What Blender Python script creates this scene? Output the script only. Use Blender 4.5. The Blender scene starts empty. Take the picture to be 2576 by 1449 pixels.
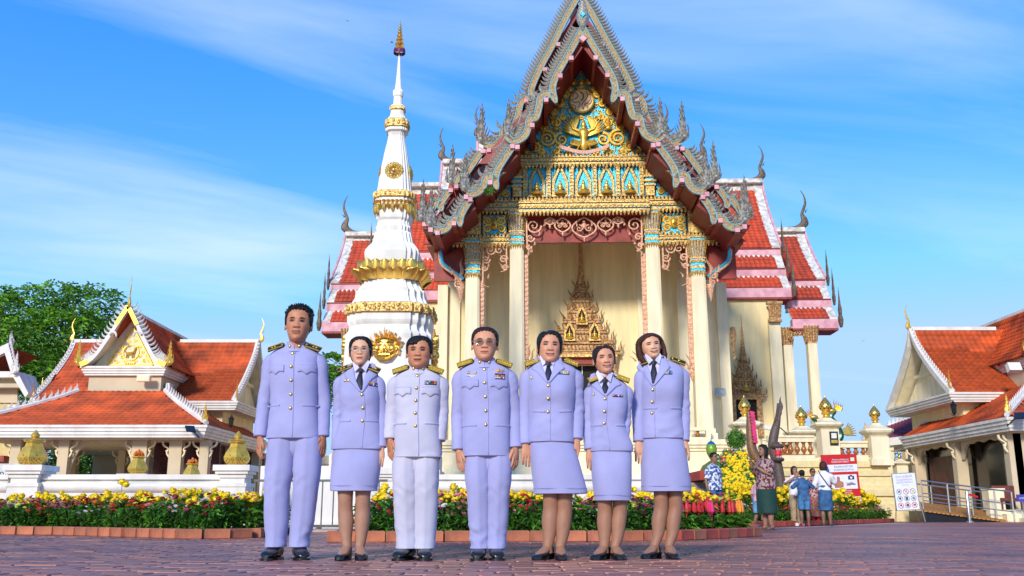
import bpy, math, random
import numpy as np
from mathutils import Vector, Matrix
from mathutils.bvhtree import BVHTree
R = math.radians
PI = math.pi
rnd = random.Random(7)
S = bpy.context.scene
COL = S.collection
# ---------------------------------------------------------------- camera, sky, sun, exposure
PITCH = math.atan(564.5 / 2400)
CAM_H = 0.33
cd = bpy.data.cameras.new('camera')
cd.lens = 36 * 2400 / 2576
cd.sensor_width = 36
cd.clip_end = 3000
cam = bpy.data.objects.new('camera', cd)
COL.objects.link(cam)
cam.location = (0, 0, CAM_H)
cam.rotation_euler = (R(90) + PITCH, 0, 0)
S.camera = cam
SUN_EL, SUN_AZ = 24, 200          # azimuth clockwise from +Y (north): behind the camera, to its left
w = bpy.data.worlds.new('World')
S.world = w
w.use_nodes = True
nt = w.node_tree
for n in list(nt.nodes):
 nt.nodes.remove(n)
def nd(t, typ, **kw):
 n = t.nodes.new(typ)
 for k, v in kw.items():
  if k.startswith('i_'):
   n.inputs[int(k[2:])].default_value = v
  else:
   setattr(n, k, v)
 return n
sky = nd(nt, 'ShaderNodeTexSky', sky_type='NISHITA', sun_disc=False, sun_elevation=R(SUN_EL), sun_rotation=R(SUN_AZ), altitude=0, air_density=1.0, dust_density=0.3, ozone_density=2.5)
hs = nd(nt, 'ShaderNodeHueSaturation')
hs.inputs['Hue'].default_value = 0.517
hs.inputs['Saturation'].default_value = 1.85
hs.inputs['Value'].default_value = 2.95
tc = nd(nt, 'ShaderNodeTexCoord')
sep = nd(nt, 'ShaderNodeSeparateXYZ')
# cloud veil: direction projected on a plane overhead, streaks running out to the lower left
mz = nd(nt, 'ShaderNodeMath', operation='MAXIMUM', i_1=0.03)
az_ = nd(nt, 'ShaderNodeMath', operation='ADD', i_1=0.16)
dv = nd(nt, 'ShaderNodeVectorMath', operation='DIVIDE')
cb = nd(nt, 'ShaderNodeCombineXYZ')
mp = nd(nt, 'ShaderNodeMapping')
mp.vector_type = 'TEXTURE'
mp.inputs['Rotation'].default_value = (0, 0, R(24))
mp.inputs['Scale'].default_value = (3.2, 0.75, 1)
mp.inputs['Location'].default_value = (2.0, 1.3, 0)
n1 = nd(nt, 'ShaderNodeTexNoise')
n1.inputs['Scale'].default_value = 1.1
n1.inputs['Detail'].default_value = 9
n1.inputs['Roughness'].default_value = 0.55
n1.inputs['Distortion'].default_value = 0.5
cr = nd(nt, 'ShaderNodeValToRGB')
cr.color_ramp.elements[0].position = 0.505
cr.color_ramp.elements[0].color = (0, 0, 0, 1)
cr.color_ramp.elements[1].position = 0.8
cr.color_ramp.elements[1].color = (1, 1, 1, 1)
mixc = nd(nt, 'ShaderNodeMixRGB')
mixc.inputs[2].default_value = (5.5, 6.5, 8.3, 1)
fz = nd(nt, 'ShaderNodeMath', operation='MULTIPLY', i_1=0.70)
bg = nd(nt, 'ShaderNodeBackground', i_1=0.1)
wo = nd(nt, 'ShaderNodeOutputWorld')
L = nt.links.new
L(tc.outputs['Generated'], sep.inputs[0])
L(sep.outputs[2], mz.inputs[0]); L(mz.outputs[0], az_.inputs[0])
L(az_.outputs[0], cb.inputs[0]); L(az_.outputs[0], cb.inputs[1]); cb.inputs[2].default_value = 1
L(tc.outputs['Generated'], dv.inputs[0]); L(cb.outputs[0], dv.inputs[1])
L(dv.outputs[0], mp.inputs[0]); L(mp.outputs[0], n1.inputs[0]); L(n1.outputs[0], cr.inputs[0])
L(cr.outputs[0], fz.inputs[0]); L(fz.outputs[0], mixc.inputs[0])
gmm = nd(nt, 'ShaderNodeGamma'); gmm.inputs[1].default_value = 0.62
L(sky.outputs[0], gmm.inputs[0]); L(gmm.outputs[0], hs.inputs['Color']); dkn = nd(nt, 'ShaderNodeMixRGB', blend_type='DARKEN', i_0=1.0); dkn.inputs[2].default_value = (2.9, 4.55, 7.4, 1)
L(hs.outputs[0], dkn.inputs[1]); L(dkn.outputs[0], mixc.inputs[1])
L(mixc.outputs[0], bg.inputs[0]); L(bg.outputs[0], wo.inputs[0])
sl = bpy.data.lights.new('sun', 'SUN')
sl.energy = 2.3
sl.angle = R(9)
sl.color = (1.0, 0.93, 0.82)
sun = bpy.data.objects.new('sun', sl)
COL.objects.link(sun)
sd = Vector((math.sin(R(SUN_AZ)) * math.cos(R(SUN_EL)), math.cos(R(SUN_AZ)) * math.cos(R(SUN_EL)), math.sin(R(SUN_EL))))
sun.rotation_euler = sd.to_track_quat('Z', 'Y').to_euler()
sun.location = (0, -5, 30)
vs = S.view_settings
vs.view_transform = 'Standard'
vs.look = 'None'
vs.exposure = 0.68
vs.gamma = 1
vs.use_curve_mapping = False
# ---------------------------------------------------------------- materials
MATS = {}
def mat(name, col, rough=0.6, metal=0.0, var=0.12, vscale=6.0, bump=0.0, bscale=40.0, spec=0.5, kind=None, col2=None, sheen=0, coat=0, emit=0, vcol=False, stretch=(1, 1, 1), objrand=0.0):
 if name in MATS:
  return MATS[name]
 m = bpy.data.materials.new(name)
 m.use_nodes = True
 t = m.node_tree
 b = t.nodes['Principled BSDF']
 b.inputs['Roughness'].default_value = rough
 b.inputs['Metallic'].default_value = metal
 b.inputs['Specular IOR Level'].default_value = spec
 if sheen: b.inputs['Sheen Weight'].default_value = sheen
 if coat:
  b.inputs['Coat Weight'].default_value = coat
  b.inputs['Coat Roughness'].default_value = 0.15
 tcn = nd(t, 'ShaderNodeTexCoord')
 mpn = nd(t, 'ShaderNodeMapping')
 mpn.inputs['Scale'].default_value = stretch
 t.links.new(tcn.outputs['Object'], mpn.inputs[0])
 c2 = col2 or tuple(max(0, c * (1 - var * 2)) for c in col)
 c1 = tuple(min(1, c * (1 + var)) for c in col)
 nz = nd(t, 'ShaderNodeTexNoise')
 nz.inputs['Scale'].default_value = vscale
 nz.inputs['Detail'].default_value = 5
 t.links.new(mpn.outputs[0], nz.inputs[0])
 rp = nd(t, 'ShaderNodeValToRGB')
 rp.color_ramp.elements[0].position = 0.35
 rp.color_ramp.elements[1].position = 0.65
 rp.color_ramp.elements[0].color = (*c2, 1)
 rp.color_ramp.elements[1].color = (*c1, 1)
 t.links.new(nz.outputs[0], rp.inputs[0])
 last = rp.outputs[0]
 if vcol:
  va = nd(t, 'ShaderNodeVertexColor', layer_name='col')
  mx = nd(t, 'ShaderNodeMixRGB', blend_type='MULTIPLY', i_0=1.0)
  t.links.new(last, mx.inputs[1]); t.links.new(va.outputs[0], mx.inputs[2])
  last = mx.outputs[0]
 if objrand:
  oi = nd(t, 'ShaderNodeObjectInfo')
  mr = nd(t, 'ShaderNodeMapRange')
  mr.inputs[3].default_value = 1 - objrand; mr.inputs[4].default_value = 1 + objrand * 0.6
  t.links.new(oi.outputs['Random'], mr.inputs[0])
  mx = nd(t, 'ShaderNodeMixRGB', blend_type='MULTIPLY', i_0=1.0)
  t.links.new(last, mx.inputs[1]); t.links.new(mr.outputs[0], mx.inputs[2])
  last = mx.outputs[0]
 t.links.new(last, b.inputs['Base Color'])
 if bump:
  n2 = nd(t, 'ShaderNodeTexNoise')
  n2.inputs['Scale'].default_value = bscale
  n2.inputs['Detail'].default_value = 4
  t.links.new(mpn.outputs[0], n2.inputs[0])
  bp = nd(t, 'ShaderNodeBump')
  bp.inputs['Strength'].default_value = bump
  bp.inputs['Distance'].default_value = 0.02
  t.links.new(n2.outputs[0], bp.inputs['Height'])
  t.links.new(bp.outputs[0], b.inputs['Normal'])
 if emit:
  b.inputs['Emission Strength'].default_value = emit
 MATS[name] = m
 return m
def weave(m, scale, strength):      # fine woven relief on cloth
 t = m.node_tree; b = t.nodes['Principled BSDF']
 tcn = nd(t, 'ShaderNodeTexCoord')
 wv = nd(t, 'ShaderNodeTexNoise'); wv.inputs['Scale'].default_value = scale; wv.inputs['Detail'].default_value = 6
 bp = nd(t, 'ShaderNodeBump'); bp.inputs['Strength'].default_value = strength; bp.inputs['Distance'].default_value = 0.01
 t.links.new(tcn.outputs['Object'], wv.inputs[0]); t.links.new(wv.outputs[0], bp.inputs['Height']); t.links.new(bp.outputs[0], b.inputs['Normal'])
 return m
cream = mat('cream_wall_paint', (0.84, 0.69, 0.38), 0.7, var=0.06, vscale=1.6, stretch=(2, 2, .25), bump=0.08, bscale=25)
cream2 = mat('pale_cream_paint', (0.84, 0.73, 0.49), 0.65, var=0.07, vscale=1.8, stretch=(2, 2, .3), bump=0.05)
buff = mat('buff_pavilion_paint', (0.62, 0.50, 0.33), 0.7, var=0.05, vscale=1.1, bump=0.05)
white = mat('white_limewash', (0.76, 0.73, 0.68), 0.55, var=0.08, vscale=1.6, stretch=(1.5, 1.5, .35), bump=0.1, bscale=18)
oldwhite = mat('weathered_white_plaster', (0.74, 0.72, 0.68), 0.75, col2=(0.45, 0.41, 0.37), vscale=3.5, bump=0.3)
pink = mat('pink_fascia_paint', (0.70, 0.38, 0.43), 0.6, col2=(0.55, 0.25, 0.31), vscale=2.2, bump=0.1)
redp = mat('oxblood_red_paint', (0.30, 0.035, 0.022), 0.55, var=0.18, vscale=2.5, bump=0.1)
crim = mat('crimson_enamel', (0.20, 0.010, 0.013), 0.5, var=0.1)
tile_m = mat('orange_clay_tile', (0.52, 0.075, 0.010), 0.7, var=0.28, vscale=1.1, bump=0.15, bscale=30, objrand=0.22)
tile_old = mat('old_red_clay_tile', (0.55, 0.058, 0.012), 0.6, col2=(0.38, 0.038, 0.01), vscale=1.8, bump=0.25, objrand=0.25)
gold = mat('gilded_stucco', (0.95, 0.58, 0.13), 0.3, 0.85, var=0.1, vscale=9, bump=0.25, bscale=30)
goldp = mat('gold_paint', (0.80, 0.50, 0.08), 0.32, 0.55, var=0.12, vscale=7, bump=0.12)
goldold = mat('aged_gilt_carving', (0.60, 0.36, 0.15), 0.5, 0.25, col2=(0.24, 0.11, 0.045), vscale=9, bump=0.5, bscale=40)
goldrelief = mat('pierced_gilt_relief', (0.85, 0.55, 0.16), 0.4, 0.4, col2=(0.22, 0.13, 0.05), vscale=14, bump=0.6, bscale=45)
pinkgold = mat('rose_gilt_carving', (0.78, 0.48, 0.30), 0.5, 0.1, col2=(0.50, 0.22, 0.13), vscale=16, bump=0.5, bscale=50)
bluem = mat('turquoise_mirror_mosaic', (0.02, 0.33, 0.55), 0.25, 0.3, col2=(0.04, 0.55, 0.75), vscale=30, bump=0.6, bscale=60)
mosaic = mat('silver_mirror_mosaic', (0.50, 0.48, 0.42), 0.35, 0.3, col2=(0.20, 0.17, 0.12), vscale=18, bump=0.7, bscale=60)
barge = mat('brown_mosaic_board', (0.44, 0.29, 0.10), 0.5, 0.15, col2=(0.17, 0.13, 0.09), vscale=14, bump=0.6, bscale=60)
palebl = mat('pale_blue_mosaic_edge', (0.32, 0.58, 0.62), 0.4, 0.1, var=0.2, vscale=30)
bronze = mat('weathered_bronze_finial', (0.14, 0.10, 0.07), 0.55, 0.2, var=0.25, vscale=8, bump=0.4)
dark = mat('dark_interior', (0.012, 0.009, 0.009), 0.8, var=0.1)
redstripe = mat('red_enamel_script', (0.45, 0.03, 0.03), 0.5)
finm = mat('grey_mirror_fin', (0.42, 0.40, 0.35), 0.4, 0.25, col2=(0.15, 0.125, 0.09), vscale=14, bump=0.6, bscale=60)
ivory = mat('ivory_medallion', (0.95, 0.82, 0.45), 0.5, var=0.06)
rosew = mat('rose_stucco', (0.75, 0.45, 0.36), 0.6, col2=(0.55, 0.28, 0.22), vscale=14, bump=0.4)
brick_m = mat('orange_kerb_brick', (0.50, 0.16, 0.075), 0.75, col2=(0.33, 0.11, 0.06), vscale=5, bump=0.4, bscale=50, objrand=0.2)
brick_r = mat('red_kerb_brick', (0.50, 0.085, 0.045), 0.7, col2=(0.36, 0.06, 0.035), vscale=5, bump=0.4, bscale=50, objrand=0.2)
steel = mat('brushed_steel', (0.55, 0.54, 0.50), 0.3, 0.9, var=0.06)
blackmetal = mat('dark_grey_rail_metal', (0.10, 0.10, 0.10), 0.45, 0.5)
blackp = mat('black_gloss', (0.012, 0.012, 0.014), 0.3, var=0.1)
balus = mat('amber_glazed_baluster', (0.42, 0.15, 0.035), 0.25, var=0.35, vscale=14)
leafm = mat('leaf_green', (0.075, 0.22, 0.018), 0.5, col2=(0.03, 0.10, 0.012), vscale=9, objrand=0.3)
leafl = mat('fresh_leaf_green', (0.12, 0.34, 0.03), 0.5, col2=(0.03, 0.10, 0.012), vscale=5, objrand=0.3)
barkm = mat('grey_brown_bark', (0.14, 0.10, 0.07), 0.85, var=0.3, vscale=7, bump=0.6)
# ---------------------------------------------------------------- geometry helpers
OFF = {}
class MB:
 def __init__(s):
  s.v = []; s.f = []; s.c = None
 def add(s, vs_, fs):
  o = len(s.v)
  s.v.extend([tuple(map(float, p)) for p in vs_])
  s.f.extend([tuple(i + o for i in f) for f in fs])
  return s
 def box(s, c, d, rz=0, ry=0, rx=0, taper=1.0):
  x, y, z = d[0] / 2, d[1] / 2, d[2] / 2
  t = taper
  P = [Vector(p) for p in ((-x, -y, -z), (x, -y, -z), (x, y, -z), (-x, y, -z), (-x * t, -y * t, z), (x * t, -y * t, z), (x * t, y * t, z), (-x * t, y * t, z))]
  if rz or ry or rx:
   m = Matrix.Rotation(rz, 3, 'Z') @ Matrix.Rotation(ry, 3, 'Y') @ Matrix.Rotation(rx, 3, 'X')
   P = [m @ p for p in P]
  c = Vector(c)
  return s.add([p + c for p in P], [(0, 3, 2, 1), (4, 5, 6, 7), (0, 1, 5, 4), (1, 2, 6, 5), (2, 3, 7, 6), (3, 0, 4, 7)])
 def bx(s, x0, x1, y0, y1, z0, z1):
  return s.box(((x0 + x1) / 2, (y0 + y1) / 2, (z0 + z1) / 2), (x1 - x0, y1 - y0, z1 - z0))
 def loft(s, rings, cap=True, close=True):
  n = len(rings[0]); o = len(s.v)
  for r in rings:
   s.v.extend([tuple(map(float, p)) for p in r])
  for i in range(len(rings) - 1):
   for j in range(n if close else n - 1):
    k = (j + 1) % n
    s.f.append((o + i * n + j, o + i * n + k, o + (i + 1) * n + k, o + (i + 1) * n + j))
  if cap:
   s.f.append(tuple(o + j for j in range(n))[::-1])
   s.f.append(tuple(o + (len(rings) - 1) * n + j for j in range(n)))
  return s
 def tube(s, pts, rad, n=8, flat=1.0, up=None, cap=True):
  pts = [Vector(p) for p in pts]
  if not hasattr(rad, '__len__'): rad = [rad] * len(pts)
  rings = []; a = None
  for i, p in enumerate(pts):
   t = (pts[min(i + 1, len(pts) - 1)] - pts[max(i - 1, 0)])
   if t.length < 1e-9: t = Vector((0, 0, 1))
   t.normalize()
   if a is None:
    a = Vector(up) if up else (Vector((0, 1, 0)) if abs(t.y) < 0.9 else Vector((1, 0, 0)))
   a = (a - t * a.dot(t))
   if a.length < 1e-6: a = t.orthogonal()
   a.normalize(); b = t.cross(a)
   rings.append([p + (a * math.cos(2 * PI * j / n) * flat + b * math.sin(2 * PI * j / n)) * rad[i] for j in range(n)])
  return s.loft(rings, cap)
 def lathe(s, prof, c=(0, 0, 0), n=16, sq=False, rot=0.0):
  rings = []
  for r, z in prof:
   rings.append([(c[0] + r * math.cos(rot + 2 * PI * j / n), c[1] + r * math.sin(rot + 2 * PI * j / n), c[2] + z) for j in range(n)])
  return s.loft(rings)
 def prism(s, poly, y0, y1):      # polygon in x,z pushed along y
  n = len(poly); o = len(s.v)
  s.v.extend([(p[0], y0, p[1]) for p in poly]); s.v.extend([(p[0], y1, p[1]) for p in poly])
  s.f.append(tuple(o + i for i in range(n))); s.f.append(tuple(o + n + i for i in range(n))[::-1])
  for i in range(n):
   k = (i + 1) % n
   s.f.append((o + i, o + n + i, o + n + k, o + k))
  return s
 def xprism(s, poly, x0, x1):     # polygon in y,z pushed along x
  n = len(poly); o = len(s.v)
  s.v.extend([(x0, p[0], p[1]) for p in poly]); s.v.extend([(x1, p[0], p[1]) for p in poly])
  s.f.append(tuple(o + i for i in range(n))[::-1]); s.f.append(tuple(o + n + i for i in range(n)))
  for i in range(n):
   k = (i + 1) % n
   s.f.append((o + i, o + k, o + n + k, o + n + i))
  return s
 def sphere(s, c, r, n=10, m=6):
  rx, ry, rz = r if hasattr(r, '__len__') else (r, r, r)
  rings = []
  for i in range(1, m):
   a = PI * i / m
   rings.append([(c[0] + rx * math.sin(a) * math.cos(2 * PI * j / n), c[1] + ry * math.sin(a) * math.sin(2 * PI * j / n), c[2] - rz * math.cos(a)) for j in range(n)])
  o = len(s.v); s.loft(rings, cap=False)
  b = len(s.v); s.v.append((c[0], c[1], c[2] - rz)); s.v.append((c[0], c[1], c[2] + rz))
  for j in range(n):
   k = (j + 1) % n
   s.f.append((b, o + k, o + j)); s.f.append((b + 1, o + (m - 2) * n + j, o + (m - 2) * n + k))
  return s
 def ribbon(s, pts, width, y0, y1):   # a flat band following a curve in x,z, with depth in y
  n = len(pts); Lp = []; Rp = []
  for i in range(n):
   a = pts[max(i - 1, 0)]; b = pts[min(i + 1, n - 1)]
   tx, tz = b[0] - a[0], b[1] - a[1]; l = math.hypot(tx, tz) or 1
   wd = width[i] if hasattr(width, '__len__') else width
   nx, nz = -tz / l * wd / 2, tx / l * wd / 2
   Lp.append((pts[i][0] + nx, pts[i][1] + nz)); Rp.append((pts[i][0] - nx, pts[i][1] - nz))
  rings = [[(l[0], y0, l[1]), (l[0], y1, l[1]), (r[0], y1, r[1]), (r[0], y0, r[1])] for l, r in zip(Lp, Rp)]
  return s.loft(rings)
 def mesh(s, name, m, smooth=False):
  me = bpy.data.meshes.new(name)
  me.from_pydata(s.v, [], s.f)
  if m: me.materials.append(m)
  if s.c is not None:
   ca = me.color_attributes.new('col', 'FLOAT_COLOR', 'POINT')
   ca.data.foreach_set('color', np.asarray(s.c, dtype=np.float32).ravel())
  if smooth:
   me.polygons.foreach_set('use_smooth', [True] * len(me.polygons))
   if smooth != 'all':
    try: me.set_sharp_from_angle(angle=R(38))
    except Exception: pass
  me.update()
  return me
 def build(s, name, m, parent=None, smooth=False, world=False, label=None, kind=None):
  if world and parent is not None:
   o = OFF[parent.name]
   s.v = [(p[0] - o[0], p[1] - o[1], p[2] - o[2]) for p in s.v]
  return link(name, s.mesh(name, m, smooth), parent, label=label, kind=kind)
def link(name, me, parent=None, loc=(0, 0, 0), rot=None, label=None, kind=None):
 ob = bpy.data.objects.new(name, me)
 COL.objects.link(ob)
 ob.location = loc
 if rot: ob.rotation_euler = rot
 if parent is not None:
  ob.parent = parent
  OFF[ob.name] = OFF.get(parent.name, (0, 0, 0))
 if label: ob['label'] = label
 if kind: ob['kind'] = kind
 return ob
def tag(ob, label, cat, group=None, kind=None):
 if label: ob['label'] = label
 if cat: ob['category'] = cat
 if group: ob['group'] = group
 if kind: ob['kind'] = kind
 return ob
def thing(name, label, cat, loc=(0, 0, 0), rz=0, group=None, scale=1):
 ob = bpy.data.objects.new(name, None)
 ob.empty_display_size = 0.2
 COL.objects.link(ob)
 ob.location = loc; ob.rotation_euler = (0, 0, rz)
 ob.scale = (scale,) * 3
 OFF[ob.name] = tuple(loc)
 return tag(ob, label, cat, group)
KIDS = {}
def dup(ob, loc=None, rz=None, label=None, scale=None, parent=None):
 kids = [c for c in ob.children]
 r = ob.copy(); COL.objects.link(r)
 if parent is not None: r.parent = parent
 if loc is not None: r.location = loc
 if rz is not None: r.rotation_euler = (0, 0, rz)
 if scale is not None: r.scale = scale if hasattr(scale, '__len__') else (scale,) * 3
 if label: r['label'] = label
 for k in kids: dup(k, parent=r)
 return r
ORD = 'first second third fourth fifth sixth seventh eighth ninth tenth eleventh twelfth thirteenth fourteenth fifteenth sixteenth seventeenth eighteenth nineteenth twentieth'.split()
def ordn(k):
 if k < 20: return ORD[k]
 t_ = ('twenty', 'thirty', 'forty', 'fifty', 'sixty', 'seventy', 'eighty')[(k + 1) // 10 - 2]
 return t_[:-1] + 'ieth' if (k + 1) % 10 == 0 else t_ + '-' + ORD[(k + 1) % 10 - 1]
def at(px, py, Y):               # a spot seen in the photograph, at a known distance Y in metres
 dx = (px - 1288) / 2400; dz = (724.5 - py) / 2400
 dy = math.cos(PITCH) - dz * math.sin(PITCH); z = math.sin(PITCH) + dz * math.cos(PITCH); t = Y / dy
 return Vector((dx * t, Y, CAM_H + z * t))
def gY(py):                      # distance of a ground spot
 dz = (724.5 - py) / 2400; dy = math.cos(PITCH) - dz * math.sin(PITCH); z = math.sin(PITCH) + dz * math.cos(PITCH)
 return -CAM_H / z * dy
def crom(pts, k=6):              # smooth curve through points
 P = [Vector(p) for p in pts]; out = []
 for i in range(len(P) - 1):
  a = P[max(i - 1, 0)]; b = P[i]; c = P[i + 1]; d = P[min(i + 2, len(P) - 1)]
  for j in range(k):
   t = j / k
   out.append(0.5 * ((2 * b) + (c - a) * t + (2 * a - 5 * b + 4 * c - d) * t * t + (3 * b - a - 3 * c + d) * t ** 3))
 out.append(P[-1]); return out
def interp(x, xs, ys):
 return float(np.interp(x, xs, ys))
def spiral(mb, cx, cz, r, turns, a0, sgn, y, w=0.03, tail=None, depth=0.5, n=5):
 k = max(8, int(turns * 12)); pts = []; rad = []
 for i in range(k + 1):
  t = i / k; rr = r * (1 - 0.85 * t); a = a0 + sgn * t * turns * 2 * PI
  pts.append((cx + rr * math.cos(a), y, cz + rr * math.sin(a))); rad.append(w * (1.0 - 0.5 * t))
 if tail:
  pts = [(tail[0], y, tail[1])] + pts; rad = [w * 0.5] + rad
 mb.tube(pts, rad, n, flat=depth)
 mb.sphere(pts[-1], w * 1.2, 6, 4)
 return mb
def flame(mb, x, z, h, lean, y, wd=None, th=0.03):     # one curling flame leaf
 wd = wd or h * 0.32; P = []
 for i in range(7):
  t = i / 6; cx = x + lean * h * (t ** 2) * 0.5 + 0.08 * h * math.sin(t * 6) ; P.append((cx, z + h * t, wd * (1 - t) ** 0.8 * (0.6 + 0.9 * t if t < 0.4 else 0.96)))
 Lf = [(p[0] - p[2] / 2, p[1]) for p in P]; Rt = [(p[0] + p[2] / 2, p[1]) for p in P]
 return mb.prism(Lf + Rt[::-1][1:], y + th, y) if False else mb.loft([[(l[0], y, l[1]), ((l[0] + r[0]) / 2, y - th, l[1]), (r[0], y, r[1]), ((l[0] + r[0]) / 2, y + th * .5, l[1])] for l, r in zip(Lf, Rt)])
def text_mesh(txt, size, m, parent, loc, rot=(PI / 2, 0, 0), align='CENTER', extr=0.002, name='lettering', label=None, sx=1.0, space=1.0):
 cu = bpy.data.curves.new(name, 'FONT')
 cu.body = txt; cu.size = size; cu.align_x = align; cu.extrude = extr; cu.space_character = space
 tmp = bpy.data.objects.new(name, cu); COL.objects.link(tmp)
 dg = bpy.context.evaluated_depsgraph_get()
 me = bpy.data.meshes.new_from_object(tmp.evaluated_get(dg))
 bpy.data.objects.remove(tmp)
 me.materials.clear(); me.materials.append(m)
 ob = link(name, me, parent, loc, rot, label)
 ob.scale = (sx, 1, 1)
 return ob
def surf_tiles(name, parent, P, nu, nv, m, keep, rowstag=False, inside=None, lip=0.025, wave=0.028, me_key=None, order=None):
 """curved clay tiles on the patch P(u, v): u along the ridge, v down the slope. The first `keep` are parts, the rest one stuff part."""
 ms = []
 for j in range(nv):
  for i in range(nu):
   u0 = (i + (0.5 if rowstag and j % 2 else 0)) / nu; v0 = j / nv
   if u0 + 1 / nu > 1.001: continue
   if inside and not inside(u0 + 0.5 / nu, v0 + 0.5 / nv): continue
   a = Vector(P(u0, v0)); b = Vector(P(u0 + 1 / nu, v0)); c = Vector(P(u0, v0 + 1 / nv)); d = Vector(P(u0 + 1 / nu, v0 + 1 / nv))
   du = ((b - a) + (d - c)) / 2; dvv = ((c - a) + (d - b)) / 2
   n = dvv.cross(du).normalized()
   if n.z < 0: n = -n
   ms.append((a, b, c, d, du, dvv, n, j))
 ms = ms[::-1] if order is None else sorted(ms, key=order)
 prof = [(0, 0.0), (0.2, 0.55), (0.42, 1.0), (0.66, 0.5), (0.86, 0.0), (1.06, 0.05)]
 unit = []
 key = 'tile_' + name
 if key not in KIDS:
  t = MB(); rows = []
  for v, zz in ((-0.12, 0.0), (1.02, lip), (1.02, -0.004)):
   rows.append([(u, v, (zz + (wave * w_ if zz >= 0 else 0))) for u, w_ in prof])
  t.loft(rows, cap=False, close=False)
  KIDS[key] = t.mesh('roof_tile', m, smooth='all')
 me = KIDS[key]
 rest = MB()
 for q, (a, b, c, d, du, dvv, n, j) in enumerate(ms):
  if q < keep:
   ob = bpy.data.objects.new('roof_tile', me); COL.objects.link(ob); ob.parent = parent
   M3 = Matrix((du, dvv, n)).transposed().to_4x4(); M3.translation = a + n * rnd.uniform(0, .004)
   ob.matrix_basis = M3
  else:
   rows = []
   for v, zz in ((-0.12, 0.0), (1.02, lip), (1.02, -0.004)):
    rows.append([a + du * u + dvv * v + n * (zz + (wave * w_ if zz >= 0 else 0)) for u, w_ in prof])
   rest.loft(rows, cap=False, close=False)
 if rest.v:
  rest.build('roof_tile_field', m, parent, smooth='all', kind='stuff')
 return len(ms)
# ================================================================ ground
def ground_material():
 m = mat('sealed_purple_brown_paving', (0.40, 0.155, 0.10), 0.5, col2=(0.20, 0.075, 0.085), vscale=0.35, spec=0.36)
 t = m.node_tree; b = t.nodes['Principled BSDF']
 tcn = nd(t, 'ShaderNodeTexCoord'); mpn = nd(t, 'ShaderNodeMapping'); mpn.inputs['Rotation'].default_value = (0, 0, R(-7))
 br = nd(t, 'ShaderNodeTexBrick'); br.inputs['Scale'].default_value = 1; br.inputs['Brick Width'].default_value = 0.30; br.inputs['Row Height'].default_value = 0.15; br.inputs['Mortar Size'].default_value = 0.008
 bp = nd(t, 'ShaderNodeBump'); bp.inputs['Strength'].default_value = 0.6; bp.inputs['Distance'].default_value = 0.01; bp.invert = True
 t.links.new(tcn.outputs['Object'], mpn.inputs[0]); t.links.new(mpn.outputs[0], br.inputs[0]); t.links.new(br.outputs['Fac'], bp.inputs['Height']); t.links.new(bp.outputs[0], b.inputs['Normal'])
 return m
gm = ground_material()
g = MB(); g.add([(-700, -60, 0), (700, -60, 0), (700, 1200, 0), (-700, 1200, 0)], [(0, 1, 2, 3)])
ground = tag(g.build('ground', gm), 'purple brown sealed paving of the temple forecourt', 'ground', kind='structure')
pav_m = mat('glazed_brown_paver', (0.41, 0.155, 0.10), 0.46, col2=(0.18, 0.07, 0.085), vscale=1.1, bump=0.35, bscale=22, spec=.38, objrand=0.3)
PW, PL = 0.15, 0.30
ca_, sa_ = math.cos(R(-7)), math.sin(R(-7))
pv = []
for j in range(int(2 / PW), int(19 / PW)):
 for i in range(-48, 48):
  x = (i + (0.5 if j % 2 else 0)) * PL + 0.05 * math.sin(j * .7); y = j * PW
  X = x * ca_ - y * sa_; Y = x * sa_ + y * ca_
  if 5.0 < Y < 15.5 and abs(X) < Y * 0.58 + 0.3 and math.hypot(X, Y) > 5.0:
   pv.append((Y, X))
pv.sort()
pm = MB().box((0, 0, 0.003), (PL - 0.014, PW - 0.014, 0.012), taper=0.965).mesh('paver', pav_m)
far = MB()
for q, (Y, X) in enumerate(pv):
 tx, ty, rz = rnd.gauss(0, .006), rnd.gauss(0, .010), R(-7) + rnd.gauss(0, .012)
 if q < 300:
  link('paver', pm, ground, (X, Y, rnd.uniform(-.0015, .0015)), (ty, tx, rz))
 else:
  far.box((X, Y, 0.003), (PL - 0.014, PW - 0.014, 0.012), rz=rz, ry=tx, rx=ty, taper=0.965)
far.build('paver_field', pav_m, ground, kind='stuff')
FT = 0.009      # walking level
ln = MB(); a = at(1950, 1331, 20);
ln.add([(a.x - .3, 20.0, .004), (12.6, 31.5, .004), (12.7, 31.3, .004), (a.x - .2, 19.85, .004)], [(0, 3, 2, 1)])
tag(ln.build('ground_line', white), 'thin white line painted on the paving in front of the right flower bed', 'painted line', kind='structure')
# ================================================================ bricks round the beds
def brick_mesh(m, l):
 b = MB(); h = .125; d = .16; c = .012
 b.loft([[(-l / 2 + c, -d / 2 + c, 0), (l / 2 - c, -d / 2 + c, 0), (l / 2 - c, d / 2 - c, 0), (-l / 2 + c, d / 2 - c, 0)],
   [(-l / 2, -d / 2, c), (l / 2, -d / 2, c), (l / 2, d / 2, c), (-l / 2, d / 2, c)],
   [(-l / 2, -d / 2, h - c), (l / 2, -d / 2, h - c), (l / 2, d / 2, h - c), (-l / 2, d / 2, h - c)],
   [(-l / 2 + c, -d / 2 + c, h), (l / 2 - c, -d / 2 + c, h), (l / 2 - c, d / 2 - c, h), (-l / 2 + c, d / 2 - c, h)]])
 return b.mesh('kerb_brick', m)
bm_o = brick_mesh(brick_m, .31); bm_r = brick_mesh(brick_r, .31); bm_s = brick_mesh(brick_m, .17)
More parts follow.
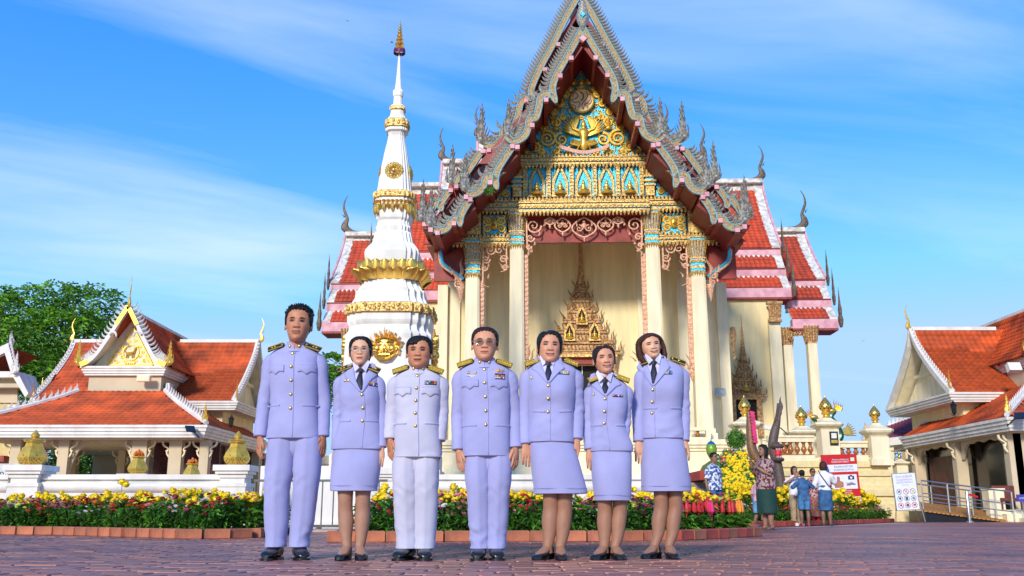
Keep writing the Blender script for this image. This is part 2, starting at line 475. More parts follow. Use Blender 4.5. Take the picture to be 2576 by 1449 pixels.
def brick_row(path, meshes, label, group, step=.325, gapat=()):
 P = [Vector((p[0], p[1], 0)) for p in path]; d = 0; k = 0
 segs = [(P[i], P[i + 1]) for i in range(len(P) - 1)]
 for a, b in segs:
  L_ = (b - a).length; dr = (b - a) / L_; ang = math.atan2(dr.y, dr.x); t = d
  while t < L_:
   p = a + dr * t
   if k not in gapat:
    o = link('kerb_brick', meshes[k % len(meshes)] if rnd.random() > .1 else meshes[0], None, (p.x, p.y + rnd.uniform(-.02, .02), FT - .004), (0, 0, ang + rnd.gauss(0, .035)))
    tag(o, ordn(k) + ' ' + label, 'brick', group)
   t += step; k += 1
  d = t - L_
def gp(px, py):
 Y = gY(py); return (at(px, py, Y).x, Y)
brick_row([(-9.6, 15.4), gp(0, 1346), gp(150, 1347.5), gp(300, 1352), gp(400, 1355), gp(470, 1357.5), gp(545, 1357)], [bm_o], 'orange brick from the left end of the left bed kerb', 'bricks round the left flower bed')
brick_row([gp(598, 1356), gp(640, 1355), (gp(655, 1352)[0], gp(655, 1352)[1] + 1.2)], [bm_o, bm_s], 'orange brick at the left bed tip beside the tall man', 'bricks at the left bed end')
brick_row([(gp(858, 1364)[0], 12.2), gp(850, 1366), gp(1000, 1365.5), gp(1300, 1364), gp(1560, 1364), gp(1700, 1362)], [bm_o], 'orange brick from the left end of the middle bed kerb', 'bricks round the middle flower bed')
brick_row([gp(1715, 1361), gp(1800, 1357), gp(1895, 1351), (gp(1905, 1347)[0] + .1, 15.2), (gp(1900, 1340)[0] - .1, 17)], [bm_r, bm_o, bm_r], 'red brick along the rounded right end of the middle bed', 'red bricks of the middle bed end')
brick_row([(5.6, 22.6), (8.4, 26.0), (13.0, 33.6)], [bm_r], 'red brick from the left in the terrace bed kerb', 'red bricks of the terrace flower bed', step=.33)
# ================================================================ flowers
def leaf(mb, p, d, l, wd, droop=.3):
 d = Vector(d).normalized(); s_ = d.cross(Vector((0, 0, 1)))
 if s_.length < .05: s_ = Vector((1, 0, 0))
 s_.normalize(); p = Vector(p); m_ = p + d * l * .5 + Vector((0, 0, l * .08)); e = p + d * l - Vector((0, 0, l * droop))
 o = len(mb.v); mb.v += [tuple(p), tuple(m_ + s_ * wd / 2), tuple(e), tuple(m_ - s_ * wd / 2)]
 mb.f += [(o, o + 1, o + 2), (o, o + 2, o + 3)]
def foliage_mesh(seed, h, r, n, ll, lw, m, stems=5):
 rr = random.Random(seed); mb = MB()
 for i in range(stems):
  a = rr.uniform(0, 2 * PI); q = rr.uniform(.2, .8) * r
  mb.tube([(0, 0, 0), (q * .5 * math.cos(a), q * .5 * math.sin(a), h * .5), (q * math.cos(a), q * math.sin(a), h * .95)], [.006, .004, .003], 4)
 for i in range(n):
  t = rr.random() ** .7; a = rr.uniform(0, 2 * PI); q = r * (.35 + .65 * math.sin(min(1, t * 1.15) * PI * .62)) * rr.uniform(.45, 1)
  el = rr.uniform(-.15, .8)
  leaf(mb, (q * .75 * math.cos(a), q * .75 * math.sin(a), h * t), (math.cos(a + rr.gauss(0, .5)), math.sin(a + rr.gauss(0, .5)), el), ll * rr.uniform(.7, 1.25), lw * rr.uniform(.8, 1.2), rr.uniform(.0, .4))
 return mb.mesh('foliage', m)
def pompom(m, r, seed):
 rr = random.Random(seed); mb = MB()
 mb.sphere((0, 0, 0), (r * .8, r * .8, r * .62), 9, 6)
 for k in range(46):
  z = rr.uniform(-.5, 1); a = rr.uniform(0, 2 * PI); q = math.sqrt(max(0, 1 - z * z))
  d = Vector((q * math.cos(a), q * math.sin(a), z * .8))
  leaf(mb, d * r * .55, d + Vector((0, 0, .25)), r * .6, r * .5, .1)
 return mb.mesh('bloom', m, smooth='all')
def daisy(m, r, seed):
 rr = random.Random(seed); mb = MB(); mb.sphere((0, 0, r * .15), (r * .4, r * .4, r * .25), 7, 4)
 for k in range(12):
  a = k * PI / 6 + rr.gauss(0, .08); leaf(mb, (0, 0, r * .1), (math.cos(a), math.sin(a), .35), r, r * .5, .15)
  leaf(mb, (0, 0, r * .2), (math.cos(a + .2), math.sin(a + .2), .8), r * .65, r * .4, .15)
 return mb.mesh('bloom', m)
yel = mat('yellow_petal', (0.95, 0.72, 0.015), 0.6, col2=(0.88, 0.58, 0.008), vscale=20, objrand=.12)
petals = [mat('red_petal', (0.60, 0.03, 0.03), .6), mat('orange_petal', (0.75, 0.17, 0.015), .6), mat('rose_petal', (0.72, 0.20, 0.26), .6), mat('lime_petal', (0.70, 0.78, 0.10), .6), mat('white_petal', (0.75, 0.68, 0.66), .6), mat('magenta_petal', (0.42, 0.03, 0.12), .6)]
pnames = ['red', 'orange', 'rose pink', 'lime yellow', 'whitish', 'magenta']
mar_f = [foliage_mesh(i, .50, .18, 230, .085, .024, leafm) for i in range(5)]
zin_f = [foliage_mesh(20 + i, .30, .17, 150, .10, .045, leafl) for i in range(5)]
mar_b = [pompom(yel, .057, i) for i in range(4)]
zin_b = [[daisy(p, .040, i) for i in range(2)] for p in petals]
def plant(kind, x, y, z, s, label, group, ci=0, nb=4, rr=rnd):
 if kind == 'marigold':
  f = rr.choice(mar_f); bl = mar_b; H_ = .53
 else:
  f = rr.choice(zin_f); bl = zin_b[ci]; H_ = .34
 o = link(kind + '_plant', f, None, (x, y, z), (0, 0, rr.uniform(0, 6.28))); o.scale = (s, s, s * rr.uniform(.9, 1.1))
 tag(o, label, 'plant', group)
 for k in range(nb):
  a = rr.uniform(0, 2 * PI); q = rr.uniform(.02, .16)
  b = bpy.data.objects.new('bloom', rr.choice(bl)); COL.objects.link(b); b.parent = o
  b.location = (q * math.cos(a), q * math.sin(a), H_ + rr.uniform(-.10, .05)); sc = rr.uniform(.75, 1.2); b.scale = (sc,) * 3
  b.rotation_euler = (rr.uniform(.1, .7), rr.uniform(-.3, .3), rr.uniform(0, 6))
def soil(path, label):
 mb = MB(); n = len(path); mb.v = [(p[0], p[1], .004) for p in path] + [(p[0], p[1], .09) for p in path]
 mb.f = [tuple(range(n, 2 * n))] + [(i, (i + 1) % n, (i + 1) % n + n, i + n) for i in range(n)]
 tag(mb.build('flower_bed_soil', mat('dark_soil', (0.035, 0.022, 0.014), .9, bump=.5)), label, 'soil', kind='structure')
def colour_at(x, seed):
 return int((math.sin(x * 2.1 + seed) * .5 + .5 + rnd.uniform(-.35, .35)) * 5.99) % 6
# left bed
xl0, xl1 = at(0, 1300, 15).x - .6, at(545, 1300, 12.5).x
def frontY(x): return interp(x, [-9.6, gp(0, 1346)[0], gp(150, 1347)[0], gp(300, 1352)[0], gp(400, 1355)[0], gp(545, 1357)[0]], [15.4, gY(1346), gY(1347), gY(1352), gY(1355), gY(1357)])
soil([(-9.6, 15.5)] + [(x, frontY(x) + .1) for x in np.linspace(xl0, xl1, 12)] + [(xl1 + .35, 13.6), (xl1 + .3, 16.3), (-10.2, 17.9)], 'dark soil of the left flower bed')
for row in range(5):
 x = xl0 + rnd.uniform(0, .2); kq = -1
 while x < xl1 + .12 * row:
  y = frontY(x) + .28 + row * .26 + rnd.uniform(-.06, .06)
  if row < 3:
   c = colour_at(x * .8, 1 + row)
   kq += 1; plant('zinnia', x, y, .07, 1.0 + row * .12, 'low %s zinnia, %s from left in the %s row of the left bed' % (pnames[c], ordn(kq), ORD[row]), '%s zinnias in the left bed' % pnames[c], c, 7)
  else:
   kq += 1; plant('marigold', x, y, .06, .84 + (row - 3) * .12, 'yellow marigold, %s from left in the %s row of the left bed' % (ordn(kq), ORD[row]), 'marigolds in the left bed', nb=7)
  x += rnd.uniform(.22, .30)
for k in range(3):
 x = xl1 + .1 + .15 * k; plant('zinnia', x, 13.4 + .3 * k, .06, 1.3, 'pink and lime zinnia at the right tip of the left bed', 'zinnias at the left bed tip', [2, 3, 5][k], 6)
tp = at(305, 1235, 15.6); o_ = rnd.choice(mar_f)
t = link('tall_marigold', MB().tube([(0, 0, 0), (.02, 0, .35), (0, 0, .72)], [.008, .006, .005], 5).mesh('stem', leafm), None, (tp.x, 15.6, .06)); tag(t, 'tallest yellow marigold standing above the left bed', 'plant')
for dx, dz in ((0, .74), (.07, .70)):
 b = link('bloom', mar_b[0], t, (dx, 0, dz)); b.scale = (1.2,) * 3
# middle bed
mpth = [(850, 1366), (1000, 1365.5), (1300, 1364), (1560, 1364), (1700, 1362), (1800, 1357), (1890, 1352)]
mxs = [gp(*p)[0] for p in mpth]; mys = [gY(p[1]) for p in mpth]
def frontM(x): return interp(x, mxs, mys)
soil([(x, frontM(x) + .1) for x in np.linspace(mxs[0] + .05, mxs[-1] - .1, 14)] + [(mxs[-1] + .1, 15.3), (mxs[0] - .2, 14.4)], 'dark soil of the middle flower bed')
for row in range(5):
 x = mxs[0] + .2 + rnd.uniform(0, .15); kq = -1
 while x < mxs[-1] - .05:
  y = frontM(x) + .28 + row * .26 + rnd.uniform(-.06, .06)
  pxs = 1288 + x / y * 2470
  if pxs > 1690 and row < 2:
   x += .26; continue
  if row < 3:
   c = colour_at(x, 4 + row)
   kq += 1; plant('zinnia', x, y, .07, .95 + row * .12, 'low %s zinnia, %s from left in the %s row of the middle bed' % (pnames[c], ordn(kq), ORD[row]), '%s zinnias in the middle bed' % pnames[c], c, 7)
  else:
   kq += 1; plant('marigold', x, y, .06, .82 + (row - 3) * .12, 'yellow marigold, %s from left in the %s row of the middle bed' % (ordn(kq), ORD[row]), 'marigolds in the middle bed', nb=7)
  x += rnd.uniform(.22, .30)
# plumes at the right end of the middle bed
plm = [mat('scarlet_plume', (0.55, 0.015, 0.02), .6), mat('pink_plume', (0.70, 0.03, 0.16), .6), mat('orange_plume', (0.85, 0.28, 0.02), .6)]
CEL = [foliage_mesh(100 + k, .22, .15, 70, .12, .04, leafl) for k in range(4)]
for k in range(24):
 px = rnd.uniform(1700, 1862); Yp = rnd.uniform(12.2, 12.9) + (px - 1700) * .008; p = at(px, 1300, Yp); c = (k % 3 if px > 1815 else (0, 0, 1)[k % 3])
 o = link('celosia_plant', CEL[k % 4], None, (p.x, Yp, .06), (0, 0, rnd.uniform(0, 6)))
 tag(o, '%s feathery celosia at the rounded end of the middle bed' % ['scarlet', 'pink', 'orange'][c], 'plant', '%s celosias' % ['scarlet', 'pink', 'orange'][c])
 mb = MB()
 for q in range(2):
  x_, y_ = rnd.uniform(-.08, .08), rnd.uniform(-.12, .02); hh = rnd.uniform(.13, .24)
  mb.lathe([(.01, 0), (.035, .03), (.032, .08), (.02, .15), (.004, hh)], (x_, y_, .25), 7); mb.tube([(x_ * .3, y_ * .3, 0), (x_, y_, .26)], .006, 4)
  for z in range(14):
   a = rnd.uniform(0, 6.28); zz = rnd.uniform(0, hh * .8); leaf(mb, (x_, y_, .25 + zz), (math.cos(a), math.sin(a), 1.2), .05, .02, 0)
 mb.build('plume', plm[c], o)
# bed below the terrace, on the right
def frontR(x): return interp(x, [5.6, 8.4, 13.0], [22.6, 26.0, 33.6])
soil([(5.8, 22.9), (8.5, 26.2), (13.0, 33.8), (13.4, 35.2), (9, 30.0), (5.6, 25.5)], 'dark soil of the bed below the terrace')
for row in range(4):
 x = 5.7; kq = -1
 while x < 12.9:
  y = frontR(x) + .4 + row * .42 + rnd.uniform(-.08, .08)
  if row < 2:
   c = colour_at(x * 1.3, 9 + row)
   kq += 1; plant('zinnia', x, y, .07, 1.05 + row * .2, 'low %s zinnia, %s from left in the %s row below the terrace' % (pnames[c], ordn(kq), ORD[row]), '%s zinnias below the terrace' % pnames[c], c, 8)
  else:
   kq += 1; plant('marigold', x, y, .06, 1.3 + (row - 2) * .25, 'yellow marigold, %s from left in the %s row below the terrace' % (ordn(kq), ORD[row]), 'marigolds below the terrace', nb=9)
  x += rnd.uniform(.26, .34)
# ================================================================ low white wall with pedestals
YW = 19.6
def zW(py, Y=YW): return at(1288, py, Y).z
def wall_profile(y0, top, thick=.5):
 zt = zW(1194); zr1, zr0 = zW(1210), zW(1238); zb = zW(1250)
 P = [(y0 + .03, 0), (y0 - .12, 0), (y0 - .12, .22), (y0 - .02, .30), (y0, zb - .02)]
 for k in range(9):
  a = -PI / 2 + PI * k / 8; P.append((y0 - .02 - .11 * math.cos(a), (zr0 + zr1) / 2 + (zr1 - zr0) / 2 * math.sin(a)))
 P += [(y0 - .02, zr1 + .01), (y0 - .10, zr1 + .03), (y0 - .10, zt), (y0 + thick, zt), (y0 + thick, 0)]
 return P
def low_wall(x0, x1, label):
 w_ = thing('low_wall', label, 'wall', (x0, YW, 0))
 MB().xprism(wall_profile(YW, 0), x0, x1).build('wall_body', white, w_, world=True)
 return w_
def pedestal(par, cx, y, ztop, hw, world=True, m=white, zb=0):
 mb = MB(); h = ztop - zb
 for (a, b, q) in ((0, .10, 1.12), (.10, .16, 1.04), (.16, .66, .92), (.66, .72, .98), (.72, .80, .80), (.80, .86, .90), (.86, .91, 1.05), (.91, 1.0, 1.18)):
  mb.bx(cx - hw * q, cx + hw * q, y - hw * q, y + hw * q, zb + h * a + (.0 if a == 0 else .0), zb + h * b)
 return mb.build('pedestal', m, par, world=world)
xa, xb = at(105, 1220, YW).x, at(560, 1220, YW).x
lw = low_wall(xa, xb, 'low white wall with roll moulding behind the left flower bed')
zt = zW(1171)
x70, x590 = at(72, 1220, YW).x, at(590, 1220, YW).x
pedestal(lw, x70, YW + .05, zt, .33); pedestal(lw, x590, YW + .05, zt, .31)
MB().xprism(wall_profile(YW, 0), x70 - 8, x70 - .38).build('wall_body', white, lw, world=True)
lw2 = low_wall(at(985, 1220, YW).x, at(1660, 1220, YW).x, 'low white wall behind the middle bed and the standing people')
pedestal(lw2, at(968, 1220, YW).x, YW + .05, zW(1180), .26)
# ---- urns: six-sided pierced gilt jars
def urn(x, y, z, s, label, lid=True, garland=False, group='gilt urns along the low wall'):
 t = thing('gilt_urn', label, 'urn', (x, y, z), group=group, rz=R(12))
 N = 6
 MB().lathe([(.21 * s, 0), (.23 * s, .02 * s), (.30 * s, .10 * s), (.315 * s, .17 * s), (.27 * s, .28 * s), (.19 * s, .40 * s), (.165 * s, .47 * s), (.18 * s, .49 * s), (.22 * s, .50 * s), (.22 * s, .53 * s), (.15 * s, .535 * s)], n=N, rot=R(30)).build('jar', goldp, t)
 hole = MB()
 for f in range(6):
  a = R(60) * f; n_ = Vector((math.cos(a), math.sin(a), 0)); tt = Vector((-math.sin(a), math.cos(a), 0))
  for u, zz, ln_, an in [(0, .10, .07, 0), (0, .20, .06, 0), (0, .03, .04, 0), (-.05, .06, .06, .6), (.05, .06, .06, -.6), (-.05, .13, .06, .6), (.05, .13, .06, -.6), (-.09, .10, .05, .8), (.09, .10, .05, -.8), (-.09, .045, .045, .9), (.09, .045, .045, -.9)]:
   ap = interp(zz, [0, .02, .10, .17, .28], [.21, .23, .30, .315, .27]) * math.cos(R(30)) * s + .003
   c = n_ * ap + tt * u * s + Vector((0, 0, zz * s)); d = (tt * -math.sin(an) + Vector((0, 0, math.cos(an)))) * ln_ * s * .5; e = d.cross(n_).normalized() * .010 * s
   o = len(hole.v); hole.v += [tuple(c - d), tuple(c + e), tuple(c + d), tuple(c - e)]; hole.f.append((o, o + 1, o + 2, o + 3))
 hole.build('pierced_opening', dark, t)
 if lid:
  MB().lathe([(.24 * s, .53 * s), (.20 * s, .56 * s), (.07 * s, .575 * s), (.05 * s, .59 * s), (.09 * s, .61 * s), (.095 * s, .65 * s), (.05 * s, .70 * s), (.006 * s, .76 * s)], n=14).build('lid', goldp, t, smooth=True)
 if garland:
  gl = MB()
  for k in range(70):
   a = rnd.uniform(0, 6.28); q = rnd.uniform(0, .16) * s; gl.sphere((q * math.cos(a), q * math.sin(a), (.56 + rnd.uniform(0, .16) * (1 - q / .2)) * s), rnd.uniform(.025, .045) * s, 6, 4)
  gt = gl.build('orange_garland', petals[1], None); gt.location = (x, y, z)
  tag(gt, 'orange marigold garland heaped on the ' + garland, 'garland')
 return t
urn(x70, YW + .05, zt, .95, 'large gilt urn with lid on the leftmost white pedestal')
urn(x590, YW + .05, zt, .92, 'gilt urn with lid on the pedestal left of the tall man')
p = at(345, 1196, 23.5); urn(p.x, 23.5, at(0, 1193, 23.5).z, .80, 'open gilt urn behind the wall, left one with a garland', lid=False, garland='left open gilt urn')
p = at(482, 1196, 24.5); urn(p.x, 24.5, at(0, 1206, 24.5).z, .74, 'open gilt urn behind the wall, right one with a garland', lid=False, garland='right open gilt urn')
for px, Y in ((345, 23.5), (482, 24.5)):
 p = at(px, 1193, Y); t = MB(); zz = at(0, 1193 if px == 345 else 1206, Y).z; t.bx(p.x - .3, p.x + .3, Y - .3, Y + .3, 0, zz - .08); t.bx(p.x - .36, p.x + .36, Y - .36, Y + .36, zz - .08, zz)
 tag(t.build('stone_plinth', white), 'white plinth hidden behind the low wall under the %s open urn' % ('left' if px == 345 else 'right'), 'plinth')
# ---- railing panel
ra, rb = at(634, 1300, 18.3).x, at(972, 1300, 18.3).x
rl = thing('metal_railing', 'dark grey metal railing behind the tall man and the woman with glasses', 'railing', (ra, 18.3, 0))
zt_, zb_ = at(0, 1206, 18.3).z, at(0, 1327, 18.3).z
MB().bx(ra, rb, 18.27, 18.33, zt_ - .045, zt_).build('top_rail', blackmetal, rl, world=True)
MB().bx(ra, rb, 18.27, 18.33, zb_, zb_ + .05).build('bottom_rail', blackmetal, rl, world=True)
bar = MB().bx(-.011, .011, -.011, .011, 0, zt_ - zb_ - .095).mesh('bar', blackmetal)
x = ra + .02
while x < rb:
 link('bar', bar, rl, (x - ra, 0, zb_ + .05)); x += .212
for x in (ra + .03, (ra + rb) / 2, rb - .03): link('foot', MB().bx(-.02, .02, -.2, .2, 0, zb_).mesh('foot', blackmetal), rl, (x - ra, 0, 0))
# low white kerb wall behind the railing
w3 = MB(); w3.bx(at(655, 1300, 21).x, at(1000, 1300, 21).x, 21, 21.3, 0, at(0, 1213, 21).z); w3.bx(at(655, 1300, 21).x - .05, at(1000, 1300, 21).x, 20.92, 21, 0, .14)
tag(w3.build('white_panel_wall', white), 'plain white wall panel seen through the dark railing', 'wall')
w4 = MB().bx(at(600, 1300, 17).x, at(860, 1300, 17).x, 16.6, 17.6, 0.004, .045)
tag(w4.build('pale_kerb', mat('pale_pink_concrete', (0.50, 0.36, 0.29), .8, var=.1), None), 'pale pinkish kerb strip below the dark railing', 'kerb', kind='structure')
w5 = MB().bx(at(655, 1190, 22.5).x, at(880, 1190, 22.5).x, 22.5, 22.9, 0, at(0, 1172, 22.5).z)
tag(w5.build('white_block', white), 'white masonry block between the gilt urn pedestal and the stupa', 'wall')
# ================================================================ white stupa
SX, SY = -4.08, 31.7
st = thing('stupa', 'tall white square stupa with gilt bands and lotus petals left of the temple', 'stupa', (SX, SY, 0))
def redent(h, z, c=(0, 0)):
 q = [(1, .58), (.91, .58), (.91, .75), (.75, .75), (.75, .91), (.58, .91), (.58, 1)]
 P = []
 for k in range(4):
  for a, b in q:
   for _ in range(k): a, b = -b, a
   P.append((c[0] + a * h, c[1] + b * h, z))
 return P
PROF = [(1240, 330), (1215, 330), (1212, 315), (1180, 315), (1176, 300), (1140, 300), (1136, 285), (1000, 262), (985, 262), (980, 250), (850, 236), (838, 240), (834, 240), (826, 222), (815, 218), (808, 226), (802, 230), (784, 230), (783, 232), (758, 232), (757, 213), (742, 193), (730, 190), (724, 191), (722, 180), (708, 158), (690, 150), (688, 156), (680, 162), (672, 150), (655, 146), (640, 150), (628, 152), (620, 148), (612, 132), (604, 113), (580, 100), (578, 92), (574, 94), (566, 97), (562, 90), (552, 87), (545, 96), (538, 98), (530, 99), (522, 96), (514, 105), (506, 108), (486, 102), (482, 98), (474, 97), (472, 94), (456, 90), (440, 86), (406, 74), (381, 64), (352, 50), (338, 44), (330, 48), (324, 61), (320, 61), (316, 55), (310, 57), (304, 50), (296, 48), (292, 48), (288, 40), (283, 37), (262, 37), (260, 24), (242, 22), (238, 26), (226, 28), (222, 18), (205, 14), (184, 10.5), (165, 8), (147, 6), (140, 5)]
rings = []; SP = []
for py, wd in PROF:
 h = wd / 2 / 1.09 * (at(1289, py, 30.5).x - at(1288, py, 30.5).x)
 z = at(1288, py, SY - h).z
 SP.append((z, h)); rings.append(redent(h, z))
rings.insert(0, redent(SP[0][1] + .1, 0)); rings.insert(1, redent(SP[0][1] + .1, SP[0][0]))
MB().loft(rings).build('stupa_body', white, st)
SP.sort()
def hz(z): return interp(z, [a[0] for a in SP], [a[1] for a in SP])
def zS(py, h=1.5): return at(1288, py, SY - h).z
def gband(py0, py1, out, name='gilt_band', m=goldrelief, knobs=True):
 z1, z0 = zS(py0), zS(py1); h = max(hz(z0), hz(z1)) + out
 mb = MB().loft([redent(h, z0), redent(h + .02, z0 + .02), redent(h + .02, z1 - .02), redent(h, z1)])
 if knobs:
  nn = max(4, int(h * 13)); zc = (z0 + z1) / 2; rr_ = (z1 - z0)
  for f in range(4):
   for i in range(nn):
    u = -h * .95 + 1.9 * h * (i + .5) / nn
    hh = h * (1.0 if abs(u) < .58 * h else .91 if abs(u) < .75 * h else .75) + .02
    p = [(u, -hh), (hh, u), (-u, hh), (-hh, -u)][f]
    mb.sphere((p[0], p[1], zc + rr_ * .18 * math.sin(i * 1.9)), (rr_ * .20, rr_ * .14, rr_ * .26), 6, 4)
    mb.sphere((p[0], p[1], zc - rr_ * .3 * math.sin(i * 1.9)), (rr_ * .13, rr_ * .12, rr_ * .13), 5, 4)
 return mb.build(name, m, st, smooth=True)
gband(757, 782, .05); gband(456, 473, .05); gband(262, 283, .03); gband(226, 236, .02, knobs=False)
# gilt drape under the upper band, with drops
mb = MB(); z1, z0 = zS(484), zS(505); h = hz(z0) + .06
for f in range(4):
 for i in range(9):
  u = -h + 2 * h * (i + .5) / 9; dl = (.30 if i in (0, 8) else .12 if i % 2 else .22)
  hh = h * (1.0 if abs(u) < .58 * h else .91 if abs(u) < .75 * h else .8); p = [(u, -hh), (hh, u), (-u, hh), (-hh, -u)][f]
  mb.lathe([(.01, -dl - .02), (.055, -dl + .06), (.08, 0), (.05, .07), (.02, .10)], (p[0], p[1], (z0 + z1) / 2), 7)
  mb.sphere((p[0], p[1], z1), (.09, .09, .05), 7, 4)
mb.build('gilt_drape', gold, st, smooth=True)
# lotus petals
def petal_mesh(wd, ht, out, m):
 mb = MB(); rows = []
 for j in range(8):
  t = j / 7; hw = wd / 2 * math.sin(min(1, .28 + t * .95) * PI * .95) ** .7 if t < 1 else .005
  hw = wd / 2 * (1 - (max(0, t - .45) / .55) ** 2.2) * (.75 + .25 * min(1, t / .4)) + .004
  row = []
  for i in range(7):
   u = -1 + i / 3; bul = (1 - u * u) * .35 * wd
   row.append((u * hw, -(out * t ** 1.0 + bul * (1 - t * .4)), ht * t - .12 * ht * (t > .8) * (t - .8) * 5 + .04 * ht * (1 - u * u)))
  rows.append(row)
 mb.loft(rows, cap=False, close=False)
 mb.tube([(r[0][0], r[0][1] - .01, r[0][2]) for r in rows], wd * .03, 4); mb.tube([(r[6][0], r[6][1] - .01, r[6][2]) for r in rows], wd * .03, 4)
 return mb.mesh('lotus_petal', m, smooth='all')
zb_, zm_, zt_ = zS(692), zS(668), zS(637)
pl = petal_mesh(.58, .40, .48, gold); pm_ = petal_mesh(.50, .60, .15, gold); pu = petal_mesh(.36, .46, .06, gold)
for f in range(4):
 a = f * PI / 2; ca, sa = math.cos(a), math.sin(a); hh = hz(zb_ + .1)
 for i, u in enumerate((-.98, -.66, -.33, 0, .33, .66, .98)):
  d = -hh + (.25 if abs(u) > .9 else .06); x, y = u * hh * .95, d + .08
  link('lotus_petal', pl, st, (x * ca - y * sa, x * sa + y * ca, zb_), (R(0), 0, a + (R(45) * (1 if u > 0 else -1) if abs(u) > .9 else u * .25)))
 for u in (-.82, -.5, -.17, .17, .5, .82):
  x, y = u * hh * .95, -hh * .97; link('lotus_petal', pm_, st, (x * ca - y * sa, x * sa + y * ca, zb_ + .14), (0, 0, a + u * .2))
 for i in range(7):
  u = -.85 + i * .283; y = -hh * .93; x = u * hh
  link('lotus_petal', pu, st, (x * ca - y * sa, x * sa + y * ca, zm_ - .08), (0, 0, a))
# rosettes and guardian face reliefs, front and right side
def rosette(mb, r):
 for k in range(16):
  a = k * PI / 8; mb.sphere((r * .78 * math.cos(a), 0, r * .78 * math.sin(a)), (r * .2, .05, r * .2), 7, 4)
 for k in range(10):
  a = k * PI / 5; mb.sphere((r * .45 * math.cos(a), -.03, r * .45 * math.sin(a)), (r * .17, .06, r * .17), 7, 4)
 mb.sphere((0, -.05, 0), (r * .25, .07, r * .25), 8, 5); return mb
def kala(mb, s):
 E = lambda x, y, z, a, b, c: mb.sphere((x * s, -y * s, z * s), (a * s, b * s, c * s), 10, 6)
 E(0, .02, 0, .40, .12, .42); E(0, .12, -.02, .07, .12, .14); E(-.06, .14, -.10, .06, .06, .05); E(.06, .14, -.10, .06, .06, .05)
 for q in (-1, 1):
  E(q * .17, .13, .10, .10, .05, .05); E(q * .17, .17, .10, .035, .03, .035)
  mb.tube([(q * .05 * s, -.15 * s, .16 * s), (q * .16 * s, -.17 * s, .22 * s), (q * .30 * s, -.12 * s, .16 * s)], [.02 * s, .035 * s, .012 * s], 6)
  mb.tube([(q * .04 * s, -.16 * s, -.17 * s), (q * .16 * s, -.16 * s, -.19 * s), (q * .30 * s, -.13 * s, -.10 * s), (q * .36 * s, -.1 * s, 0)], [.03 * s, .035 * s, .03 * s, .01 * s], 6)
  mb.tube([(0, -.14 * s, -.42 * s), (q * .18 * s, -.13 * s, -.38 * s), (q * .33 * s, -.10 * s, -.24 * s), (q * .42 * s, -.08 * s, -.10 * s)], [.04 * s, .045 * s, .035 * s, .01 * s], 6)
  E(q * .24, .12, -.02, .11, .06, .09)
  for (x, z, h, l) in ((.44, -.05, .30, .5), (.40, .10, .28, .6), (.30, .24, .26, .35), (.45, -.22, .18, .7), (.50, .05, .16, 1.2)):
   flame(mb, q * x * s, z * s, h * s, q * l, -.05 * s, wd=.15 * s, th=.10 * s)
  spiral(mb, q * .36 * s, -.02 * s, .09 * s, 1.2, 0, q, -.12 * s, .02 * s)
 for (x, z, h, l) in ((0, .34, .34, 0), (-.12, .32, .26, -.4), (.12, .32, .26, .4), (-.22, .28, .22, -.6), (.22, .28, .22, .6)):
  flame(mb, x * s, z * s, h * s, l, -.10 * s, wd=.16 * s, th=.10 * s)
 mb.tube([(-.30 * s, -.11 * s, .26 * s), (0, -.16 * s, .33 * s), (.30 * s, -.11 * s, .26 * s)], .03 * s, 6)
 for k in range(7): mb.box(((-.15 + .05 * k) * s, -.17 * s, -.215 * s), (.035 * s, .03 * s, .05 * s), taper=.6)
 return mb
zr = at(1288, 421, 30.9).z; hr = hz(zr)
rs = rosette(MB(), .34).mesh('rosette', gold, True)
zk = at(1288, 872, 30.0).z; hk = hz(zk)
kf = kala(MB(), 1.0).mesh('guardian_face_relief', gold, True)
for f in range(4):
 a = f * PI / 2
 link('rosette', rs, st, (hr * math.sin(a), -hr * math.cos(a), zr), (R(-7), 0, a) if f == 0 else (0, 0, a))
 link('guardian_face_relief', kf, st, ((hk + .0) * math.sin(a), -(hk + .0) * math.cos(a), zk), (0, 0, a))
# tiered umbrella spire
def zU(py): return at(1288, py, SY).z
U_ = MB(); fr = MB()
for py, wd in ((124, 30), (112, 25), (101, 20), (91, 16), (82, 12), (74, 9), (67, 7)):
 r = wd / 2 * .0138; z = zU(py); U_.lathe([(r * .35, -.02), (r, -.01), (r * .95, .02), (r * .6, .08), (r * .25, .13)], (0, 0, z), 14)
U_.lathe([(.03, zU(146)), (.03, zU(124)), (.05, zU(110)), (.035, zU(80)), (.03, zU(64)), (.012, zU(58)), (.02, zU(55)), (.002, zU(49))], n=8)
U_.build('tiered_umbrella', gold, st, smooth=True)
for k in range(12):
 a = k * PI / 6; fr.box((.20 * math.cos(a), .20 * math.sin(a), zU(131)), (.09, .02, .13), rz=a + PI / 2, taper=1.1)
fr.build('umbrella_fringe', mat('crimson_navy_fringe', (.25, .01, .03), .6, col2=(.03, .02, .2), vscale=20), st)
# ================================================================ temple hall
TX, TY = 3.3, 42.0
tm = thing('temple_hall', 'large cream temple hall with gilded gable, tiered orange roofs and naga finials', 'temple', (TX, TY, 0), rz=R(-2))
def T(px, py, yl=0.0):
 p = at(px, py, TY + yl); return p.x - TX, p.z
def Z(py, yl=0.0): return at(1288, py, TY + yl).z
def HW(d, py, yl=0.0): return d * (at(1289, py, TY + yl).x - at(1288, py, TY + yl).x)
FL = 3.3
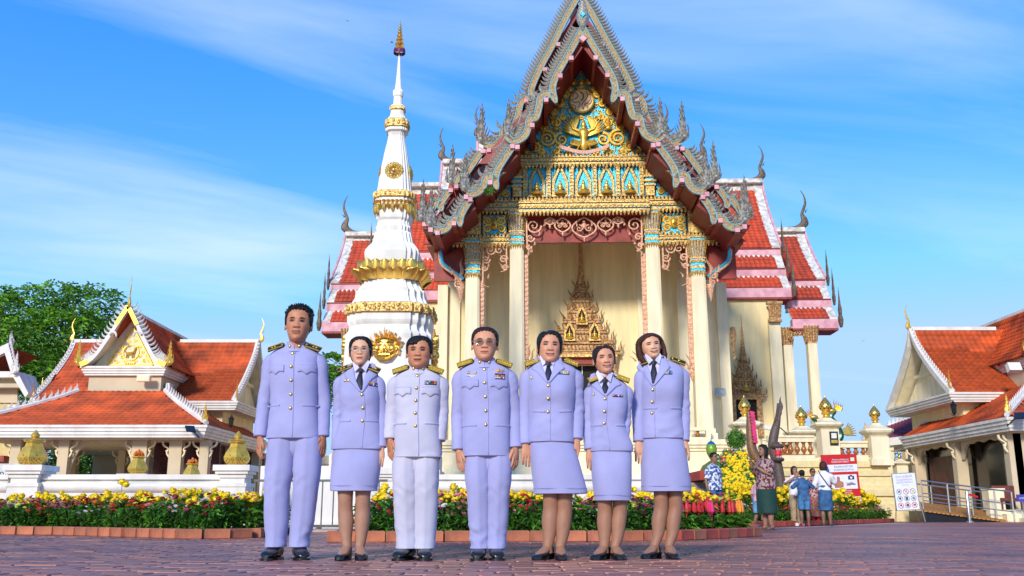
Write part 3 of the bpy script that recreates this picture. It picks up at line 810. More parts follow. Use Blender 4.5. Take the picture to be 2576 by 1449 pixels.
# platform and plinth mouldings
def moulded_base(name, x0, x1, y0, y1, z0, z1, m, par, steps=((0, .16, .28), (.16, .24, .20), (.24, .34, .10), (.34, .70, 0), (.70, .78, .08), (.78, .86, .16), (.86, 1, .24)), world=False):
 mb = MB(); h = z1 - z0
 for a, b, o in steps: mb.bx(x0 - o, x1 + o, y0 - o, y1 + o, z0 + a * h, z0 + b * h)
 return mb.build(name, m, par, world=world)
moulded_base('platform', -8.5, 8.2, -3.6, 22, 0, 1.75, cream2, tm)
moulded_base('plinth', -6.9, 6.75, -1.4, 20, 1.75, FL, cream2, tm)
moulded_base('plinth', -14.6, 14.6, 9.6, 22, 0, FL, cream2, tm)
# hall walls (front wall with door opening made of pieces butted together)
yw = 4.6
dzt = Z(918, yw); dx0, dx1 = T(1437, 905, yw)[0] + .05, T(1507, 905, yw)[0] + .0
dx0, dx1 = -.95, .95
wl = MB(); zt_w = Z(560, yw)
wl.bx(-6.7, dx0, yw, yw + .4, FL, zt_w); wl.bx(dx1, 6.7, yw, yw + .4, FL, zt_w); wl.bx(dx0, dx1, yw, yw + .4, dzt, zt_w)
wl.bx(-6.7, -6.3, yw + .4, 12, FL, 12.4); wl.bx(6.3, 6.7, yw + .4, 12, FL, 12.4)
wl.build('front_wall', cream, tm)
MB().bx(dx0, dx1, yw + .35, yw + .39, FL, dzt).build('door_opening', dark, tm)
MB().bx(dx0 - .3, dx1 + .3, yw - .25, yw - .02, dzt, dzt + .45).build('door_lintel', redp, tm)
pw = MB()
for sx in (-1, 1):
 for xc in (5.05, 6.35): pw.bx(sx * xc - .30, sx * xc + .30, yw - .16, yw - .005, FL, zt_w)
 pw.bx(sx * 3.05 - .26, sx * 3.05 + .26, yw - .14, yw - .005, FL, zt_w)
 pw.bx(sx * 6.9 - .25, sx * 6.9 + .25, yw - .45, yw + .3, FL, 11.4)
pw.build('pilaster', cream2, tm)
# transept walls
for sx in (-1, 1):
 tw = MB(); tw.bx(min(sx * 6.9, sx * 11.2), max(sx * 6.9, sx * 11.2), 10.6, 21, FL, Z(738, 10.6)); tw.build('transept_wall', cream, tm)
 p_ = MB(); p_.bx(sx * 10.9 - .32, sx * 10.9 + .32, 10.3, 10.59, FL, Z(800, 10)); p_.build('pilaster', cream2, tm)
 cp = MB()
 for k, (a, b, q) in enumerate(((Z(812, 10), Z(806, 10), .36), (Z(806, 10), Z(768, 10), .30), (Z(768, 10), Z(762, 10), .42))): cp.bx(sx * 10.9 - q, sx * 10.9 + q, 10.05 - (q - .3), 10.3, a, b)
 for i in range(7): cp.tube([(sx * 10.9 - .3 + .1 * i, 10.02, Z(800, 10)), (sx * 10.9 - .34 + .113 * i, 9.96, Z(764, 10))], [.03, .05], 5)
 cp.build('pilaster_capital', goldold, tm)
 # side porch columns and its valance
 for (xc, yc) in ((12.85, 10.4), (11.65, 10.9), (12.5, 14.5), (11.6, 14.5)):
  c_ = MB(); c_.bx(sx * xc - .34, sx * xc + .34, yc - .34, yc + .34, FL, FL + .5); c_.box((sx * xc, yc, (FL + .5 + Z(865, 10)) / 2), (.56, .56, Z(865, 10) - FL - .5), taper=.86)
  col_ = c_.build('porch_column', cream2, tm)
  k_ = MB(); z0_, z1_ = Z(866, 10), Z(822, 10)
  for i in range(6):
   t_ = i / 6; k_.box((sx * xc, yc, z0_ + (z1_ - z0_) * (t_ + .08)), (.5 + .22 * t_ * t_, .5 + .22 * t_ * t_, (z1_ - z0_) / 6.6))
  for i in range(5):
   for (a, b) in ((-.24 + .12 * i, -.27), (-.27, -.24 + .12 * i), (.27, -.24 + .12 * i)):
    k_.tube([(sx * xc + a, yc + b, z0_ + .1), (sx * xc + a * 1.35, yc + b * 1.35, z1_)], [.025, .045], 4)
  k_.build('column_capital', goldold, tm)
 v_ = MB()
 for i in range(7):
  x_ = sx * (11.75 + i * .17); zt2 = Z(822, 10); spiral(v_, x_, zt2 - .3 - .25 * abs(i - 3) / 3, .17, 1.3, 0, 1 if i % 2 else -1, 10.4, .035)
 v_.bx(min(sx * 11.7, sx * 13.1), max(sx * 11.7, sx * 13.1), 10.35, 10.45, Z(822, 10) - .1, Z(822, 10)); v_.build('porch_valance', goldold, tm)
# ---- main porch columns
def carved_column(xc, zcap0, zcap1, ztop, yc=0.0, wtop=.31):
 sh = MB(); w0 = wtop * 1.16
 sh.bx(xc - w0 - .12, xc + w0 + .12, yc - w0 - .12, yc + w0 + .12, FL, FL + .35); sh.bx(xc - w0 - .05, xc + w0 + .05, yc - w0 - .05, yc + w0 + .05, FL + .35, FL + .55)
 def sec(h, z): return [(xc + a * h, yc + b * h, z) for a, b in ((-1, -.72), (-.86, -.72), (-.86, -.86), (-.72, -.86), (-.72, -1), (.72, -1), (.72, -.86), (.86, -.86), (.86, -.72), (1, -.72), (1, .72), (.86, .72), (.86, .86), (-.86, .86), (-.86, .72), (-1, .72))]
 sh.loft([sec(w0, FL + .55), sec(wtop, zcap0)])
 c = sh.build('column', cream2, tm)
 H_ = zcap1 - zcap0; gl = MB(); bl = MB(); sv = MB()
 def ring(mb, t0, t1, q0, q1=None):
  q1 = q1 or q0; mb.loft([sec(wtop * q0, zcap0 + H_ * t0), sec(wtop * q1, zcap0 + H_ * t1)])
 ring(gl, 0, .06, 1.02, 1.12); ring(bl, .06, .13, 1.04); ring(gl, .13, .17, 1.12, 1.12); ring(gl, .17, .21, 1.05); ring(bl, .21, .29, 1.03); ring(gl, .29, .34, 1.14, 1.2)
 ring(sv, .34, .40, 1.08); ring(gl, .40, .44, 1.16, 1.16); ring(sv, .44, .86, 1.02, 1.30); ring(gl, .86, .91, 1.36, 1.42); ring(bl, .91, .97, 1.3); ring(gl, .97, 1.0, 1.45)
 for f in range(4):
  for i in range(6):
   u = (-.85 + i * .34) * wtop
   P0 = [(u, -wtop * 1.05), (wtop * 1.05, u), (-u, wtop * 1.05), (-wtop * 1.05, -u)][f]; P1 = [(u * 1.3, -wtop * 1.38), (wtop * 1.38, u * 1.3), (-u * 1.3, wtop * 1.38), (-wtop * 1.38, -u * 1.3)][f]
   gl.tube([(xc + P0[0], yc + P0[1], zcap0 + H_ * .45), (xc + (P0[0] + P1[0]) / 2, yc + (P0[1] + P1[1]) / 2, zcap0 + H_ * .68), (xc + P1[0], yc + P1[1], zcap0 + H_ * .87)], [.022, .03, .04], 4)
   gl.lathe([(.002, -.16), (.05, 0), (.03, .04)], (xc + P0[0], yc + P0[1], zcap0 + H_ * .0), 4)
 if ztop: ring(gl, 1.0, (ztop - zcap0) / H_, 1.0)
 cp = gl.build('capital', goldrelief, c); bl.build('mosaic_ring', bluem, cp); sv.build('silver_ring', mosaic, cp)
for sx in (-1, 1):
 carved_column(sx * 3.08, Z(621), Z(534), None)
 carved_column(sx * 5.08, Z(693), Z(603), None)
 # short upper colonnette between the two cornices, over the outer column
 mb = MB(); mb.bx(sx * 5.08 - .36, sx * 5.08 + .36, -.3, .3, Z(592), Z(531)); mb.build('frieze_pier', goldrelief, tm)
 # carved edging strips down the inner edges of the columns
 for xc, wd, pz in ((sx * (3.08 - .42), .10, 905), (sx * (5.08 - .42), .10, 930)):
  e = MB(); z0_ = Z(pz); z1_ = Z(640 if abs(xc) < 3.5 else 700); e.bx(xc - wd, xc + wd, -.06, .06, z0_, z1_); n_ = int((z1_ - z0_) / .22)
  for i in range(n_): e.box((xc, -.07, z0_ + .22 * (i + .5)), (wd * 1.7, .05, .14), ry=.5 * (1 if i % 2 else -1))
  e.build('carved_edging', pinkgold, tm)
  q = MB();
  for (a, b, h, l) in ((.0, 0, .5, -.8), (.12, .15, .55, -.5), (-.22, .05, .35, -1.2), (-.30, -.10, .25, -2), (.05, -.25, .35, .3)):
   flame(q, xc - sx * (-a) * 1.0 - sx * .2, z0_ + b, h, sx * l, -.06, wd=.16, th=.06)
  q.lathe([(.02, -.55), (.09, -.35), (.13, -.2), (.16, -.12), (.16, -.06)], (xc, 0, z0_), 8); q.build('naga_bracket', pinkgold, tm)
# ---- cornices
def band(x0, x1, z0, z1, yf, depth=.5, crest=True, drops=True, name='cornice'):
 h = z1 - z0; g1 = MB(); b1 = MB(); s1 = MB()
 g1.bx(x0, x1, yf, yf + depth, z0, z0 + h * .22); b1.bx(x0 + .02, x1 - .02, yf + .05, yf + depth, z0 + h * .22, z0 + h * .36)
 g1.bx(x0, x1, yf - .03, yf + depth, z0 + h * .36, z0 + h * .78); b1.bx(x0 + .02, x1 - .02, yf + .04, yf + depth, z0 + h * .78, z0 + h * .88); g1.bx(x0 - .03, x1 + .03, yf - .06, yf + depth, z0 + h * .88, z1)
 n_ = int((x1 - x0) / .17)
 for i in range(n_):
  x = x0 + (x1 - x0) * (i + .5) / n_
  s1.box((x, yf - .05, z0 + h * .57), (.10, .05, h * .28), ry=PI / 4)
  if crest: s1.loft([[(x - .05, yf - .04, z1), (x + .05, yf - .04, z1), (x + .05, yf + .04, z1), (x - .05, yf + .04, z1)], [(x - .055, yf - .05, z1 + .07), (x + .055, yf - .05, z1 + .07), (x + .055, yf + .05, z1 + .07), (x - .055, yf + .05, z1 + .07)], [(x - .005, yf - .005, z1 + .2), (x + .005, yf - .005, z1 + .2), (x + .005, yf + .005, z1 + .2), (x - .005, yf + .005, z1 + .2)]])
  if drops: s1.loft([[(x - .005, yf + .02, z0 - .2), (x + .005, yf + .02, z0 - .2), (x + .005, yf + .03, z0 - .2), (x - .005, yf + .03, z0 - .2)], [(x - .06, yf - .02, z0 - .07), (x + .06, yf - .02, z0 - .07), (x + .06, yf + .08, z0 - .07), (x - .06, yf + .08, z0 - .07)], [(x - .04, yf - .0, z0), (x + .04, yf - .0, z0), (x + .04, yf + .06, z0), (x - .04, yf + .06, z0)]])
 c = g1.build(name, goldrelief, tm); b1.build('mosaic_strip', bluem, c); s1.build('cresting', goldrelief, c, kind='stuff')
 return c
band(-5.55, 5.55, Z(527, -.4), Z(503, -.4), -.4); band(-2.95, 2.95, Z(531, -.75), Z(507, -.75), -.75, .34)
band(-3.25, 3.25, Z(412, -.3), Z(394, -.3), -.3)
for sx in (-1, 1):
 band(min(sx * 3.4, sx * 6.75), max(sx * 3.4, sx * 6.75), Z(610, -.3), Z(594, -.3), -.3)
MB().bx(-2.75, 2.75, -.55, .25, Z(548), Z(535)).build('lintel_beam', redp, tm)
for sx in (-1, 1):
 MB().bx(min(sx * 5.3, sx * 7.2), max(sx * 5.3, sx * 7.2), -.1, 4.4, Z(618), Z(613)).build('eave_soffit', redp, tm)
 MB().bx(min(sx * 5.45, sx * 6.9), max(sx * 5.45, sx * 6.9), .3, .5, Z(700), Z(612)).build('side_panel', redp, tm)
 MB().lathe([(.2, 0), (.24, .04), (.2, .08)], (sx * 6.1, -.1, Z(626)), 12).build('soffit_lamp', blackp, tm)
MB().bx(-6.2, 6.2, .31, 4.59, Z(545), Z(545) + .1).build('porch_bounce_ceiling', cream2, tm)  # ceiling added in cream to bounce light onto the porch wall
# ---- recessed blue panels with gilt scrolls
def panel(x0, x1, z0, z1, y, nm='frieze_panel'):
 p = MB().bx(x0, x1, y, y + .1, z0, z1).build(nm, bluem, tm); s_ = MB(); cx, cz = (x0 + x1) / 2, (z0 + z1) / 2; w_, h_ = (x1 - x0), (z1 - z0)
 for q in (-1, 1):
  for v in (-1, 1): spiral(s_, cx + q * w_ * .28, cz + v * h_ * .2, min(w_ * .2, h_ * .27), 1.6, PI if q > 0 else 0, q * v, y - .04, .065)
 s_.sphere((cx, y - .05, cz), (w_ * .16, .12, h_ * .28), 10, 6)
 for q in (-1, 1):
  for t_ in (-.4, -.13, .13, .4): s_.sphere((cx + q * w_ * .44, y - .03, cz + t_ * h_), (.06, .05, .09), 6, 4); s_.sphere((cx + t_ * w_, y - .03, cz + q * h_ * .43), (.09, .05, .05), 6, 4); s_.sphere((cx, y - .1, cz - h_ * .05), (w_ * .07, .12, h_ * .1), 8, 5)
 for v in (-.3, .0, .3): flame(s_, cx + v * w_ * .3, cz + h_ * .15, h_ * .28, v, y - .05, wd=.15)
 s_.build('gilt_scroll', goldp, p, smooth=True); return p
for sx in (-1, 1): panel(min(sx * 3.55, sx * 4.65), max(sx * 3.55, sx * 4.65), Z(591), Z(540), -.1)
# ---- hanging lace valance
def leafpendant(mb, cx, zt, w_, h_, y):
 P = []
 for k in range(17):
  t = k / 16; P.append((cx + w_ / 2 * math.sin(t * PI) ** .8 * 1.0, zt - h_ * t ** .9)) if t <= 1 else None
 Lf = [(2 * cx - p[0], p[1]) for p in P]
 mb.tube([(p[0], y, p[1]) for p in P], .045, 5); mb.tube([(p[0], y, p[1]) for p in Lf], .045, 5)
 mb.sphere((cx, y, zt - h_ * .42), (w_ * .12, .07, h_ * .16), 8, 5); mb.sphere((cx, y, zt - h_ * .22), (w_ * .07, .06, h_ * .07), 8, 5)
 for q in (-1, 1):
  spiral(mb, cx + q * w_ * .2, zt - h_ * .55, w_ * .16, 1.3, PI / 2, q, y, .035); flame(mb, cx + q * w_ * .3, zt - h_ * .45, h_ * .3, q * .6, y, wd=.12)
 mb.lathe([(.002, -.22), (.06, -.08), (.03, 0)], (cx, y, zt - h_), 6)
zv = Z(547, -.2)
mb = MB(); leafpendant(mb, 0, zv, 1.1, HW(52, 560), -.2); mb.build('pendant', pinkgold, tm, smooth=True)
for sx in (-1, 1):
 mb = MB(); leafpendant(mb, sx * .98, zv, .72, HW(38, 560), -.2); mb.build('pendant', pinkgold, tm, smooth=True)
 mb = MB(); leafpendant(mb, sx * 1.56, zv, .5, HW(18, 560), -.2); mb.build('pendant', pinkgold, tm, smooth=True)
 mb = MB(); x0 = sx * 2.68
 for (dx, dz, r, tn) in ((.38, .38, .36, 1.5), (.22, .95, .2, 1.3), (.14, 1.35, .14, 1.2)): spiral(mb, x0 - sx * dx, zv - dz, r, tn, 0, sx, -.2, .05)
 for (dx, dz, h_) in ((.85, .3, .35), (.62, .75, .3), (.4, 1.2, .25), (.25, 1.55, .3), (.1, 1.7, .35)): flame(mb, x0 - sx * dx, zv - dz - .1, h_, -sx * .8, -.2, wd=.14)
 mb.tube([(x0 - sx * .05, -.2, zv), (x0 - sx * .06, -.2, zv - 1.0), (x0 - sx * .1, -.2, zv - 1.5), (x0 - sx * .34, -.2, zv - 1.62)], [.05, .05, .05, .02], 5)
 mb.build('valance_bracket', pinkgold, tm, smooth=True)
 # side bay valance between inner and outer column
 mb = MB(); zs_ = Z(613, -.1)
 for q, x0 in ((-1, sx * 3.55), (1, sx * 4.62)):
  s_ = 1 if (q * sx > 0) else -1
  inn = sx * 4.08
  for (f_, dz, r) in ((.62, .26, .24), (.25, .7, .2), (.12, 1.1, .15)): spiral(mb, x0 + (inn - x0) * f_, zs_ - dz, r, 1.4, 0, 1 if x0 > inn else -1, -.1, .045)
  L2 = 1.9 if abs(x0) > 4 else 1.2
  mb.tube([(x0, -.1, zs_), (x0, -.1, zs_ - L2), (x0 + (inn - x0) * .5, -.1, zs_ - L2 - .1)], [.05, .05, .02], 5)
  for dz in (.5, .9, 1.4):
   if dz < L2: flame(mb, x0 + (inn - x0) * .4, zs_ - dz - .2, .3, 1 if inn > x0 else -1, -.1, wd=.13)
 mb.build('valance_bracket', pinkgold, tm, smooth=True)
 # curved eave brackets outside the outer columns
 mb = MB(); b2 = MB()
 p0 = (sx * 5.5, Z(700)); p1 = (sx * 6.55, Z(628))
 c_ = crom([(p0[0], -.1, p0[1]), (sx * 5.9, -.1, Z(684)), (sx * 6.45, -.1, Z(660)), (p1[0], -.1, p1[1])], 5)
 b2.tube(c_, .07, 6); mb.tube([v + Vector((sx * .09, 0, -.06)) for v in c_], .05, 6); spiral(mb, p1[0] - sx * .1, p1[1] + .15, .2, 1.2, 0, sx, -.1, .05)
 for (dx, dz, h_, l) in ((.15, .1, .9, -.3), (.35, -.1, .6, .4), (.1, -.5, .7, .5), (.5, .2, .4, .6)): flame(mb, sx * (5.5 + dx), Z(700) + dz, h_, sx * l, -.12, wd=.26, th=.08)
 spiral(mb, sx * 5.75, Z(712), .22, 1.3, 0, sx, -.1, .05); mb.lathe([(.02, -.9), (.1, -.6), (.16, -.35), (.2, -.25), (.2, -.15)], (sx * 5.62, -.1, Z(712)), 8)
 k = mb.build('eave_bracket', pinkgold, tm, smooth=True); b2.build('mosaic_strip', bluem, k)
# ---- niche tier
zn0, zn1 = Z(497), Z(414)
MB().bx(-2.85, 2.85, -.02, .1, zn0, zn1).build('niche_wall', bluem, tm)
def pointed_arch(w_, h_, n=8):      # outline from the left foot over the point to the right foot
 P = [(-w_ / 2, 0), (-w_ / 2, h_ * .5)]
 for k in range(1, n + 1):
  t = k / n; P.append((-w_ / 2 * (1 - t) ** .62, h_ * (.5 + .38 * t + .12 * t ** 4)))
 return P + [(-a, b) for a, b in P[::-1][1:]]
def seated_figure(s, m, kneel=False, name='niche_figure'):
 mb = MB()
 mb.lathe([(.34, 0), (.36, .04), (.30, .09), (.33, .13)], n=10)
 mb.loft([[(a * q * .30, b * q2 * .2, z) for a, b in [(math.cos(2 * PI * j / 10), math.sin(2 * PI * j / 10)) for j in range(10)]] for z, q, q2 in ((.13, .9, 1), (.17, 1.1, 1.1), (.24, .8, 1), (.30, .45, .7), (.42, .42, .6), (.55, .58, .7), (.62, .62, .65), (.66, .25, .35), (.70, .22, .33), (.75, .34, .5), (.84, .33, .5), (.89, .22, .35), (.95, .13, .2), (1.1, .04, .08), (1.2, .01, .02))])
 for q in (-1, 1):
  mb.tube([(q * .17, 0, .60), (q * .24, -.05, .42), (q * .02 if kneel else q * .16, -.15, .50 if kneel else .26)], [.05, .045, .035], 6)
  mb.tube([(q * .1, -.02, .17), (q * .34, -.06, .16), (0, -.2, .17)], [.08, .08, .05], 6)
 mb.v = [(a * s, b * s, c * s) for a, b, c in mb.v]
 return mb.mesh(name, m, True)
fg = seated_figure(.72, goldp); fgk = seated_figure(.70, goldp, True)
ncx = [-2.14, -1.07, 0, 1.07, 2.14]
for i, cx in enumerate(ncx):
 o = pointed_arch(.66, zn1 - zn0 - .25); mb = MB(); zb0 = zn0 + .08
 mb.tube([(cx + p[0], -.10, zb0 + p[1]) for p in o], .055, 5); mb.tube([(cx + p[0] * .82, -.12, zb0 + p[1] * .93) for p in o], .03, 5)
 for p in o[3:-3]: flame(mb, cx + p[0] * 1.12, zb0 + p[1] + .0, .17, p[0] * 1.2, -.10, wd=.09)
 mb.bx(cx - .40, cx + .40, -.2, -.021, zb0 - .08, zb0)
 nf = mb.build('niche_frame', goldrelief, tm); link('niche_figure', fg if i == 2 else fgk, nf, (cx, -.2, zb0))
for x in (-2.68, -1.6, -.535, .535, 1.6, 2.68):
 mb = MB(); mb.bx(x - .07, x + .07, -.2, -.021, zn0, zn1 - .02)
 for k in range(10): mb.box((x, -.22, zn0 + .08 + k * (zn1 - zn0) / 10), (.2, .05, .06))
 for q in (-1, 1): mb.tube([(x + q * .07, -.22, zn0), (x + q * .07, -.22, zn1 - .25), (x + q * .12, -.22, zn1 - .03)], [.025, .025, .05], 5)
 mb.build('niche_pilaster', goldrelief, tm)
for sx in (-1, 1):
 x = sx * 3.06; mb = MB(); b = MB(); H_ = zn1 - zn0
 for (a, c, q, mm) in ((0, .28, .2, mb), (.28, .34, .26, mb), (.34, .40, .2, b), (.40, .46, .28, mb), (.46, .54, .2, b), (.54, .60, .28, mb), (.60, .90, .22, mb), (.90, 1, .30, mb)): mm.bx(x - q, x + q, -q - .05, .2, zn0 + H_ * a, zn0 + H_ * c - .001)
 for i in range(5): mb.tube([(x - .2 + .1 * i, -.3, zn0 + H_ * .6), (x - .24 + .12 * i, -.36, zn0 + H_ * .9)], [.02, .04], 4)
 k = mb.build('end_colonnette', goldrelief, tm); b.build('mosaic_ring', bluem, k)
 # triangular flanks with scrolls
 tri = [(sx * 3.35, zn0), (sx * 5.2, zn0), (sx * 3.35, zn0 + 1.15)]
 if sx < 0: tri = tri[::-1]
 MB().prism(tri, 0, .1).build('flank_panel', bluem, tm)
 mb = MB()
 for (dx, dz, r) in ((.25, .25, .2), (.25, .65, .15), (.65, .22, .18), (1.0, .2, .15), (.62, .58, .13), (1.3, .14, .11), (1.55, .1, .08), (.2, .95, .08), (.95, .46, .1)): spiral(mb, sx * (3.35 + dx), zn0 + dz, r, 1.5, 0, sx, -.06, .06)
 for (dx, dz) in ((.1, 1.0), (.45, .8), (.8, .6), (1.2, .35), (1.5, .2)): flame(mb, sx * (3.4 + dx), zn0 + dz - .1, .3, -sx * .3, -.05, wd=.14)
 mb.build('gilt_scroll', goldp, tm, smooth=True)
 # lower outer flanks beside the frieze panel
 tri = [(sx * 5.45, Z(592)), (sx * 7.1, Z(592)), (sx * 5.45, Z(545))]
 if sx < 0: tri = tri[::-1]
 MB().prism(tri, 0, .1).build('flank_panel', bluem, tm)
 mb = MB()
 for (dx, dz, r) in ((.28, .22, .2), (.22, .6, .15), (.66, .2, .18), (.55, .5, .12), (1.0, .15, .14), (1.3, .1, .1), (.2, .85, .08)): spiral(mb, sx * (5.45 + dx), Z(592) + dz, r, 1.5, 0, sx, -.06, .06)
 mb.build('gilt_scroll', goldp, tm, smooth=True)
# ---- pediment
zp0, zp1 = Z(391), Z(178); ph = zp1 - zp0; pwid = 3.05
MB().prism([(-pwid, zp0), (pwid, zp0), (0, zp1 + .1)], .0, .12).build('pediment_panel', bluem, tm)
mb = MB()
for q in (-1, 1): mb.ribbon([(q * pwid, zp0), (0, zp1 + .05)], .1, -.1, -.001)
for i in range(26):
 for q in (-1, 1):
  t = i / 26; flame(mb, q * pwid * (1 - t) * .97, zp0 + ph * t, .22, -q * .2, -.06, wd=.10)
mb.build('pediment_edging', goldrelief, tm)
mb = MB()
def PX(px): return HW(px - 1458, 300)
for q in (-1, 1):
 # (dx px, py, radius px, turns, w)
 for (dx, py, r, tn, sg) in ((88, 350, 22, 1.9, 1), (52, 352, 18, 1.6, -1), (118, 372, 13, 1.5, 1), (30, 382, 12, 1.4, -1), (66, 380, 10, 1.3, 1), (92, 322, 12, 1.4, -1), (66, 310, 13, 1.5, 1), (46, 296, 9, 1.3, -1), (70, 285, 9, 1.4, 1), (50, 262, 11, 1.5, -1), (40, 240, 10, 1.5, 1), (26, 226, 8, 1.4, -1), (20, 210, 7, 1.4, 1), (38, 322, 8, 1.3, 1), (138, 382, 8, 1.3, -1), (104, 384, 9, 1.3, 1)):
  spiral(mb, q * HW(dx, py), Z(py), HW(r, py), tn, PI / 2, q * sg, -.09, .075)
 for (dx, py, h, l) in ((100, 330, 26, .4), (112, 352, 20, .6), (78, 300, 24, .3), (60, 275, 22, .2), (44, 250, 20, .2), (32, 230, 18, .1), (126, 366, 16, .6), (40, 340, 20, .8), (74, 340, 16, -.4), (18, 200, 18, .0), (30, 366, 16, .5), (12, 228, 16, .2)):
  flame(mb, q * HW(dx, py), Z(py + h * .4), HW(h, py), q * l, -.07, wd=HW(h, py) * .42, th=.07)
 if q: pass
 sf = (q * HW(66, 300), Z(330))
 for (z, r) in ((0, .15), (.12, .16), (.22, .08), (.35, .12), (.45, .05), (.52, .08), (.60, .04), (.78, .01)): pass
 mb.lathe([(.13, 0), (.16, .06), (.15, .12), (.07, .2), (.12, .36), (.04, .42), (.08, .5), (.07, .56), (.03, .62), (.005, .8)], (sf[0], -.12, sf[1]), 8)
zz_ = zp0 + .16; k_ = 0
while zz_ < zp1 - .6:
 hwz = pwid * (1 - (zz_ - zp0) / ph) - .22; xx_ = .17 if k_ % 2 else .02
 while xx_ < hwz:
  clear = (xx_ > 1.0 or zz_ > zp0 + ph * .42 or zz_ < zp0 + .25 and xx_ > 1.2) and math.hypot(xx_, zz_ - Z(258)) > HW(36, 258)
  if clear:
   for q in (-1, 1):
    spiral(mb, q * xx_, zz_, .115, 1.3, rnd.uniform(0, 6), q * (1 if rnd.random() < .5 else -1), -.05, .028); flame(mb, q * (xx_ + .15), zz_ + .03, .17, q * .4, -.05, wd=.07)
  xx_ += .34
 zz_ += .29; k_ += 1
mb.build('gilt_scroll', goldp, tm, smooth=True)
mb = MB(); mb.lathe([(.16, 0), (.19, .08), (.17, .2), (.05, .28), (.10, .34), (.03, .42), (.05, .5), (.02, .6), (.004, 1.35)], (0, -.12, Z(218)), 10)
mb.build('gilt_crown', goldp, tm, smooth=True)
MB().loft([[(0, -.1, Z(232)), (.16, -.1, Z(225) + .0), (0, -.16, Z(225)), (-.16, -.1, Z(225))], [(0, -.1, Z(214))] * 4]).build('gilt_diamond', ivory, tm)
dz = Z(258); mb = MB()
rr_ = HW(30, 258); P = [(rr_ * math.cos(2 * PI * k / 32), dz + rr_ * math.sin(2 * PI * k / 32)) for k in range(32)]
md = MB().prism(P, -.2, -.02).build('medallion', ivory, tm)
MB().tube([(p[0], -.2, p[1]) for p in P + P[:1]], .045, 6).build('medallion_rim', goldp, md, smooth=True)
mb = MB()     # red flourishes written across the disc, as on the photograph
def stroke(pts, w_=.035):
 mb.ribbon([(v.x, v.z) for v in crom([(a * rr_, 0, dz + b * rr_) for a, b in pts], 4)], w_ * .7, -.225, -.201)
stroke([(-.75, .35), (-.55, .75), (-.3, .45), (-.5, .2), (-.85, .1), (-.6, -.15), (-.25, -.1), (-.15, -.35), (-.3, -.6)], .05)
stroke([(-.15, .8), (.1, .6), (.12, .25), (-.05, .0)], .09); stroke([(.35, .9), (.5, .5), (.35, .1), (.1, -.15), (0, -.5), (.15, -.85)], .045)
stroke([(.65, .65), (.75, .25), (.55, -.1), (.25, -.35), (.1, -.75)], .05); stroke([(.85, .1), (.7, -.25), (.45, -.3)], .045); stroke([(-.8, -.3), (-.55, -.5), (-.55, -.75)], .04); stroke([(.3, -.45), (.5, -.5), (.45, -.7)], .05)
mb.build('red_script', redstripe, md)
# winged guardian under the disc
mb = MB(); gx, gz = 0.06, Z(372)
E = lambda x, y, z, a, b, c: mb.sphere((gx + x, -.15 - y, gz + z), (a, b, c), 10, 7)
mb.loft([[(gx + q * math.cos(2 * PI * j / 12), -.2 + q2 * math.sin(2 * PI * j / 12), gz + z) for j in range(12)] for z, q, q2 in ((-.25, .03, .03), (-.05, .22, .12), (.1, .20, .12), (.22, .17, .12), (.40, .15, .11), (.62, .24, .15), (.78, .26, .14), (.86, .12, .09), (.92, .09, .08), (.98, .12, .11), (1.1, .13, .12), (1.2, .10, .09), (1.3, .05, .05), (1.5, .005, .005))])
for q in (-1, 1):
 mb.tube([(gx + q * .2, -.2, gz + .76), (gx + q * .48, -.22, gz + .86), (gx + q * .62, -.22, gz + 1.12), (gx + q * .55, -.24, gz + 1.3)], [.09, .075, .055, .04], 7)
 mb.tube([(gx + q * .1, -.2, gz + .12), (gx + q * .5, -.28, gz + .22), (gx + q * .62, -.28, gz + .12), (gx + q * .2, -.3, gz - .02), (gx + q * .35, -.25, gz - .25)], [.13, .12, .10, .08, .05], 8)
 for k in range(11):
  a = R(20 + k * 9); l = .95 + .12 * math.sin(k * .5)
  bx_, bz_ = gx + q * (.22 + .02 * k), gz + .55 + .03 * k; ex, ez = bx_ + q * l * math.cos(a) * .9, bz_ + l * math.sin(a) * .85 + .05
  mb.tube([(bx_, -.13, bz_), ((bx_ + ex) / 2, -.17, (bz_ + ez) / 2 - .03), (ex, -.12, ez)], [.05, .075, .02], 5)
mb.build('winged_guardian', goldp, tm, smooth=True)
mb = MB(); c_ = crom([(-1.15, 0, Z(374)), (-.75, 0, Z(383)), (0, 0, Z(391)), (.8, 0, Z(383)), (1.15, 0, Z(372))], 5)
mb.ribbon([(v.x + .06, v.z) for v in c_], .17, -.42, -.36); mb.build('rose_scroll_banner', rosew, tm)
# ================================================================ temple: gable boards, fins, finials, roofs
KP = .4608
def gcurve(pts, yl):
 out = []
 for hw, yc in pts:
  py = yc * KP; out.append((HW(hw * KP, py, yl), Z(py, yl)))
 return out
def claw_mesh(m, name='bai_raka', s=1.0, fat=1.0):
 mb = MB(); rg = []
 for i in range(6):
  t = i / 5; x = .16 * math.sin(t * 2.2) * s - .12 * t * t * s; z = .52 * t * s; w_ = (.075 * (1 - t) ** .6 + .008) * s * fat; d_ = (.10 * (1 - t * .7)) * s
  rg.append([(x - w_, 0, z), (x, -d_, z), (x + w_, 0, z), (x, d_, z)])
 return mb.loft(rg).mesh(name, m, True)
fin_r = claw_mesh(finm, fat=1.3)
def mirror_claw():
 mb = MB(); rg = []
 for i in range(6):
  t = i / 5; x = -(.16 * math.sin(t * 2.2) - .12 * t * t); z = .52 * t; w_ = .098 * (1 - t) ** .6 + .012; d_ = .10 * (1 - t * .7)
  rg.append([(x - w_, 0, z), (x, -d_, z), (x + w_, 0, z), (x, d_, z)])
 return mb.loft(rg).mesh('bai_raka', finm, True)
fin_l = mirror_claw()
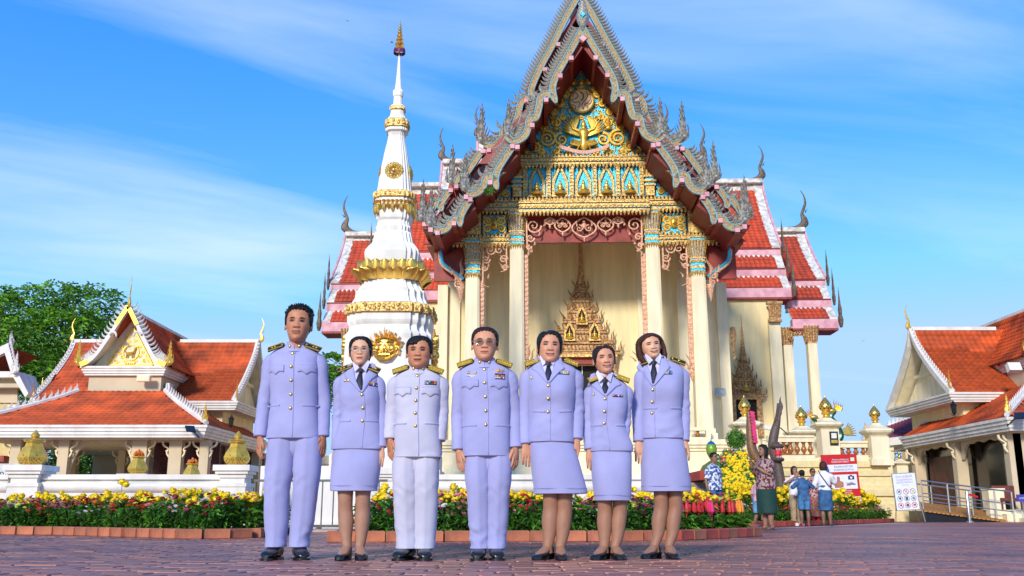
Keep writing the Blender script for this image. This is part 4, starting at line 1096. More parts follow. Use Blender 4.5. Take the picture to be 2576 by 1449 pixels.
def naga_finial(h, m):
 mb = MB()
 mb.loft([[(x - w_, 0, z), (x, -d_, z), (x + w_, 0, z), (x, d_, z)] for x, z, w_, d_ in [(a * h, b * h, c * h, d * h) for a, b, c, d in ((-.22, -.06, .03, .03), (-.12, -.10, .08, .07), (0, -.02, .14, .09), (.05, .10, .17, .09), (.02, .22, .14, .08), (.0, .32, .085, .06), (.03, .45, .075, .05), (-.005, .58, .06, .045), (.025, .70, .05, .04), (-.005, .82, .035, .03), (.02, .92, .02, .02), (.0, 1.0, .004, .004))]])
 for (x, z, hh, l) in ((.18, .05, .30, .5), (.19, .18, .26, .3), (.10, .3, .22, .4), (-.16, .02, .34, -.5), (-.12, .16, .26, -.4), (-.07, .34, .18, -.5), (.08, .48, .16, .6), (-.05, .5, .15, -.5), (.06, .64, .13, .6), (-.04, .68, .12, -.6), (.05, .8, .1, .6)):
  flame(mb, x * h, z * h - .02, hh * h, l, 0, wd=.09 * h, th=.035 * h)
 mb.sphere((.06 * h, -.06 * h, .06 * h), (.06 * h, .03 * h, .05 * h), 8, 5)
 return mb.mesh('naga_finial', m, True)
nf_r = naga_finial(1.0, finm)
def rake(layer, yl, tiers, keep):
 par = None
 root = tm
 fl = []
 for ti, (pts, arch, fin_at, fin_h) in enumerate(tiers):
  for sx in (-1, 1):
   for nm, seg in (('a', pts), ('b', arch)):
    g_ = gcurve(seg, yl); c_ = crom([(sx * a, 0, b) for a, b in g_], 6); xy = [(v.x, v.z) for v in c_]
    n_ = len(xy); W_ = .25
    wd = [W_ * (1 if i < n_ - 4 or nm == 'b' else (n_ - i) / 4.5) for i in range(n_)]
    bd = MB().ribbon(xy, wd, yl - .16, yl + .10).build('bargeboard', barge, root)
    off = [(p[0] , p[1]) for p in xy]
    eb = MB()
    for s2 in (-1, 1):
     e = []
     for i in range(n_):
      a = xy[max(i - 1, 0)]; b = xy[min(i + 1, n_ - 1)]; tx, tz = b[0] - a[0], b[1] - a[1]; l = math.hypot(tx, tz) or 1
      e.append((xy[i][0] - tz / l * s2 * wd[i] * .52, yl - .17, xy[i][1] + tx / l * s2 * wd[i] * .52))
     eb.tube(e, .028, 4)
    eb.build('mosaic_edge', palebl, bd)
    # fins on the outer side
    L_ = 0
    for i in range(n_ - 1):
     a, b = xy[i], xy[i + 1]; sl_ = math.hypot(b[0] - a[0], b[1] - a[1]); tx, tz = (b[0] - a[0]) / sl_, (b[1] - a[1]) / sl_
     nx, nz = -tz * (1 if sx < 0 else -1), tx * (1 if sx < 0 else -1)
     nx, nz = (tz, -tx) if sx < 0 else (-tz, tx)
     if sx * nx < 0 and nz < 0: nx, nz = -nx, -nz
     while L_ < sl_:
      t = L_ / sl_; p = (a[0] + (b[0] - a[0]) * t, a[1] + (b[1] - a[1]) * t)
      if i < n_ - 5 or nm == 'b':
       fl.append((p[0] + nx * W_ * .4, p[1] + nz * W_ * .4, math.atan2(nx, nz), sx))
      L_ += .155 if layer == 0 else .17
     L_ -= sl_
   ex, ez = gcurve([fin_at], yl)[0]
   ob = link('naga_finial', nf_r, root, (sx * ex, yl - .08, ez)); ob.scale = (sx * fin_h * .72, fin_h, fin_h * 1.06)
 fl.sort(key=lambda q: -q[1])
 k = 0; rest = MB()
 base = [Vector(v.co) for v in fin_r.vertices]; basl = [Vector(v.co) for v in fin_l.vertices]; fc = [tuple(p.vertices) for p in fin_r.polygons]
 for (x, z, a, sx) in fl:
  if k < keep:
   o = link('bai_raka', fin_r if sx > 0 else fin_l, root, (x, yl, z), (0, a, 0)); k += 1
  else:
   m3 = Matrix.Rotation(a, 3, 'Y'); rest.add([m3 @ v + Vector((x, yl, z)) for v in (base if sx > 0 else basl)], fc)
 if rest.v: rest.build('bai_raka_row', finm, root, smooth=True, kind='stuff')
F1 = [(0, 163), (52, 255), (100, 335), (145, 412), (168, 470), (168, 520), (152, 568)]
F1b = [(178, 530), (202, 515), (235, 535), (247, 590), (265, 645), (298, 655), (308, 700), (328, 745), (372, 772), (405, 765), (425, 742)]
F2 = [(392, 800), (440, 868), (478, 930), (492, 985), (482, 1035)]
F2b = [(492, 985), (515, 963), (545, 975), (556, 1012), (582, 1045), (618, 1058), (648, 1048)]
F3 = [(628, 1085), (665, 1140), (688, 1190), (688, 1235)]
F3b = [(695, 1200), (718, 1190), (742, 1212), (762, 1243), (800, 1258), (838, 1248)]
rake(0, -2.5, [(F1, F1b, (412, 745), 1.75), (F2, F2b, (655, 1030), 1.65), (F3, F3b, (848, 1225), 1.75)], 200)
B1 = [(0, -22), (68, 90), (150, 250), (212, 360), (262, 465), (272, 512), (258, 560)]
B1b = [(268, 545), (292, 535), (330, 565), (348, 640), (375, 692), (425, 705), (440, 760), (485, 798), (535, 788)]
B2 = [(552, 830), (598, 895), (640, 955), (650, 985), (645, 1010)]
B2b = [(640, 975), (665, 960), (690, 985), (708, 1005)]
B3 = [(730, 1040), (765, 1090), (778, 1120), (772, 1150)]
B3b = [(780, 1110), (800, 1105), (835, 1150), (868, 1200)]
rake(1, .3, [(B1, B1b, (545, 770), 1.9), (B2, B2b, (712, 990), 1.85), (B3, B3b, (878, 1190), 1.9)], 100)
# roof slabs: clay on top, red boarding under
def slab(p0, p1, y0, y1, th=.12, lift=-1.6):
 for sx in (-1, 1):
  a = Vector((sx * p0[0], 0, p0[1])); b = Vector((sx * p1[0], 0, p1[1])); t = (b - a).normalized(); n = Vector((-t.z, 0, t.x)); n = n if n.z > 0 else -n
  lo = MB(); lo.loft([[(p.x, y, p.z) for p in (a + n * lift * .3, b + n * lift * .3, b + n * (lift * .3 + th), a + n * (lift * .3 + th))] for y in (y0, y1)]).build('roof_boarding', crim, tm)
  up = MB(); up.loft([[(p.x, y, p.z) for p in (a + n * (lift * .3 + th + .003), b + n * (lift * .3 + th + .003), b + n * (lift * .3 + th + .1), a + n * (lift * .3 + th + .1))] for y in (y0 + .1, y1)]).build('roof_covering', tile_old, tm)
for layer, yl, yb, t3 in ((0, -2.42, 4.5, ((F1[0], F1b[-1]), (F2[0], F2b[-1]), (F3[0], F3b[-1]))), (1, .4, 12, ((B1[0], B1b[-1]), (B2[0], B2b[-1]), (B3[0], B3b[-1])))):
 for (a, b) in t3:
  ga, gb = gcurve([a, b], yl); slab((ga[0] + (.0 if a[0] == 0 else .1), ga[1]), gb, yl, yb)
# purlins with pink ends
for layer, yl, ps in ((0, -2.5, [(0, 215), (66, 320), (128, 415), (207, 545), (285, 682), (368, 800), (395, 795), (520, 990), (630, 1082), (652, 1068), (722, 1210), (812, 1262), (850, 1245)]), (1, .3, [(120, 245), (195, 380), (300, 548), (508, 815), (540, 820), (690, 1010), (720, 1030), (868, 1215)])):
 for (hw, yc) in ps:
  x_, z_ = gcurve([(hw, yc)], yl)[0]
  for sx in ((-1, 1) if hw else (1,)):
   s_ = .13 if hw else .16
   MBq = MB().box((sx * x_, yl + 1.3, z_ - .08), (s_ * 1.5, 3.0, s_ * 2.2), ry=PI / 4 if not hw else 0).build('purlin', redp, tm)
   MB().box((sx * x_, yl - .235, z_ - .08), (s_ * 1.5, .06, s_ * 1.5), ry=PI / 4 if not hw else 0).build('purlin_cap', pink, MBq)
# dark red boarding behind the pediment, closing the gable
ga = gcurve([F1[0], F1b[-1]], -2.4)
MB().prism([(-4.9, Z(412, .3)), (4.9, Z(412, .3)), (0, Z(120, .3))], .13, .3).build('gable_boarding', redp, tm)
MB().prism([(-7.4, Z(612, .3)), (7.4, Z(612, .3)), (6.6, Z(585, .3)), (4.6, Z(430, .3)), (-4.6, Z(430, .3)), (-6.6, Z(585, .3))], .13, .3).build('gable_boarding', redp, tm)
# lower eave edges running back
for sx in (-1, 1):
 x_, z_ = gcurve([F3b[-1]], -2.4)[0]
 MB().bx(sx * x_ - .12, sx * x_ + .12, -2.3, 7, z_ - .25, z_ + .1).build('eave_board', redp, tm)
 x_, z_ = gcurve([B3b[-1]], .3)[0]
 MB().bx(sx * x_ - .1, sx * x_ + .1, .4, 9, z_ - .2, z_ + .1).build('eave_board', redp, tm)
 mb = MB(); mb.bx(min(sx * 5.4, sx * 7.2), max(sx * 5.4, sx * 7.2), -1.8, 4, Z(600), Z(598)); mb.build('eave_soffit', redp, tm)
# chofa finials
def chofa(name, m, par, x, y, z, h, face=1, rot=0, cat=None):
 pts = crom([(-.42 * h, 0, .0), (-.16 * h, 0, .0), (.03 * h, 0, .10 * h), (.05 * h, 0, .22 * h), (.0, 0, .36 * h), (.05 * h, 0, .50 * h), (.10 * h, 0, .66 * h), (.08 * h, 0, .84 * h), (.0, 0, 1.0 * h)], 4)
 n_ = len(pts); rd = [interp(i / (n_ - 1), [0, .12, .28, .4, .52, .58, .75, 1], [.02, .06, .105, .075, .035, .04, .03, .006]) * h for i in range(n_)]
 mb = MB().tube(pts, rd, 8, flat=.5)
 for v in mb.v: pass
 mb.v = [(face * a, b, c) for a, b, c in mb.v]
 flame(mb, face * .085 * h, .40 * h, .10 * h, face * 1.5, 0, wd=.05 * h, th=.02 * h)
 me = mb.mesh(name, m, True)
 return link(name, me, par, (x, y, z), (0, 0, rot))
ch = chofa('chofa', bronze, tm, 0, -2.5, Z(60, -2.5), 2.6, 1, rot=-PI / 2)
mb = MB().lathe([(.01, -.85), (.12, -.7), (.26, -.4), (.30, -.15), (.24, .15), (.16, .4), (.12, .6)], (0, -2.62, Z(38, -2.5)), 12)
g_ = mb.build('gable_boss', mosaic, tm, smooth=True)
MB().loft([[(0, -2.95, Z(48, -2.5) - .12), (.09, -2.95, Z(48, -2.5)), (0, -2.95, Z(48, -2.5) + .14), (-.09, -2.95, Z(48, -2.5))], [(0, -2.88, Z(48, -2.5) - .2), (.14, -2.88, Z(48, -2.5)), (0, -2.88, Z(48, -2.5) + .22), (-.14, -2.88, Z(48, -2.5))]]).build('blue_gem', bluem, g_)
# transept roofs: (outer end x, inner x, ridge z, eave z, eave y, lower tiers)
yr = 16.0
def transept(xo, xi, zr, ye, ze, tiers, hgt, top_w=.32):
 for sx in (-1, 1):
  def P(u, v, sx=sx):
   t = v; z = zr + (ze - zr) * (t ** .86); y = yr + (ye - yr) * (t ** 1.12)
   return (sx * (xi + (xo - xi) * u), y, z)
  # white verge and ridge, tiles between
  dk = MB(); rows = []
  for j in range(9):
   v = j / 8; rows.append([P(0, v), P(1, v)])
  for j in range(8):
   a, b = rows[j]; c, d = rows[j + 1]
   dk.add([a, b, d, c, (a[0], a[1], a[2] - .2), (b[0], b[1], b[2] - .2), (d[0], d[1], d[2] - .2), (c[0], c[1], c[2] - .2)], [(0, 1, 2, 3), (7, 6, 5, 4), (1, 5, 6, 2), (0, 3, 7, 4)])
  dk.build('roof_deck', oldwhite, tm)
  vg = MB(); n_ = 8
  for j in range(n_):
   a = P(1, j / n_); b = P(1, (j + 1) / n_)
   vg.loft([[(a[0] - sx * .55, a[1] - .04, a[2] + .05), (a[0] + sx * .02, a[1] - .04, a[2] + .05), (a[0] + sx * .02, a[1] + .1, a[2] - .2), (a[0] - sx * .55, a[1] + .1, a[2] - .2)], [(b[0] - sx * .42, b[1] - .04, b[2] + .05), (b[0] + sx * .02, b[1] - .04, b[2] + .05), (b[0] + sx * .02, b[1] + .1, b[2] - .2), (b[0] - sx * .42, b[1] + .1, b[2] - .2)]])
  vg.build('verge_plaster', oldwhite, tm)
  ed = MB()
  for j in range(n_):
   a = P(1, j / n_); b = P(1, (j + 1) / n_); ed.tube([(a[0] + sx * .1, a[1], a[2] + .05), (b[0] + sx * .1, b[1], b[2] + .05)], .09, 5)
  ed.build('verge_board', pink, tm)
  x0_, x1_ = sx * xi, sx * xo
  MB().bx(min(x0_, x1_), max(x0_, x1_), yr - .5, yr + .2, zr - .2, zr + .06).build('ridge_plaster', oldwhite, tm)
  # gable end wall
  MB().xprism([(yr, zr - .6)] + [(yr + (ye - yr) * v ** 1.12 + .1, zr + (ze - zr) * v ** .86 - .45) for v in (.3, .6, 1)] + [(yr - (ye - yr) * v ** 1.12 - .1, zr + (ze - zr) * v ** .86 - .45) for v in (1, .6, .3)], min(x1_ - sx * .3, x1_ - sx * .5), max(x1_ - sx * .3, x1_ - sx * .5)).build('gable_wall', cream, tm)
  nu = int((xo - xi - .5) / .30); slope = math.hypot(ye - yr, zr - ze); nv = int(slope / .34)
  surf_tiles('old', tm, lambda u, v: (lambda p: (p[0], p[1] - .03, p[2] + .03))(P(u * (xo - xi - .5) / (xo - xi), .10 + v * .9)), nu, nv, tile_old, 0, wave=.05, lip=.05)
  # rounded white corner of the plaster by the verge
  zt_, yt = ze, ye
  for (dz1, dz2, dy, dx) in tiers:      # pink fascia of dz1, then small tile slope of dz2 and dy
   xe = x1_ + sx * dx
   MB().bx(min(x0_, xe), max(x0_, xe), yt - .12, yt + .5, zt_ - dz1, zt_ - .02).build('fascia', pink, tm)
   MB().bx(min(x0_, xe - sx * .03), max(x0_, xe - sx * .03), yt - .16, yt - .1, zt_ - .10, zt_ - .03).build('fascia_trim', crim, tm)
   za, zb = zt_ - dz1, zt_ - dz1 - dz2; ya, yb = yt - .1, yt - .1 - dy
   def Q(u, v, sx=sx, za=za, zb=zb, ya=ya, yb=yb, xe=xe): return (sx * xi + (xe - sx * .45 - sx * xi) * u, ya + (yb - ya) * v - .03, za - .12 * dz2 + (zb - za + .12 * dz2) * v + .03)
   MB().loft([[(x0_, ya, za), (xe, ya, za), (xe, yb, zb), (x0_, yb, zb)], [(x0_, ya, za - .12), (xe, ya, za - .12), (xe, yb, zb - .12), (x0_, yb, zb - .12)]]).build('tier_plaster', oldwhite, tm)
   surf_tiles('old', tm, Q, max(3, int(abs(xe - x0_) / .30)), max(2, int(math.hypot(dz2 * .72, dy) / .32)), tile_old, 0, wave=.05, lip=.05)
   sp = MB().lathe([(.08, -.2), (.13, 0), (.16, .25), (.10, .5), (.12, .8), (.07, 1.1), (.075, 1.35), (.03, 1.7), (.004, 2.0)], (xe + sx * .15, yt - .1, zt_ - .2), 6)
   sp.v = [(xe + sx * .15 + (v[0] - xe - sx * .15) * .7, yt - .1 + (v[1] - yt + .1) * 1.2, v[2]) for v in sp.v]
   sp.build('hang_hong_finial', bronze, tm)
   zt_, yt = zb, yb
  MB().bx(min(x0_, x1_), max(x0_, x1_), yt - .12, yt + .4, zt_ - .55, zt_ - .02).build('fascia', pink, tm)
  MB().bx(min(x0_, x1_), max(x0_, x1_), yt - .10, yt + 1.5, zt_ - .66, zt_ - .551).build('eave_soffit', redp, tm)
  sp = MB().lathe([(.08, -.2), (.13, 0), (.16, .25), (.10, .5), (.12, .8), (.07, 1.1), (.03, 1.7), (.004, 2.1)], (x1_ + sx * .15, yt - .1, zt_ - .3), 6)
  sp.build('hang_hong_finial', bronze, tm)
  chofa('chofa', bronze, tm, sx * xo, yr - .1, zr + .12, hgt, sx)
def zr_(py): return Z(py, yr)
transept(11.95, 6.2, zr_(463), 12.2, Z(629, 12.2), ((.42, 1.0, .75, .0), (.46, .92, .8, .0)), 2.3)
transept(14.4, 11.9, zr_(585), 12.2, Z(708, 12.2), ((.38, .95, .75, .0), (.5, .85, .8, .0)), 2.5)
transept(8.3, 4, zr_(405), 12.8, Z(560, 12.8), (), 2.3)
transept(6.0, 2, zr_(350), 13.2, Z(500, 13.2), (), 2.3)
# tile texture of the left and right small roofs is the same clay
# ---- door crown and window crowns
def crown(par, name, m, w_, z0, z1, y, tiers=7, niche=True, spire=1.0):
 mb = MB(); dk = MB(); H_ = z1 - z0; rr = random.Random(int(w_ * 100)); hw = lambda t: w_ / 2 * (1 - t) ** 1.15 * (1 - .12 * math.sin(t * PI)) + .14
 for i in range(tiers):
  t0, t1 = i / tiers, (i + 1) / tiers; a = hw(t0); b = hw(t1); za, zb = z0 + H_ * t0, z0 + H_ * t1; h = zb - za; d = .10 + .28 * (1 - t0)
  mb.bx(-a, a, y - d - .06, y, za, za + h * .16); mb.bx(-a * .96, a * .96, y - d, y, za + h * .16, za + h * .30); mb.bx(-a * 1.0, a * 1.0, y - d - .05, y, za + h * .30, za + h * .40)
  mb.bx(-(a + b) / 2 * .9, (a + b) / 2 * .9, y - d * .8, y, za + h * .40, zb)
  n_ = max(2, int(a / .085))
  for k in range(n_):
   x = -a + 2 * a * (k + .5) / n_
   mb.box((x, y - d - .07, za + h * .08), (.10, .05, h * .13), ry=.7); hh = h * rr.uniform(.45, .75); flame(mb, x, za + h * .36, hh, rr.uniform(-.3, .3) + x * .2, y - d - .02, wd=.10, th=.04)
  for q in (-1, 1):
   flame(mb, q * a, za + h * .3, h * 1.1, q * .5, y - d, wd=.14, th=.05);
   if a > .5: flame(mb, q * a * .55, za + h * .35, h * .9, q * .2, y - d - .05, wd=.2, th=.08)
 sz = z1;
 mb.lathe([(.18, 0), (.22, .1), (.15, .3), (.18, .35), (.12, .55), (.14, .6), (.09, .85), (.11, .9), (.06, 1.3), (.07, 1.35), (.04, 1.9), (.02, 1.95), (.012, 1.95 + spire)], (0, y - .15, z1 - .1), 8)
 o = mb.build(name, m, par);
 if niche:
  for (cx, t0, s_) in ((0, .42, 1), (-.36 * w_ / 2, .20, 1), (.36 * w_ / 2, .20, 1)):
   zz = z0 + H_ * t0; ar = pointed_arch(.40 * s_, .75 * s_); dd = y - .42
   dkp = MB().prism([(cx + p[0], zz + p[1]) for p in ar], dd - .02, dd).build('niche_recess', dark, o)
   f = MB(); f.tube([(cx + p[0], dd - .03, zz + p[1]) for p in ar], .04, 5); f.tube([(cx + p[0] * 1.25, dd, zz + p[1] * 1.12) for p in ar], .035, 5); f.bx(cx - .28, cx + .28, dd - .14, dd, zz - .08, zz)
   f.build('niche_frame', goldrelief, o); link('niche_figure', CF, o, (cx, dd - .07, zz))
 return o
CF = seated_figure(.48, goldp)
zc0 = Z(893, yw - .3)
crown(tm, 'door_crown', goldold, HW(174, 880, yw), zc0, Z(712, yw), yw - .02, spire=.9)
MB().loft([[(q * .09, yw - .3 + r * .09, z) for q, r in ((-1, -1), (1, -1), (1, 1), (-1, 1))] for z in (Z(712, yw), Z(606, yw))]).build('spire_shaft', goldold, tm)
for q in (-1, 1):
 mb = MB(); x = q * (dx1 + .42); mb.bx(x - .28, x + .28, yw - .35, yw - .005, FL, zc0)
 for k in range(20): mb.box((x, yw - .37, FL + .2 + k * .24), (.40, .06, .16), ry=.4 * (-1) ** k)
 for k in range(5): mb.tube([(x - .25 + .125 * k, yw - .4, zc0 - .6), (x - .3 + .15 * k, yw - .46, zc0)], [.03, .05], 4)
 mb.build('door_jamb', goldold, tm)
MB().bx(-1.7, 1.7, yw - .5, yw - .005, zc0 - .12, zc0).build('door_entablature', goldrelief, tm)
MB().bx(-.02, .02, yw + .28, yw + .33, FL, dzt).build('door_edge_strip', white, tm)  # thin white strip up the middle of the doorway
# window on the right transept wall, and its twin on the left
for sx in (-1, 1):
 xw_ = 9.1 * sx; z0_, z1_ = Z(1090, 10.5), Z(1008, 10.5)
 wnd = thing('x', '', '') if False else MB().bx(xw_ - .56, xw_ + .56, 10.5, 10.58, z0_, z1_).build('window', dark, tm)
 mb = MB()
 for q in (-1, 1):
  mb.bx(xw_ + q * .70 - .14, xw_ + q * .70 + .14, 10.28, 10.59, z0_ - .2, z1_)
  for k in range(9): mb.box((xw_ + q * .70, 10.26, z0_ + k * .22), (.2, .05, .14), ry=.5 * (-1) ** k)
 mb.bx(xw_ - .95, xw_ + .95, 10.2, 10.59, z1_, z1_ + .14); mb.build('window_frame', goldold, wnd)
 c_ = crown(wnd, 'window_crown', goldold, 1.85, z1_ + .14, Z(906, 10.5), 10.58, tiers=5, niche=False, spire=.7); c_.location.x = xw_
 link('niche_figure', CF, c_, (0, 10.15, z1_ + .45))
# porch balustrade fragment at the right of the porch
mb = MB(); x0, x1 = T(1737, 1100, -.9)[0], T(1768, 1100, -.9)[0]
mb.bx(x0 - 1, x1 + .3, -1.2, -.9, Z(1085, -1), Z(1077, -1)); mb.bx(x0 - 1, x1 + .3, -1.2, -.9, FL, FL + .12); mb.bx(x1 + .1, x1 + .3, -1.2, -.9, FL + .12, Z(1085, -1)); pb = mb.build('porch_rail', cream2, tm)
bal_prof = [(.09, 0), (.09, .05), (.05, .08), (.045, .14), (.10, .26), (.115, .36), (.07, .52), (.05, .62), (.065, .68), (.05, .70), (.085, .75), (.085, .80)]
bal_me = MB().lathe(bal_prof, n=10).mesh('baluster', balus, True)
for k in range(3):
 o = link('baluster', bal_me, pb, (x0 - .6 + k * .45, -1.05, FL + .12)); o.scale = (1, 1, (Z(1085, -1) - FL - .12) / .8)
# lanterns of the eave brackets on transept corner: hanging ornaments
for sx in (-1, 1):
 mb = MB()
 for k in range(4): flame(mb, sx * 7.35 + .0, Z(905 - k * 18, 4), .5, -sx * .5, 4.1, wd=.2, th=.06)
 mb.lathe([(.02, -1.2), (.06, -.8), (.12, -.3), (.16, 0), (.1, .3)], (sx * 7.35, 4.1, Z(840, 4)), 7); mb.build('naga_bracket', goldold, tm)
# dish-shaped panel and tube lamp on the right pilaster
p = at(1811, 987, 46); d = MB().loft([[(p.x + q * .27, 45.9, p.z + r * .2) for q, r in ((-1, -.8), (-.8, -1), (.8, -1), (1, -.8), (1, .8), (.8, 1), (-.8, 1), (-1, .8))], [(p.x + q * .27, 45.98, p.z + r * .2) for q, r in ((-1, -.8), (-.8, -1), (.8, -1), (1, -.8), (1, .8), (.8, 1), (-.8, 1), (-1, .8))]])
d.box((p.x, 46.3, p.z), (.06, .7, .06)); tag(d.build('floodlight_panel', mat('grey_panel', (.42, .45, .48), .5)), 'flat grey lamp panel beside the ornate window of the temple', 'lamp')
# ================================================================ the two pavilions
PK = 1.15
claw_w = claw_mesh(white, 'bai_raka', .62)
claw_wl = None
def mirror_mesh(me, name):
 m2 = me.copy();
 for v in m2.vertices: v.co.x = -v.co.x
 m2.flip_normals(); m2.name = name; return m2
claw_wl = mirror_mesh(claw_w, 'bai_raka')
nf_g = naga_finial(1.0, goldp); nf_w = naga_finial(1.0, white)
crest_me = MB().loft([[(-.05, -.03, 0), (.05, -.03, 0), (.05, .03, 0), (-.05, .03, 0)], [(-.06, -.03, .06), (.05, -.03, .07), (.05, .03, .07), (-.06, .03, .06)], [(-.02, -.02, .13), (.055, -.02, .13), (.055, .02, .13), (-.02, .02, .13)], [(.01, -.02, .2), (.04, -.02, .19), (.04, .02, .19), (.01, .02, .2)], [(-.01, -.005, .27), (0, -.005, .27), (0, .005, .27), (-.01, .005, .27)]]).mesh('crest_leaf', white, True)
hip_red = mat('red_hip_cement', (0.40, 0.09, 0.05), .7, var=.1)
latt = mat('maroon_lattice', (0.10, 0.018, 0.015), .5, col2=(.03, .008, .008), vscale=3)
def cornice_box(mb, x0, x1, y0, y1, z1, h, o=.14):
 for k, (a, b, q) in enumerate(((0, .22, 0), (.22, .5, .33), (.5, .78, .66), (.78, 1, 1))):
  mb.bx(x0 - o * q, x1 + o * q, y0 - o * q, y1 + o * q, z1 - h + h * a, z1 - h + h * b)
def pavilion(X, Y, sd, label, cols, keep, name='pavilion'):
 pv_ = thing('pavilion', label, 'pavilion', (X * PK, Y * PK, CAM_H - CAM_H * PK), scale=PK, group=None)
 def B(mb, nm, m, sm=False, par=pv_, **k): return mb.build(nm, m, par, smooth=sm, **k)
 # skirt roof
 ZE, ZT = 3.27, 4.78
 def skirt(u, v):
  a = (-1.64 + 3.28 * u, -4.2, ZT); b = (-4.25 + 8.5 * u, -7.2, ZE); t = v; s_ = t + .12 * t * (1 - t)
  return (a[0] + (b[0] - a[0]) * v, a[1] + (b[1] - a[1]) * v, a[2] + (b[2] - a[2]) * (v ** .88))
 # deck sheets
 dk = MB(); n_ = 6
 def sheet(P, nu=1):
  nonlocal dk
  o = len(dk.v)
  for j in range(n_ + 1):
   for i in (0, 1): dk.v.append(tuple(P(i, j / n_)))
  for j in range(n_): dk.f.append((o + 2 * j, o + 2 * j + 2, o + 2 * j + 3, o + 2 * j + 1))
 sheet(skirt)
 def side(sx):
  def P(u, v):
   a = Vector((sx * 1.64, -4.2, ZT)).lerp(Vector((sx * 3.4, 1.2, 3.75)), u); b = Vector((sx * 4.25, -7.2, ZE)).lerp(Vector((sx * 4.2, 1.2, ZE)), u)
   p = a.lerp(b, v); p.z = a.z + (b.z - a.z) * v ** .88; return p
  return P
 for sx in (-1, 1): sheet(side(sx))
 def wing(sx):
  def P(u, v): return (sx * (.2 + 3.68 * u), -.02 - 2.98 * v ** 1.15, 7.4 - 2.85 * v ** .85)
  return P
 def wingb(sx):
  def P(u, v): return (sx * (.2 + 3.68 * u), .02 + 2.98 * v ** 1.15, 7.4 - 2.85 * v ** .85)
  return P
 def gab(sx):
  def P(u, v): return (sx * (1.78 * v ** 1.12), -4.15 + 6.9 * u, 7.92 - 2.2 * v ** .85)
  return P
 for sx in (-1, 1): sheet(wing(sx)); sheet(wingb(sx)); sheet(gab(sx))
 dk2 = MB(); dk2.v = [(a, b, c - .03) for a, b, c in dk.v]; dk2.f = dk.f; B(dk2, 'roof_deck', tile_m)
 dk = MB()
 for sx in (-1, 1): sheet(wing(sx)); sheet(wingb(sx))
 dk.v = [(a, b, c - .07) for a, b, c in dk.v]; B(dk, 'wing_soffit', cream2)
 left = keep
 vis = -sd      # the side of the pavilion that faces the temple
 k1 = surf_tiles('new', pv_, lambda u, v: (lambda p: (p[0], p[1], p[2] + .0))(wing(vis)(u, v)), 16, 17, tile_m, keep[0])
 surf_tiles('new', pv_, wing(-vis), 16, 17, tile_m, keep[1])
 for sx in (-1, 1): surf_tiles('new', pv_, gab(sx), 29, 12, tile_m, 0)
 nsk = 38
 def ins(u, v): return True
 # skirt tiles on a fixed grid clipped to the hips
 def skf(u, v):
  x = -4.25 + 8.5 * u; p = skirt(.5, v); return (x, p[1], p[2])
 surf_tiles('new', pv_, skf, nsk, 14, tile_m, keep[2], inside=lambda u, v: abs(-4.25 + 8.5 * u) < 1.64 + 2.61 * v - .03)
 for sx in (-1, 1): surf_tiles('new', pv_, side(sx), 34, 12, tile_m, 0)
 # hip ridges with crest leaves
 for sx in (-1, 1):
  a = Vector((sx * 1.64, -4.2, ZT + .06)); b = Vector((sx * 4.25, -7.2, ZE + .06)); pts = [Vector((a.x + (b.x - a.x) * t, a.y + (b.y - a.y) * t, a.z + (b.z - a.z) * t ** .88)) for t in [i / 10 for i in range(11)]]
  h_ = B(MB().tube(pts, .085, 6), 'hip_ridge', white)
  for k in range(17):
   t = (k + .5) / 17.5; p = Vector((a.x + (b.x - a.x) * t, a.y + (b.y - a.y) * t, a.z + (b.z - a.z) * t ** .88 + .06))
   o = link('crest_leaf', crest_me, h_, p, (0, R(8), R(45) if sx < 0 else R(-45)))
  nf = link('gilt_corner_leaf', nf_g, pv_, b + Vector((-sx * .12, .12, .08))); nf.scale = (sx * .52, .52, .62)
  # upper edge of the side skirt
  B(MB().tube([(sx * 2.2, -2.4, 4.5), (sx * 3.4, 1.2, 3.8)], .07, 6), 'hip_ridge', white)
 # cornices
 mb = MB(); cornice_box(mb, -4.15, 4.15, -7.1, 1.2, ZE - .01, .42); B(mb, 'eave_cornice', white)
 mb = MB(); cornice_box(mb, -3.95, 3.95, -2.9, 2.9, 4.56, .34); B(mb, 'wing_cornice', white)
 mb = MB(); cornice_box(mb, -1.5, 1.5, -4.15, 2.5, 5.74, .34); B(mb, 'gable_cornice', white)
 mb = MB(); mb.bx(-1.38, 1.38, -4.0, 2, 4.6, 5.40); B(mb, 'neck_wall', buff)
 mb = MB(); mb.bx(-3.3, 3.3, -2.3, 2.3, 2.86, 4.23); B(mb, 'upper_wall', cream)
 # front gable: wall, boards, fins, relief
 gw = [(-1.48, 5.75), (1.48, 5.75), (0, 7.75)]
 B(MB().prism([(-1.5, 5.742), (1.5, 5.742), (.9, 6.45), (0, 7.78), (-.9, 6.45)], -3.6, -3.5), 'gable_wall', cream2)
 rk = [(0, 8.05), (.33, 7.45), (.68, 6.82), (1.05, 6.2), (1.32, 5.92), (1.62, 5.78)]
 for sx in (-1, 1):
  c_ = [(v.x, v.z) for v in crom([(sx * a, 0, b) for a, b in rk], 5)]
  bd = B(MB().ribbon(c_, .13, -4.34, -4.16), 'bargeboard', white)
  B(MB().ribbon(c_[:7], .16, -4.37, -4.345), 'gilt_board_end', goldp, par=bd); B(MB().ribbon(c_[-6:], .18, -4.37, -4.345), 'gilt_board_end', goldp, par=bd)
  B(MB().loft([[(q[0], y, q[1]) for q in ((c_[0][0], c_[0][1] - .05), (c_[12][0], c_[12][1] - .05), (c_[-1][0], c_[-1][1] - .05), (c_[-1][0], c_[-1][1] + .0), (c_[12][0], c_[12][1] + .0), (c_[0][0], c_[0][1] + .0))] for y in (-4.15, -3.4)]), 'gable_soffit', cream2)
